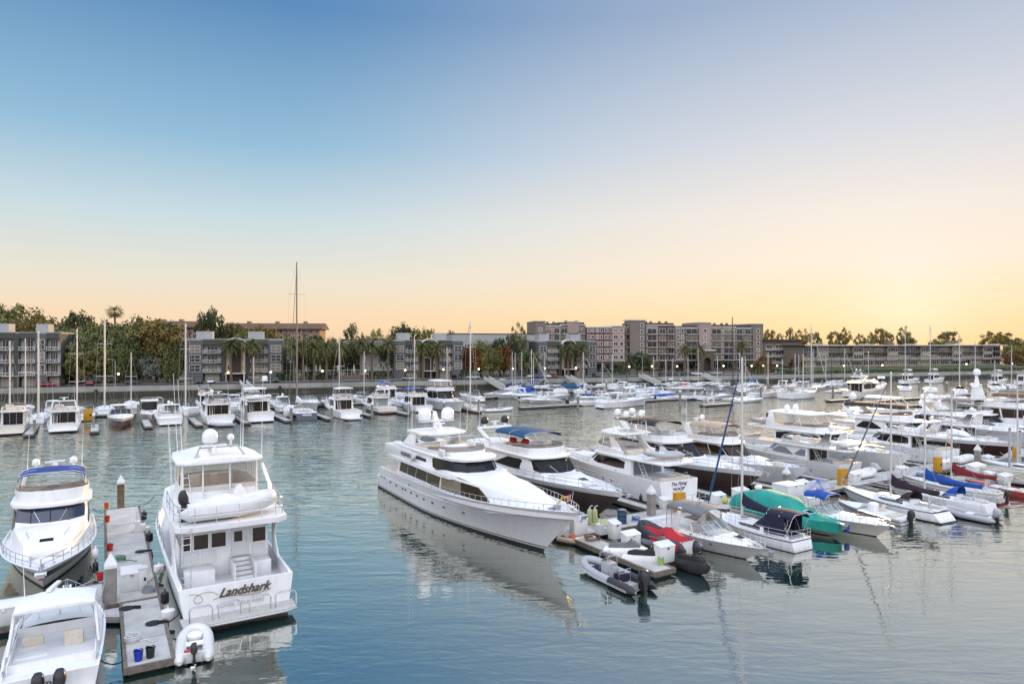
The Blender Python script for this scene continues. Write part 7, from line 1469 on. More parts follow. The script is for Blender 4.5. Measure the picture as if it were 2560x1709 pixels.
for kind, px, py, hd, L, k, lb in [('ex', 130, 1040, 329, 9, dict(hard=True, fs=1.2, fb=1.5), 'hardtop cruiser half hidden behind the open cockpit cruiser'), ('ex', 216, 1052, 329, 9, dict(topc=NAVYC, side='frame', fs=1.1, fb=1.4), 'navy topped cruiser right of the second spreader mast'), ('ex', 58, 1058, 329, 8, dict(topc=GREYC, side='frame'), 'grey canopied boat between the trawler and the first mast'), ('rn', 120, 1075, 329, 5, dict(cover=GREYC, motor=0), 'grey covered dinghy beside the open cockpit cruiser'), ('ex', 395, 1030, 329, 9, dict(topc=TANC, side='frame', fs=1.2, fb=1.5), 'tan topped cruiser behind the curtained cruiser'), ('ex', 590, 1022, 329, 10, dict(hard=True, fs=1.2, fb=1.6), 'hardtop cruiser right of the older navy bimini yacht'), ('ex', 838, 1022, 329, 9, dict(topc=NAVYC, side='frame', fs=1.2, fb=1.5), 'navy topped cruiser left of the sport fishing boat'), ('ex', 1015, 1016, 329, 10, dict(hard=True, fs=1.2, fb=1.6), 'hardtop cruiser right of the coupe cruiser'), ('ex', 1100, 1012, 329, 10, dict(topc=GREYC, side='clear', fs=1.2, fb=1.6), 'grey canvas cruiser left of the tall bow on yacht'), ('ex', 1200, 1005, 329, 10, dict(topc=NAVYC, side='frame', fs=1.2, fb=1.6), 'navy topped cruiser behind the grey sparred sailing boat'), ('ex', 690, 1012, 329, 9, dict(topc=BLACKC, side='frame'), 'black topped cruiser at the foot of the long gangway')]:
    k = dict(k); k['group'] = FL
    if kind == 'ex': ex(lb, px, py, hd, L, 0, **k)
    else: runabout(lb, P2(px, py), hd, L, L * .34, **k)
for px, py, hd, L, mt, mpx, k, lb in [(60, 1035, 329, 10, 846, 60, dict(), 'slender mast sailing boat right of the left edge mast'), (330, 1022, 329, 10, 880, 318, dict(), 'low masted sailing boat behind the pilothouse boat'), (640, 1010, 329, 10, 892, 634, dict(), 'sailing boat with short mast near the gangway'), (858, 1012, 329, 11, 838, 856, dict(jib=GREYC), 'sailing boat with mast before the palm row'), (920, 1005, 329, 10, 878, 915, dict(), 'sailing boat with short mast before the white roof boxes'), (1130, 1000, 329, 10, 868, 1128, dict(), 'sailing boat with short mast right of the middle condominium'), (1905, 985, 59, 9, 880, 1896, dict(cover=NAVYC), 'sailing boat with mast just right of the thick front mast'), (1942, 975, 59, 9, 896, 1934, dict(), 'sailing boat with short mast left of the dark brown block'), (2100, 965, 59, 9, 870, 2096, dict(jib=WHITEC), 'sailing boat with mast over the trawler stern'), (2160, 960, 59, 9, 878, 2158, dict(), 'sailing boat with mast over the trawler bow'), (2440, 970, 30, 10, 852, 2438, dict(), 'sailing boat with mast right of the wide stern on one'), (2532, 972, 30, 10, 866, 2530, dict(), 'sailing boat with mast at the right edge trees')]:
    sb(lb, px, py, hd, L, mt, mpx, group=FR, spread=1, rails=False, **k)
B14, _ = flybridge('white flybridge yacht squeezed between the sport yacht and the expedition yacht', (70, 117), 149, 18, 21, 5.2, 2.0, 2.5, zr=3.7, topc=GREYC, archx=(.3, .22), domes=2, lod=0)
B15, _ = flybridge('white yacht with grey bimini beyond the expedition yacht tower', (92, 136), 149, 22, 25, 5.6, 2.1, 2.7, zr=3.9, topc=GREYC, archx=(.3, .22), domes=2, lod=0)
B16, _ = flybridge('white hardtop yacht behind the long black bimini', (57, 118), 149, 20, 23, 5.4, 2.0, 2.6, zr=3.8, top='hardtop', topx=(.26, .5), archx=None, lod=0)
B17, _ = flybridge('white yacht in the far right channel near the round bowed trawler', (108, 150), 149, 20, 23, 5.4, 2.0, 2.6, zr=3.8, top='hardtop', topx=(.26, .5), archx=None, lod=0)
# ================================================================ floating docks
DZ = .45
U_ = Vector((math.cos(R(31)), math.sin(R(31)), 0)); V_ = Vector((-math.sin(R(31)), math.cos(R(31)), 0))
def dock(label, o, u0, u1, v0, v1, name='floating_dock', group=None, trim=True, fl=True):
    """a floating dock lying between u0..u1 along the walkway and v0..v1 across it, from the corner o"""
    o = Vector((o[0], o[1], 0)); c = o + U_ * u0 + V_ * v0; r = empty(name, c, R(31), label, 'dock', group); w, h = u1 - u0, v1 - v0
    MB().box(0, w, 0, h, DZ - .16, DZ).build('deck_slab', CONC, r, 0, .015)
    t = .14; mb = MB(); mb.box(-.03, t, -.03, h + .03, DZ - .28, DZ + .045); mb.box(w - t, w + .03, -.03, h + .03, DZ - .28, DZ + .045); mb.box(t, w - t, -.03, .1, DZ - .28, DZ + .04); mb.box(t, w - t, h - .1, h + .03, DZ - .28, DZ + .04); mb.build('timber_edging', WOOD, r, 0, .01)
    mb = MB(); n = max(1, int(max(w, h) / 3))
    for i in range(n):
        if h > w: mb.box(.2, w - .2, h * (i + .06) / n, h * (i + .94) / n, -.4, DZ - .18)
        else: mb.box(w * (i + .06) / n, w * (i + .94) / n, .2, h - .2, -.4, DZ - .18)
    mb.build('dock_float', FLOAT, r, 0, .03)
    mb = MB(); L = max(w, h)
    for i in range(1, int(L / 3.2)):
        q = i * 3.2
        if h > w: mb.box(t, w - t, q - .012, q + .012, DZ - .01, DZ + .004)
        else: mb.box(q - .012, q + .012, t, h - t, DZ - .01, DZ + .004)
    if mb.v: mb.build('deck_joints', RUBBER, r, 0)
    return r
RO = (8.5, 52.5)
dock('long concrete walkway of the right docks', RO, -4.5, 84, 1.0, 4.2)
for i, (u, ln, lb) in enumerate([(7.2, 15, 'finger dock between the brown hull and the WASP yacht'), (16.2, 16, 'finger dock right of the WASP yacht'), (24.0, 15, 'finger dock left of the tan bimini cruiser'), (32.0, 14, 'finger dock left of the grey windowed yacht'), (40.6, 15, 'finger dock right of the grey windowed yacht'), (50.0, 15, 'finger dock left of the low white yacht'), (59.6, 16, 'finger dock right of the low white yacht'), (69.0, 16, 'finger dock under the bow of the sport yacht')]):
    dock(lb, RO, u - .65, u + .65, 4.24, 4.24 + ln, 'finger_dock', 'far side fingers of the right docks')
dock('short finger dock carrying jet skis and white boxes beside the big white bow', RO, -4.3, -2.5, -8.2, .96, 'finger_dock')
for u, ln, lb in [(6.4, 6, 'narrow finger dock between the sport cruiser and West Wind'), (15.6, 6.5, 'narrow finger dock right of the green covered cruiser'), (20.6, 7, 'narrow finger dock left of the open skiff'), (29.6, 7.5, 'narrow finger dock right of Sweet Tea'), (35.0, 7, 'narrow finger dock left of the maroon sail cover'), (40.6, 7, 'narrow finger dock left of the red speedboat')]:
    dock(lb, RO, u - .4, u + .4, .96 - ln, .96, 'finger_dock', 'near side fingers of the right docks')
LO_ = (-23.3, 38.6)
dock('walkway of the left dock running off the left edge', LO_, -26, .26, -1.6, 3.3)
dock('wide finger dock between the blue bimini cruiser and the stern-on yacht', LO_, .3, 3.0, -.98, 24.6, 'finger_dock')
dock('near finger dock with blue and black buckets on its end', LO_, .95, 3.0, -10.0, -1.02, 'finger_dock')
mb = MB(); q0 = Vector((LO_[0], LO_[1], 0)); b = q0 + U_ * .91 + V_ * -1.64; c = q0 + U_ * .91 + V_ * -3.2; d = q0 + U_ * -1.6 + V_ * -1.64
mb.loft([[(p.x, p.y, DZ - .3) for p in (d, b, c)], [(p.x, p.y, DZ + .01) for p in (d, b, c)]]); tag(mb.build('dock_gusset', CONC, None, 0), 'triangular gusset plate joining the near left finger to its walkway', 'dock')
def piling(px, py, top_py, label, w=.36, m=None, wood=False, z=DZ, group='square dock pilings with white pointed caps', dims=None):
    p = at(px, py, z); h = CAMZ + (HOR - top_py) * p.y / F0; r = empty('dock_piling', (p.x, p.y, 0), R(31), label, 'piling', group); k = w / 2; hc = h - w * 1.15
    MB().box(-k, k, -k, k, -1.5, hc).build('post', m or CONC2, r, 0, .02)
    mb = MB(); mb.loft([[(-k - .03, -k - .03, hc - .12), (k + .03, -k - .03, hc - .12), (k + .03, k + .03, hc - .12), (-k - .03, k + .03, hc - .12)], [(-k - .03, -k - .03, hc + .05), (k + .03, -k - .03, hc + .05), (k + .03, k + .03, hc + .05), (-k - .03, k + .03, hc + .05)], [(-.02, -.02, h), (.02, -.02, h), (.02, .02, h), (-.02, .02, h)]]); mb.build('pointed_cap', DOCKBOX, r, 0)
    return r
BROWNP = mat('brown_piling', (.20, .13, .08), .9, noise=.45, nscale=2, bump=.3, bscale=10)
piling(302, 1268, 1187, 'brown square piling at the far end of the wide left finger', .55, BROWNP); piling(277, 1503, 1381, 'grey square piling beside the red bucket on the left dock', .6)
piling(1628, 1287, 1211, 'square piling in front of the WASP hull', .55); piling(1966, 1212, 1166, 'square piling before the bow of the tan bimini cruiser', .55); piling(2444, 1162, 1110, 'square piling before the long brown hull at right', .55); piling(2232, 1150, 1128, 'square piling beside the Sweet Tea mast', .5)
for px, py, tp, lb in [(430, 1050, 1002, 'small piling on the finger left of the large white cruiser'), (615, 1052, 1004, 'small piling left of the cockpit yacht'), (728, 1050, 1012, 'small piling left of the navy yacht'), (829, 1046, 1012, 'small piling right of the navy yacht'), (930, 1038, 1004, 'small piling right of the sport fishing boat'), (1022, 1030, 1002, 'small piling left of the lifebuoy cruiser'), (1110, 1030, 1000, 'small piling below the tall bow on yacht'), (1197, 1026, 992, 'small piling before the white console inflatable'), (346, 1050, 1002, 'small piling right of the maroon hulled coupe'), (86, 1078, 1040, 'small piling left of the open cockpit cruiser'), (234, 1068, 1030, 'small piling right of the yellow cabinet in the left row'), (613, 1000, 972, 'white capped piling by the long gangway'), (1262, 960, 950, 'white tipped piling below the jetty ramp'), (1445, 1015, 984, 'white capped piling left of the sedan cruiser'), (1465, 985, 971, 'white capped piling behind the sedan cruiser'), (1470, 962, 946, 'white capped piling near the seawall ramp'), (1516, 968, 950, 'white capped piling before the red brown wing'), (1566, 966, 953, 'white capped piling before the pink bays'), (1638, 972, 958, 'white capped piling beside the navy covers'), (1650, 958, 941, 'white capped piling before the driveway trees'), (1700, 1010, 974, 'white capped piling before the blue covered bowrider'), (1702, 960, 945, 'white capped piling right of the driveway lamps'), (1762, 995, 970, 'white capped piling beside the grey green cover'), (1902, 992, 962, 'white capped piling before the white runabouts'), (1917, 958, 942, 'white capped piling right of the thick front mast'), (1979, 950, 936, 'white capped piling before the dark brown block'), (2056, 966, 950, 'white capped piling right of the catamaran mast'), (2082, 985, 958, 'white capped piling beside the trawler stern'), (2298, 968, 952, 'white capped piling between the stern on sailing boats'), (2367, 970, 953, 'white capped piling right of the white hoop sailing boat'), (2436, 975, 955, 'white capped piling left of the stepped mast tower'), (2508, 970, 958, 'white capped piling at the right end of the far row')]:
    piling(px, py, tp, lb, .42)
# far walkways and fingers
for i, (px, py, L, lb) in enumerate([(70, 1086, 13, 'finger dock left of the open cockpit cruiser'), (236, 1078, 12, 'finger dock with red ladders left of the maroon hull'), (372, 1066, 13, 'finger dock right of the maroon hull'), (500, 1062, 14, 'finger dock right of the curtained cruiser'), (618, 1056, 14, 'finger dock left of the cockpit yacht'), (722, 1051, 13, 'finger dock left of the navy yacht'), (826, 1046, 13, 'finger dock right of the navy yacht'), (928, 1038, 13, 'finger dock right of the sport fishing boat'), (1020, 1034, 12, 'finger dock right of the coupe cruiser'), (1200, 1028, 12, 'finger dock at the end of the left row')]):
    p = at(px, py, DZ); dock(lb, (p.x, p.y), -.7, .7, 0, L, 'finger_dock', 'fingers of the far left row')
p = at(500, 1026, DZ); dock('long walkway behind the far left row', (p.x, p.y), -60, 90, 0, 2.2)
for px, py, L, lb in [(1560, 1004, 60, 'walkway along the crowded far basin'), (1800, 1010, 10, 'dock end with a white lifebuoy'), (1560, 972, 90, 'second walkway deep in the far basin'), (2120, 998, 14, 'brown dock beside the round bowed trawler'), (2330, 992, 60, 'walkway of the stern on sailing boats')]:
    p = at(px, py, DZ); dock(lb, (p.x, p.y), -L / 2, L / 2, 0, 2.0, 'floating_dock', 'docks of the far basin')
tag(MB().tube([tuple(at(1776, 1000, .75) + Vector((.75 * math.cos(a), -.3, .75 * math.sin(a) - .2))) for a in [i * math.pi / 7 for i in range(14)]], .2, 6, closed=True).build('lifebuoy', WHITE, None, 60), 'white lifebuoy hanging on a dock end in the far basin', 'lifebuoy')
# ---------------------------------------------------------------- things standing on the docks
def dockbox(px, py, label, w=1.3, d=.7, h=.75, slope=.18, cat='dock box', turn=31, m=None):
    p = at(px, py, DZ); r = empty('dock_box', (p.x, p.y, DZ), R(turn), label, cat, 'white fibreglass dock boxes')
    MB().loft([[(-w / 2 + .04, -d / 2 + .03, 0), (w / 2 - .04, -d / 2 + .03, 0), (w / 2 - .04, d / 2 - .03, 0), (-w / 2 + .04, d / 2 - .03, 0)], [(-w / 2, -d / 2, h), (w / 2, -d / 2, h), (w / 2, d / 2, h + slope), (-w / 2, d / 2, h + slope)]]).build('box_body', m or DOCKBOX, r, 30, .03)
    MB().loft([[(-w / 2 - .04, -d / 2 - .04, h + .01), (w / 2 + .04, -d / 2 - .04, h + .01), (w / 2 + .04, d / 2 + .04, h + slope + .01), (-w / 2 - .04, d / 2 + .04, h + slope + .01)], [(-w / 2, -d / 2, h + .1), (w / 2, -d / 2, h + .1), (w / 2, d / 2, h + slope + .1), (-w / 2, d / 2, h + slope + .1)]]).build('lid', m or DOCKBOX, r, 30, .02)
    MB().box(-.08, .08, -d / 2 - .06, -d / 2, h - .12, h + .02).build('latch', STEEL, r, 0)
    return r
for px, py, lb, kw in [(1666, 1270, 'white box left of the yellow cabinet under the WASP stern', dict(w=1.2)), (1795, 1258, 'white box right of the WASP swim platform', dict(w=1.4)), (1851, 1245, 'white box under the bow of the second brown hull', dict(w=1.7)), (1970, 1256, 'largest white locker box behind the green cover', dict(w=2.3, d=1.7, h=1.7, slope=0)), (2028, 1268, 'white box right of the largest locker', dict(w=1.6, h=.9)), (2006, 1224, 'white box with hose reel below the square piling', dict(w=1.4)), (2137, 1203, 'white box with green hose beside the second yellow cabinet', dict(w=1.3)), (2256, 1187, 'white box right of the Sweet Tea mast', dict(w=1.7)), (2361, 1171, 'white box beside the third yellow cabinet', dict(w=1.7)), (2470, 1158, 'white box right of the right hand square piling', dict(w=1.8)), (2440, 1194, 'tall white locker near the lattice gangway', dict(w=2.6, h=1.3, d=.9)), (2478, 1200, 'white box in the middle of three near the lattice gangway', dict(w=1.7)), (2514, 1207, 'white box rightmost of three near the lattice gangway', dict(w=2.0)),
    (1446, 1333, 'white box next to the yacht bow by the red buoy', dict(w=1.3, h=1.1, slope=.1)), (1536, 1345, 'narrow white box leftmost on the jet ski dock', dict(w=.8, h=1.1)), (1577, 1371, 'white box in the middle of the jet ski dock', dict(w=1.3, h=1.0)), (1661, 1403, 'white box with a green bucket on the jet ski dock end', dict(w=1.3, h=1.05)), (329, 1471, 'white corner box on the left dock', dict(w=1.1, h=1.0, d=1.0)), (10, 1560, 'white box on the walkway at the left edge', dict(w=1.6, h=.9)),
    (585, 1030, 'cream box on the finger left of the cockpit yacht', dict(w=2.0, h=1.2)), (484, 1034, 'cream box right of the curtained cruiser', dict(w=2.0, h=1.2)), (718, 1040, 'small grey white box on the finger by the navy yacht', dict(w=1.4, h=1.2))]:
    dockbox(px, py, lb, **kw)
def pedestal(px, py, label, m=YELLOW, h=1.6, w=.5, name='power_cabinet', cat='power cabinet', group='yellow power cabinets on the docks'):
    p = at(px, py, DZ); r = empty(name, (p.x, p.y, DZ), R(31), label, cat, group); MB().box(-w, w, -.28, .28, 0, h).build('cabinet', m, r, 30, .03); MB().box(w * .2, w * .7, -.31, -.28, h * .45, h * .6).build('plate', BLACK, r, 0); MB().box(-w - .03, w + .03, -.31, .31, h, h + .08).build('lid', m, r, 0, .02)
pedestal(1698, 1279, 'yellow cabinet at the stern of the WASP yacht'); pedestal(2106, 1212, 'yellow cabinet beside the grey windowed yacht stern'); pedestal(2344, 1179, 'yellow cabinet beside the white inflatable on the low yacht'); pedestal(2541, 1152, 'yellow cabinet at the right edge of the docks'); pedestal(221, 1052, 'yellow cabinet among the far left boats', h=2.2, w=.8)
pedestal(357, 1471, 'white power post beside the corner box on the left dock', DOCKBOX, 1.25, .22, 'power_post', 'power post', None)
def lathe_thing(name, px, py, prof, m, label, cat, group=None, z=DZ, n=14, extra=None):
    p = at(px, py, z); r = empty(name, (p.x, p.y, z), 0, label, cat, group); MB().lathe(prof, (0, 0, 0), n).build('body', m, r, 40)
    if extra: extra(r)
    return r
def handle(w, h, m=STEEL): return lambda r: tubes('handle', m, r, [[(-w, 0, h), (-w * .8, -.08, h + .1), (0, -.1, h + .13), (w * .8, -.08, h + .1), (w, 0, h)]], .012, 5)
bk = [(.16, 0), (.2, .44), (.215, .44), (.215, .48), (.19, .48), (.15, .06)]
lathe_thing('bucket', 346, 1650, bk, BLUEP, 'blue bucket on the end of the near left finger', 'bucket', 'buckets on the left dock', extra=handle(.2, .46)); lathe_thing('bucket', 376, 1642, bk, BLACK, 'black bucket on the end of the near left finger', 'bucket', 'buckets on the left dock', extra=handle(.2, .46))
for px, py, lb in [(266, 1270, 'orange bucket at the far end of the wide left finger'), (268, 1304, 'red bucket on the left edge of the wide finger'), (275, 1376, 'red bucket above the grey piling on the left finger'), (250, 1450, 'red bucket with white label beside the grey piling')]:
    lathe_thing('bucket', px, py, bk, ORANGE if 'orange' in lb else REDP, lb, 'bucket', 'buckets on the left dock', extra=handle(.2, .46))
lathe_thing('oil_drum', 1555, 1307, [(.38, 0), (.4, .03), (.38, .06), (.38, .38), (.4, .41), (.38, .44), (.38, .74), (.4, .77), (.38, .8), (.38, 1.08), (.4, 1.12), (.36, 1.12), (.34, 1.08)], mat('drum_blue', (.02, .05, .10), .4), 'dark blue drum standing on the right walkway', 'drum', extra=lambda r: MB().lathe([(.33, 1.085), (.33, 1.10)], n=14).build('lid', STEEL, r, 40))
for px, lb in ((1474, 'left one of two pale green gas cylinders by the yacht bow'), (1487, 'right one of two pale green gas cylinders by the yacht bow')):
    lathe_thing('gas_cylinder', px, 1311, [(.2, 0), (.22, .05), (.22, 1.1), (.16, 1.25), (.07, 1.3), (.07, 1.4), (.03, 1.45)], mat('pale_green_paint', (.36, .38, .22), .45), lb, 'gas cylinder', 'pale green gas cylinders', extra=lambda r: tubes('valve', STEEL, r, [[(0, 0, 1.4), (.1, 0, 1.52), (.25, 0, 1.52)]], .03))
p = at(1500, 1314, DZ + .05); tag(MB().tube([tuple(p + Vector(((.35 + .02 * i) * math.cos(i * .7), (.3 + .02 * i) * math.sin(i * .7), .01 * i))) for i in range(28)] + [tuple(p + Vector((-.2, .1, .6))), tuple(p + Vector((-.35, .2, 1.2)))], .035, 5).build('coiled_hose', ROPEY, None, 60, fix=False), 'yellow hose coiled at the foot of the gas cylinders', 'hose')
p = at(1448, 1340, DZ); lathe_thing('buoy', 1437, 1333, [(.05, 0), (.28, .18), (.34, .38), (.26, .58), (.08, .68)], REDP, 'red round buoy hanging by the white box near the yacht bow', 'buoy')
p = at(1480, 1349, DZ + .06); tag(MB().tube([tuple(p + Vector(((.55 + .03 * math.sin(i)) * math.cos(i * .6), .45 * math.sin(i * .6), .012 * i))) for i in range(30)], .04, 5).build('coiled_cable', mat('brown_cable', (.10, .05, .03), .8), None, 60, fix=False), 'brown cable coiled on the walkway near the beige dinghy', 'cable')
def jetski(px, py, hd, label, body, seatm):
    r = empty('jet_ski', (0, 0, 0), 0, label, 'jet ski', 'jet skis by the right docks'); p = at(px, py, .3); place(r, (p.x, p.y), hd, .25); mb = MB(); rws = []
    for f, w, z0, z1 in ((0, .50, -.05, .38), (.2, .56, -.15, .42), (.5, .58, -.2, .5), (.75, .45, -.12, .62), (.92, .2, .1, .62), (1, .03, .35, .55)): x = f * 3.0; rws.append([(x, w, lerp(z0, z1, .6)), (x, w * .75, z1), (x, 0, z1 + .06), (x, -w * .75, z1), (x, -w, lerp(z0, z1, .6)), (x, -w * .6, z0), (x, 0, z0 - .1), (x, w * .6, z0)])
    mb.loft(rws); mb.build('hull', body, r, 50)
    mb = MB(); rws = []
    for x, w, z in ((.3, .2, .62), (.8, .24, .78), (1.4, .22, .80), (1.75, .26, .95), (2.1, .3, 1.0), (2.5, .22, .8)): rws.append([(x, w, .4), (x, w * .85, z), (x, -w * .85, z), (x, -w, .4)])
    mb.loft(rws); mb.build('covered_seat', seatm, r, 50, .03)
    tubes('handlebar', BLACK, r, [[(1.8, .38, 1.05), (1.95, 0, 1.1), (1.8, -.38, 1.05)]], .03)
jetski(1560, 1395, 119, 'black and white jet ski lying left of the jet ski dock', TUBEW, BLACKC); jetski(1512, 1378, 110, 'white jet ski nearest the beige dinghy', WHITE, GREYC); jetski(1612, 1355, 149, 'grey jet ski with white stripe before the red cover', GREYC, GREYC); jetski(1690, 1402, 149, 'black covered jet ski behind the box with the green bucket', BLACKC, BLACKC)
t = make_rib('covered_dinghy', 5.0, 2.0, .28, mat('black_hypalon', (.03, .03, .033), .45), None, 'black dinghy under a bright red cover beside the sport cruiser', 'dinghy', cover=REDC, motor=False); place(t, (12.3, 47.8), 329); t.scale = (1, 1, 2.0)
p = at(1662, 1408, DZ); lathe_thing('bucket', 1652, 1411, bk, mat('lime_plastic', (.25, .42, .08), .5), 'lime green bucket in front of the last white box', 'bucket', extra=handle(.2, .46))
lathe_thing('float_ball', 1812, 1258, [(.05, 0), (.26, .12), (.32, .3), (.24, .5), (.06, .6)], mat('lime_float', (.5, .55, .08), .5), 'lime yellow float on the walkway right of the WASP', 'float')
lathe_thing('bucket', 2117, 1328, bk, BLUEP, 'blue bucket on the finger beside the green cover', 'bucket', z=DZ, extra=handle(.2, .46))
mb = MB(); p = at(2040, 1220, DZ); rnd = random.Random(3); rws = []
for i in range(9):
    f = i / 8; x = lerp(-1.9, 1.9, f); h = .9 * math.sin(f * math.pi) ** .6 + rnd.uniform(-.08, .12); rws.append([(x, lerp(-.9, .9, k / 6), max(.02, h * math.sin(k / 6 * math.pi) + rnd.uniform(-.08, .08))) for k in range(7)])
mb.loft(rws, False, False); o = tag(mb.build('tarpaulin_heap', mat('blue_white_tarp', (.05, .10, .25), .7, col2=(.5, .5, .52), nscale=1.6), None, 40), 'crumpled blue and white tarpaulin heap on the walkway', 'tarpaulin'); o.location = p; o.rotation_euler = (0, 0, R(31))
def fender(px, py, z, label, r=.16, h=.75, m=WHITE, boat=None):
    p = at(px, py, z); o = MB().lathe([(.03, h + .14), (.05, h), (r, h * .85), (r, h * .15), (.05, 0)], (0, 0, 0), 12).build('fender', m, None, 50); o.location = (p.x, p.y, z); tag(o, label, 'fender', 'fenders hanging along hulls')
fender(239, 1398, .9, 'pale fender hanging at the blue bimini cruiser quarter'); fender(239, 1432, .25, 'dark fender below the pale one on the blue bimini cruiser', m=BLACK)
for px, py, z, lb, m, r in [(397, 1432, .35, 'white ball fender high between the left finger and Landshark', WHITE, .3), (420, 1548, .3, 'white ball fender beside the Landshark stern corner', WHITE, .34), (412, 1510, .35, 'black fender between the left finger and Landshark', BLACK, .22), (373, 1355, .35, 'black tyre fender midway along the wide left finger', BLACK, .25), (360, 1300, .4, 'black tyre fender near the far end of the wide left finger', BLACK, .22), (1602, 1256, .35, 'black fender on the WASP quarter', BLACK, .16)]: fender(px, py, z, lb, r, .75 if r < .3 else .6, m)
# mooring lines and cleats on the left finger
for i, (px, py, lb) in enumerate([(352, 1378, 'black cleat and coil midway on the wide left finger'), (383, 1557, 'black round rope coil on the near left finger'), (316, 1520, 'black cleat at the head of the near left finger')]):
    p = at(px, py, DZ + .02); mb = MB(); mb.lathe([(.02, 0), (.36, .01), (.38, .03), (.3, .05), (.05, .05)], (p.x, p.y, p.z), 16); a = p + Vector((.55, .05, 0)); mb.box(a.x - .2, a.x + .2, a.y - .05, a.y + .05, a.z, a.z + .14); tag(mb.build('rope_coil', ROPE, None, 40), lb, 'rope', 'black rope coils on the left fingers')
def W3(px, py, z): return at(px, py, z)
for pts, lb, m, r in [([W3(393, 1553, .6), W3(450, 1530, .8)], 'black mooring line from the near left finger to Landshark', ROPE, .035), ([W3(232, 1270, 1.3), W3(262, 1277, .55)], 'dark mooring line from the blue bimini cruiser to the finger', ROPE, .025), ([W3(345, 1264, .55), W3(386, 1240, 1.9)], 'dark mooring line from the finger end to Landshark', ROPE, .025), ([W3(240, 1640, .9), W3(310, 1650, .5)], 'dark mooring line from the fishing boat to the near finger', ROPE, .03), ([W3(235, 1447, .6), W3(100, 1480, 1.6)], 'pale mooring line across the left walkway', ROPEW, .025), ([W3(245, 1500, 1.3), W3(262, 1452, .5)], 'pale mooring line from the bow rail of the fishing boat', ROPEW, .02)]:
    rope('mooring_line', pts, r, m, None, .25, 8, lb, 'mooring line')
# steel posts and lattice gangway at right
for px, py, tp, lb in [(2524, 1178, 1072, 'grey steel post left of two at the right edge'), (2550, 1168, 1078, 'grey steel post right of two at the right edge')]:
    p = at(px, py, DZ); h = CAMZ + (HOR - tp) * p.y / F0; r = empty('steel_post', (p.x, p.y, DZ), 0, lb, 'post', 'grey steel posts'); MB().lathe([(.13, 0), (.13, h - DZ)], n=8).build('shaft', GREYD, r, 40); MB().lathe([(.16, h - DZ - .02), (.16, h - DZ + .06), (.02, h - DZ + .16)], n=8).build('cap', DARKALU, r, 40)
def gangway(a, b, w, label, panel=True, h=1.15, m=None):
    a, b = Vector(a), Vector(b); d = b - a; L = d.length; n = max(3, int(L / 1.9)); r = empty('gangway', a, math.atan2(d.y, d.x), label, 'gangway', 'white railed gangways'); dz = d.z; Lh = math.hypot(d.x, d.y)
    P = lambda f, y, z: (Lh * f, y, dz * f + z)
    MB().loft([[P(f, 0, -.12), P(f, w, -.12), P(f, w, 0), P(f, 0, 0)] for f in (0, 1)]).build('ramp', GREYD, r, 0)
    for y in (0, w):
        pa = [[P(0, y, h), P(1, y, h)], [P(0, y, .1), P(1, y, .1)]]
        for i in range(n + 1): pa.append([P(i / n, y, 0), P(i / n, y, h)])
        for i in range(n): pa += [[P(i / n, y, .1), P((i + 1) / n, y, h)], [P(i / n, y, h), P((i + 1) / n, y, .1)]]
        tubes('truss_side', m or WFR, r, pa, .07, 5)
        if panel: MB().loft([[P(f, y - .015, .12), P(f, y + .015, .12), P(f, y + .015, h - .05), P(f, y - .015, h - .05)] for f in (0, 1)]).build('side_panel', mat('cream_panel', (.50, .47, .38), .7), r, 0)
    return r
gangway(at(2425, 1192, .5), at(2640, 1216, .5), 1.6, 'cream panelled lattice gangway at the right edge of the docks')
for (x0, v0, x1, py1, lb) in [(600, 2, 640, 1002, 'white truss ramp descending beside the second grey condominium'), (1210, 1.5, 1250, 972, 'white lattice ramp descending before the rust coloured trees'), (1415, 1.5, 1455, 968, 'white lattice ramp descending before the fourth condominium'), (1597, 1.5, 1642, 962, 'white lattice ramp descending before the complex driveway'), (1752, 1.5, 1795, 958, 'white lattice ramp descending before the arched gatehouse')]:
    a = shpx(x0, v0, GZ + .4); b = at(x1, py1, .7); gangway(a, b, 1.8, lb, panel=(x0 > 1000))
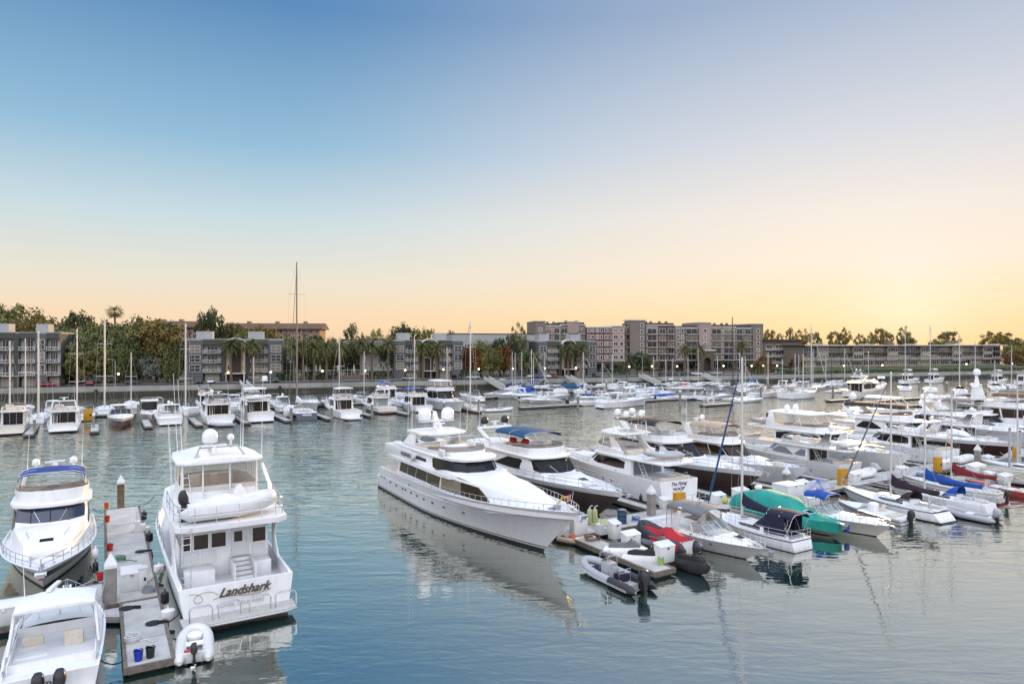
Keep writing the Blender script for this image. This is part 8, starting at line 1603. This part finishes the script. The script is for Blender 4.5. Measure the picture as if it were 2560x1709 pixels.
# ---------------------------------------------------------------- street furniture and cars on the far shore
LAMPG = mat('lit_globe', (1, .85, .6), .4, emit=(1.0, .74, .38, 6.0))
def lamp(px, base_v, top_py, label):
    p = shpx(px, base_v, GZ); h = max(3.2, CAMZ + (HOR - top_py) * p.y / F0 - GZ); r = empty('street_lamp', p, 0, label, 'street lamp', 'lit globe lamps along the shore road')
    MB().lathe([(.16, 0), (.09, .3), (.07, h - .4), (.12, h - .35)], n=8).build('pole', BLACK, r, 40); MB().lathe([(.08, h - .36), (.28, h - .2), (.33, h), (.24, h + .22), (.05, h + .3)], n=10).build('globe', LAMPG, r, 60)
for px, py, lb in [(139, 940, 'lit globe lamp beside the left grey block'), (296, 937, 'lit globe lamp behind the tallest left mast'), (438, 934, 'lit globe lamp left of the second condominium'), (570, 932, 'lit globe lamp left of the brown entrance'), (677, 930, 'lit globe lamp by the right end of the second condominium'), (806, 927, 'lit globe lamp below the pool terrace'), (913, 926, 'lit globe lamp by the palm row hedge'), (1013, 925, 'lit globe lamp left of the middle condominium entrance'), (1108, 923, 'lit globe lamp right of the middle condominium entrance'), (1197, 922, 'lit globe lamp before the rust coloured trees'), (1282, 921, 'lit globe lamp before the slim gum trees'), (1362, 920, 'lit globe lamp before the fourth condominium garage'), (1440, 919, 'lit globe lamp at the fourth condominium entrance'), (1573, 916, 'lit globe lamp at the complex driveway'), (1630, 915, 'lit globe lamp before the complex shops'), (1693, 915, 'lit globe lamp before the stone arcade'), (1809, 914, 'lit globe lamp right of the gatehouse'), (1879, 914, 'lit globe lamp left below the end tower'), (1908, 914, 'lit globe lamp right below the end tower'), (1943, 915, 'lit globe lamp before the dark brown block'), (2110, 920, 'lit globe lamp on the lawn at the left of the cream block'), (2206, 922, 'lit globe lamp on the lawn in the middle of the cream block'), (2416, 928, 'lit globe lamp on the lawn at the right of the cream block'), (2530, 931, 'lit globe lamp at the right edge trees')]:
    lamp(px, 16.5 if px < 1950 else 8, py, lb)
def streetlight(px, top_py, label):
    p = shpx(px, 6, GZ); h = CAMZ + (HOR - top_py) * p.y / F0 - GZ; r = empty('road_light', p, SA, label, 'street light', 'tall road lights'); MB().tube([(0, 0, 0), (0, 0, h - .6), (-.4, 0, h - .1), (-1.6, 0, h)], [.11, .08, .06, .05], 7).build('pole', GREYD, r, 60); MB().obox((-1.8, 0, h), (1, 0, 0), (0, 1, 0), (0, 0, 1), .4, .15, .07).build('lamp_head', GREYD, r, 0)
for px, tp, lb in [(288, 898, 'grey road light behind the tallest left mast'), (1077, 893, 'curved road light before the middle condominium'), (1360, 893, 'curved road light before the fourth condominium'), (1606, 890, 'road light before the complex driveway'), (676, 930, 'road light at the end of the second condominium')]: streetlight(px, tp, lb)
CARP = {}
def car(px, v, label, col, turn=90, van=False):
    p = shpx(px, v, GZ); r = empty('parked_car', p, SA + R(turn), label, 'car', 'cars parked along the shore road'); k = 1.35 if van else 1.0
    def prof(pts, w, w2, nm, m):
        mb = MB(); mb.loft([[(x, -w, z) for x, z in pts], [(x, -w2, z) for x, z in pts], [(x, w2, z) for x, z in pts], [(x, w, z) for x, z in pts]]); return mb.build(nm, m, r, 30, .05)
    cm = mat('car_paint_' + col[0], col[1], .25, coat=.6)
    prof([(-2.2, .35), (2.2, .35), (2.25, .7), (2.0, .85), (1.1, .98), (-1.9, 1.0), (-2.25, .8)], .9, .9, 'body', cm)
    prof([(-1.75 * k if van else -1.7, .99), (1.15 if not van else 1.7, .97), (.55 if not van else 1.3, 1.48 * k), (-1.2 if not van else -1.9, 1.5 * k)], .78, .78, 'cabin', WGL if not van else cm)
    prof([(.5, 1.485 * k), (-1.15, 1.505 * k), (-1.1, 1.53 * k), (.45, 1.52 * k)], .74, .74, 'roof', cm)
    for x in (-1.4, 1.4):
        for y in (-.82, .82): MB().lathe([(.31, -.11), (.34, -.05), (.34, .05), (.31, .11)], (0, 0, 0), 12).build('wheel', RUBBER, r, 40).matrix_basis = Matrix.Translation((x, y, .34)) @ Matrix.Rotation(R(90), 4, 'X')
    for y in (-.6, .6): MB().box(2.18, 2.24, y - .2, y + .2, .6, .75).build('headlight', DOCKBOX, r, 0)
WC, BKC, SC, RC, BLC = ('white', (.7, .7, .7)), ('black', (.015, .015, .017)), ('silver', (.4, .41, .43)), ('red', (.30, .02, .02)), ('blue', (.05, .09, .16))
for px, v, lb, c, t, van in [(225, 14.5, 'dark red car parked beneath the leaning olive tree', RC, 100, False), (330, 15.5, 'dark car parked left of the silvery tree', BKC, 10, False), (498, 15, 'black car parked at the left garage of the second condominium', BKC, -90, False), (528, 14.5, 'white car parked before the second condominium', WC, -90, False), (662, 15, 'white van parked right of the brown entrance', WC, -90, True), (690, 14.5, 'black car parked right of the white van', BKC, -90, False), (1020, 14.5, 'silver car parked left of the middle condominium entrance', SC, -60, False), (1142, 14.5, 'black car parked at the right end of the middle condominium', BKC, -60, False), (1184, 14, 'silver car parked near the jetty ramp', SC, 10, False), (1334, 14, 'white car parked left of the blue one', WC, 0, False), (1346, 13, 'blue grey car parked before the white building', BLC, -20, False), (1367, 14, 'white car half hidden behind the road light', WC, -90, False), (1380, 14, 'red car parked before the fourth condominium', RC, -60, False), (1490, 13.5, 'black car parked at the right end of the fourth condominium', BKC, -90, False), (1660, 14, 'black car parked before the complex shops', BKC, 0, False), (1680, 14, 'dark car parked second before the complex shops', BKC, 0, False), (1742, 14, 'white car parked left of the gatehouse', WC, -20, False), (1715, 14, 'dark grey car parked before the arcade palms', BKC, 0, False), (1950, 20, 'white car parked before the dark brown block', WC, 0, False), (1790, 16, 'silver car parked right of the gatehouse', SC, 0, False), (118, 11, 'dark red car parked before the left grey block', RC, 5, False)]:
    car(px, v, lb, c, t, van)
# pool terrace fence
r = empty('pool_fence', shpx(705, 21, GZ), SA, 'white post fence round the pool terrace behind the palms', 'fence'); Wd = (shpx(985, 21) - shpx(705, 21)).length; mb = MB()
for i in range(int(Wd / 1.4)): mb.box(i * 1.4, i * 1.4 + .12, 0, .12, 1.2, 4.4 if i % 3 == 0 else 3.4)
mb.box(0, Wd, .02, .1, 3.3, 3.45); mb.box(0, Wd, .02, .1, 2.2, 2.3); mb.build('fence_posts', WFR, r, 0); MB().box(0, Wd, .15, .6, 0, 1.6).build('terrace_wall', CTAUPE, r, 0)
r = empty('sun_awning', shpx(850, 26, GZ), SA, 'white canvas awning over the pool terrace', 'awning'); MB().loft([[(0, 0, 4.2), (5, 0, 5.6), (10, 0, 4.4)], [(0, 4, 4.6), (5, 4, 6.0), (10, 4, 4.8)]], False, False).build('canvas', WHITEC, r, 30); tubes('posts', WFR, r, [[(x, y, 0), (x, y, 4.3)] for x in (.1, 9.9) for y in (0, 4)], .08)
for i, px in enumerate((765, 790, 800, 845, 885)):
    p = shpx(px, 24, GZ); r = empty('closed_umbrella', p, 0, ['closed white parasol left of the palm pair', 'closed white parasol behind the navy mast palms', 'closed white parasol beside its twin by the pool', 'closed white parasol near the awning', 'closed white parasol left of the white roof boxes'][i], 'parasol', 'closed parasols on the pool terrace'); MB().lathe([(.05, 0), (.05, 2.4)], n=6).build('pole', WFR, r, 40); MB().lathe([(.1, 2.2), (.42, 2.5), (.3, 4.2), (.05, 5.2)], n=8).build('canopy', WHITEC, r, 40)

def steps(px, py, label):
    p = at(px, py, DZ); r = empty('boarding_steps', p, R(31), label, 'boarding steps', 'white boarding steps on the docks'); mb = MB(); mb.loft([[(0, y, 0), (1.1, y, 0), (1.1, y, .25), (.74, y, .25), (.74, y, .5), (.38, y, .5), (.38, y, .78), (0, y, .78)] for y in (0, .65)]); mb.build('step_block', DOCKBOX, r, 0, .02)
    tubes('handrail', STEEL, r, [[(.1, .02, .78), (.1, .02, 1.5), (1.0, .02, 1.0), (1.0, .02, .25)]], .02)
for px, py, lb in [(1650, 1243, 'white steps against the WASP hull'), (1870, 1212, 'white steps under the bow of the tan bimini cruiser'), (2190, 1176, 'white steps beside the glazed hardtop yacht'), (337, 1330, 'white steps on the wide left finger'), (1500, 1338, 'white steps behind the narrow white box')]: steps(px, py, lb)
def coil(px, py, m, label, s=.3, cat='hose'):
    p = at(px, py, DZ + .03); tag(MB().tube([tuple(p + Vector((s * (1 + .04 * (i % 7)) * math.cos(i * .63), s * (1 + .04 * (i % 5)) * math.sin(i * .63), .008 * i))) for i in range(36)] + [tuple(p + Vector((s * 1.5 + .12 * i, .1 * math.sin(i), 0))) for i in range(7)], .028, 5).build('coiled_hose', m, None, 60, fix=False), label, cat)
GH = mat('green_hose', (.03, .16, .05), .5); BH = mat('blue_hose', (.02, .08, .3), .5); WH_ = mat('white_hose', (.6, .6, .58), .5)
for px, py, m, lb in [(1590, 1300, BH, 'blue hose coiled on the walkway before the WASP stern'), (1760, 1262, WH_, 'white hose coiled before the WASP swim platform'), (1905, 1252, GH, 'green hose coiled left of the largest locker'), (2180, 1205, WH_, 'white hose coiled left of the Sweet Tea mast'), (2300, 1188, BH, 'blue hose coiled before the third yellow cabinet'), (2400, 1184, GH, 'green hose coiled before the tall white locker'), (372, 1478, mat('grey_hose', (.25, .25, .26), .6), 'grey hose coiled beside the white power post'), (330, 1600, WH_, 'white hose coiled on the near left finger'), (300, 1400, GH, 'green hose coiled on the left edge of the wide finger'), (1625, 1385, BH, 'blue hose coiled on the jet ski dock')]: coil(px, py, m, lb)
for pts, lb in [([at(1698, 1275, .5), at(1720, 1262, .5), at(1745, 1250, .9)], 'yellow power cable from the first cabinet to the WASP'), ([at(2106, 1208, .5), at(2092, 1198, .5), at(2085, 1188, .9)], 'yellow power cable from the second cabinet to the pale yacht'), ([at(357, 1466, .5), at(385, 1440, .5), at(402, 1420, 1.2)], 'yellow power cable from the left dock post to Landshark'), ([at(2344, 1176, .5), at(2360, 1160, .5), at(2366, 1150, .9)], 'yellow power cable from the third cabinet to the low yacht')]: rope('power_cable', pts, .03, mat('yellow_cable', (.5, .36, .03), .5), None, .04, 8, lb, 'power cable')
for i, (px, py, h, L) in enumerate([(1640, 1240, .9, 9), (1555, 1270, 1.4, 8), (1890, 1215, 1.4, 7), (2020, 1180, 1.4, 7), (2270, 1150, 1.4, 6), (2500, 1130, 1.4, 6)]):
    a = at(px, py, h + .6); b = a + U_ * 2.5 - V_ * 1.8; b.z = DZ; rope('mooring_line', [a, b], .025, ROPEW if i % 2 else ROPE, None, .15, 6, ['pale', 'black'][i % 2 == 0] + ' mooring line ' + ['before the WASP quarter', 'under the brown bow beside the gas cylinders', 'under the second brown bow', 'under the bow of the tan bimini cruiser', 'under the bow of the glazed hardtop yacht', 'under the bow of the long brown hull'][i], 'mooring line')
# weathered stains on the seawall top and drainage outlets
for i, (px, lb) in enumerate([(240, 'drain outlet in the seawall behind the maroon coupe'), (700, 'drain outlet in the seawall by the long gangway'), (1120, 'drain outlet in the seawall below the middle condominium'), (1540, 'drain outlet in the seawall below the red brown wing')]):
    p = shpx(px, -.45, 1.9); o = MB().lathe([(.45, 0), (.45, .3), (.32, .3), (.3, .02)], (0, 0, 0), 12).build('drain_outlet', RUBBER, None, 40); o.location = p; o.rotation_euler = (R(90), 0, SA); tag(o, lb, 'drain outlet', 'drain outlets in the seawall')
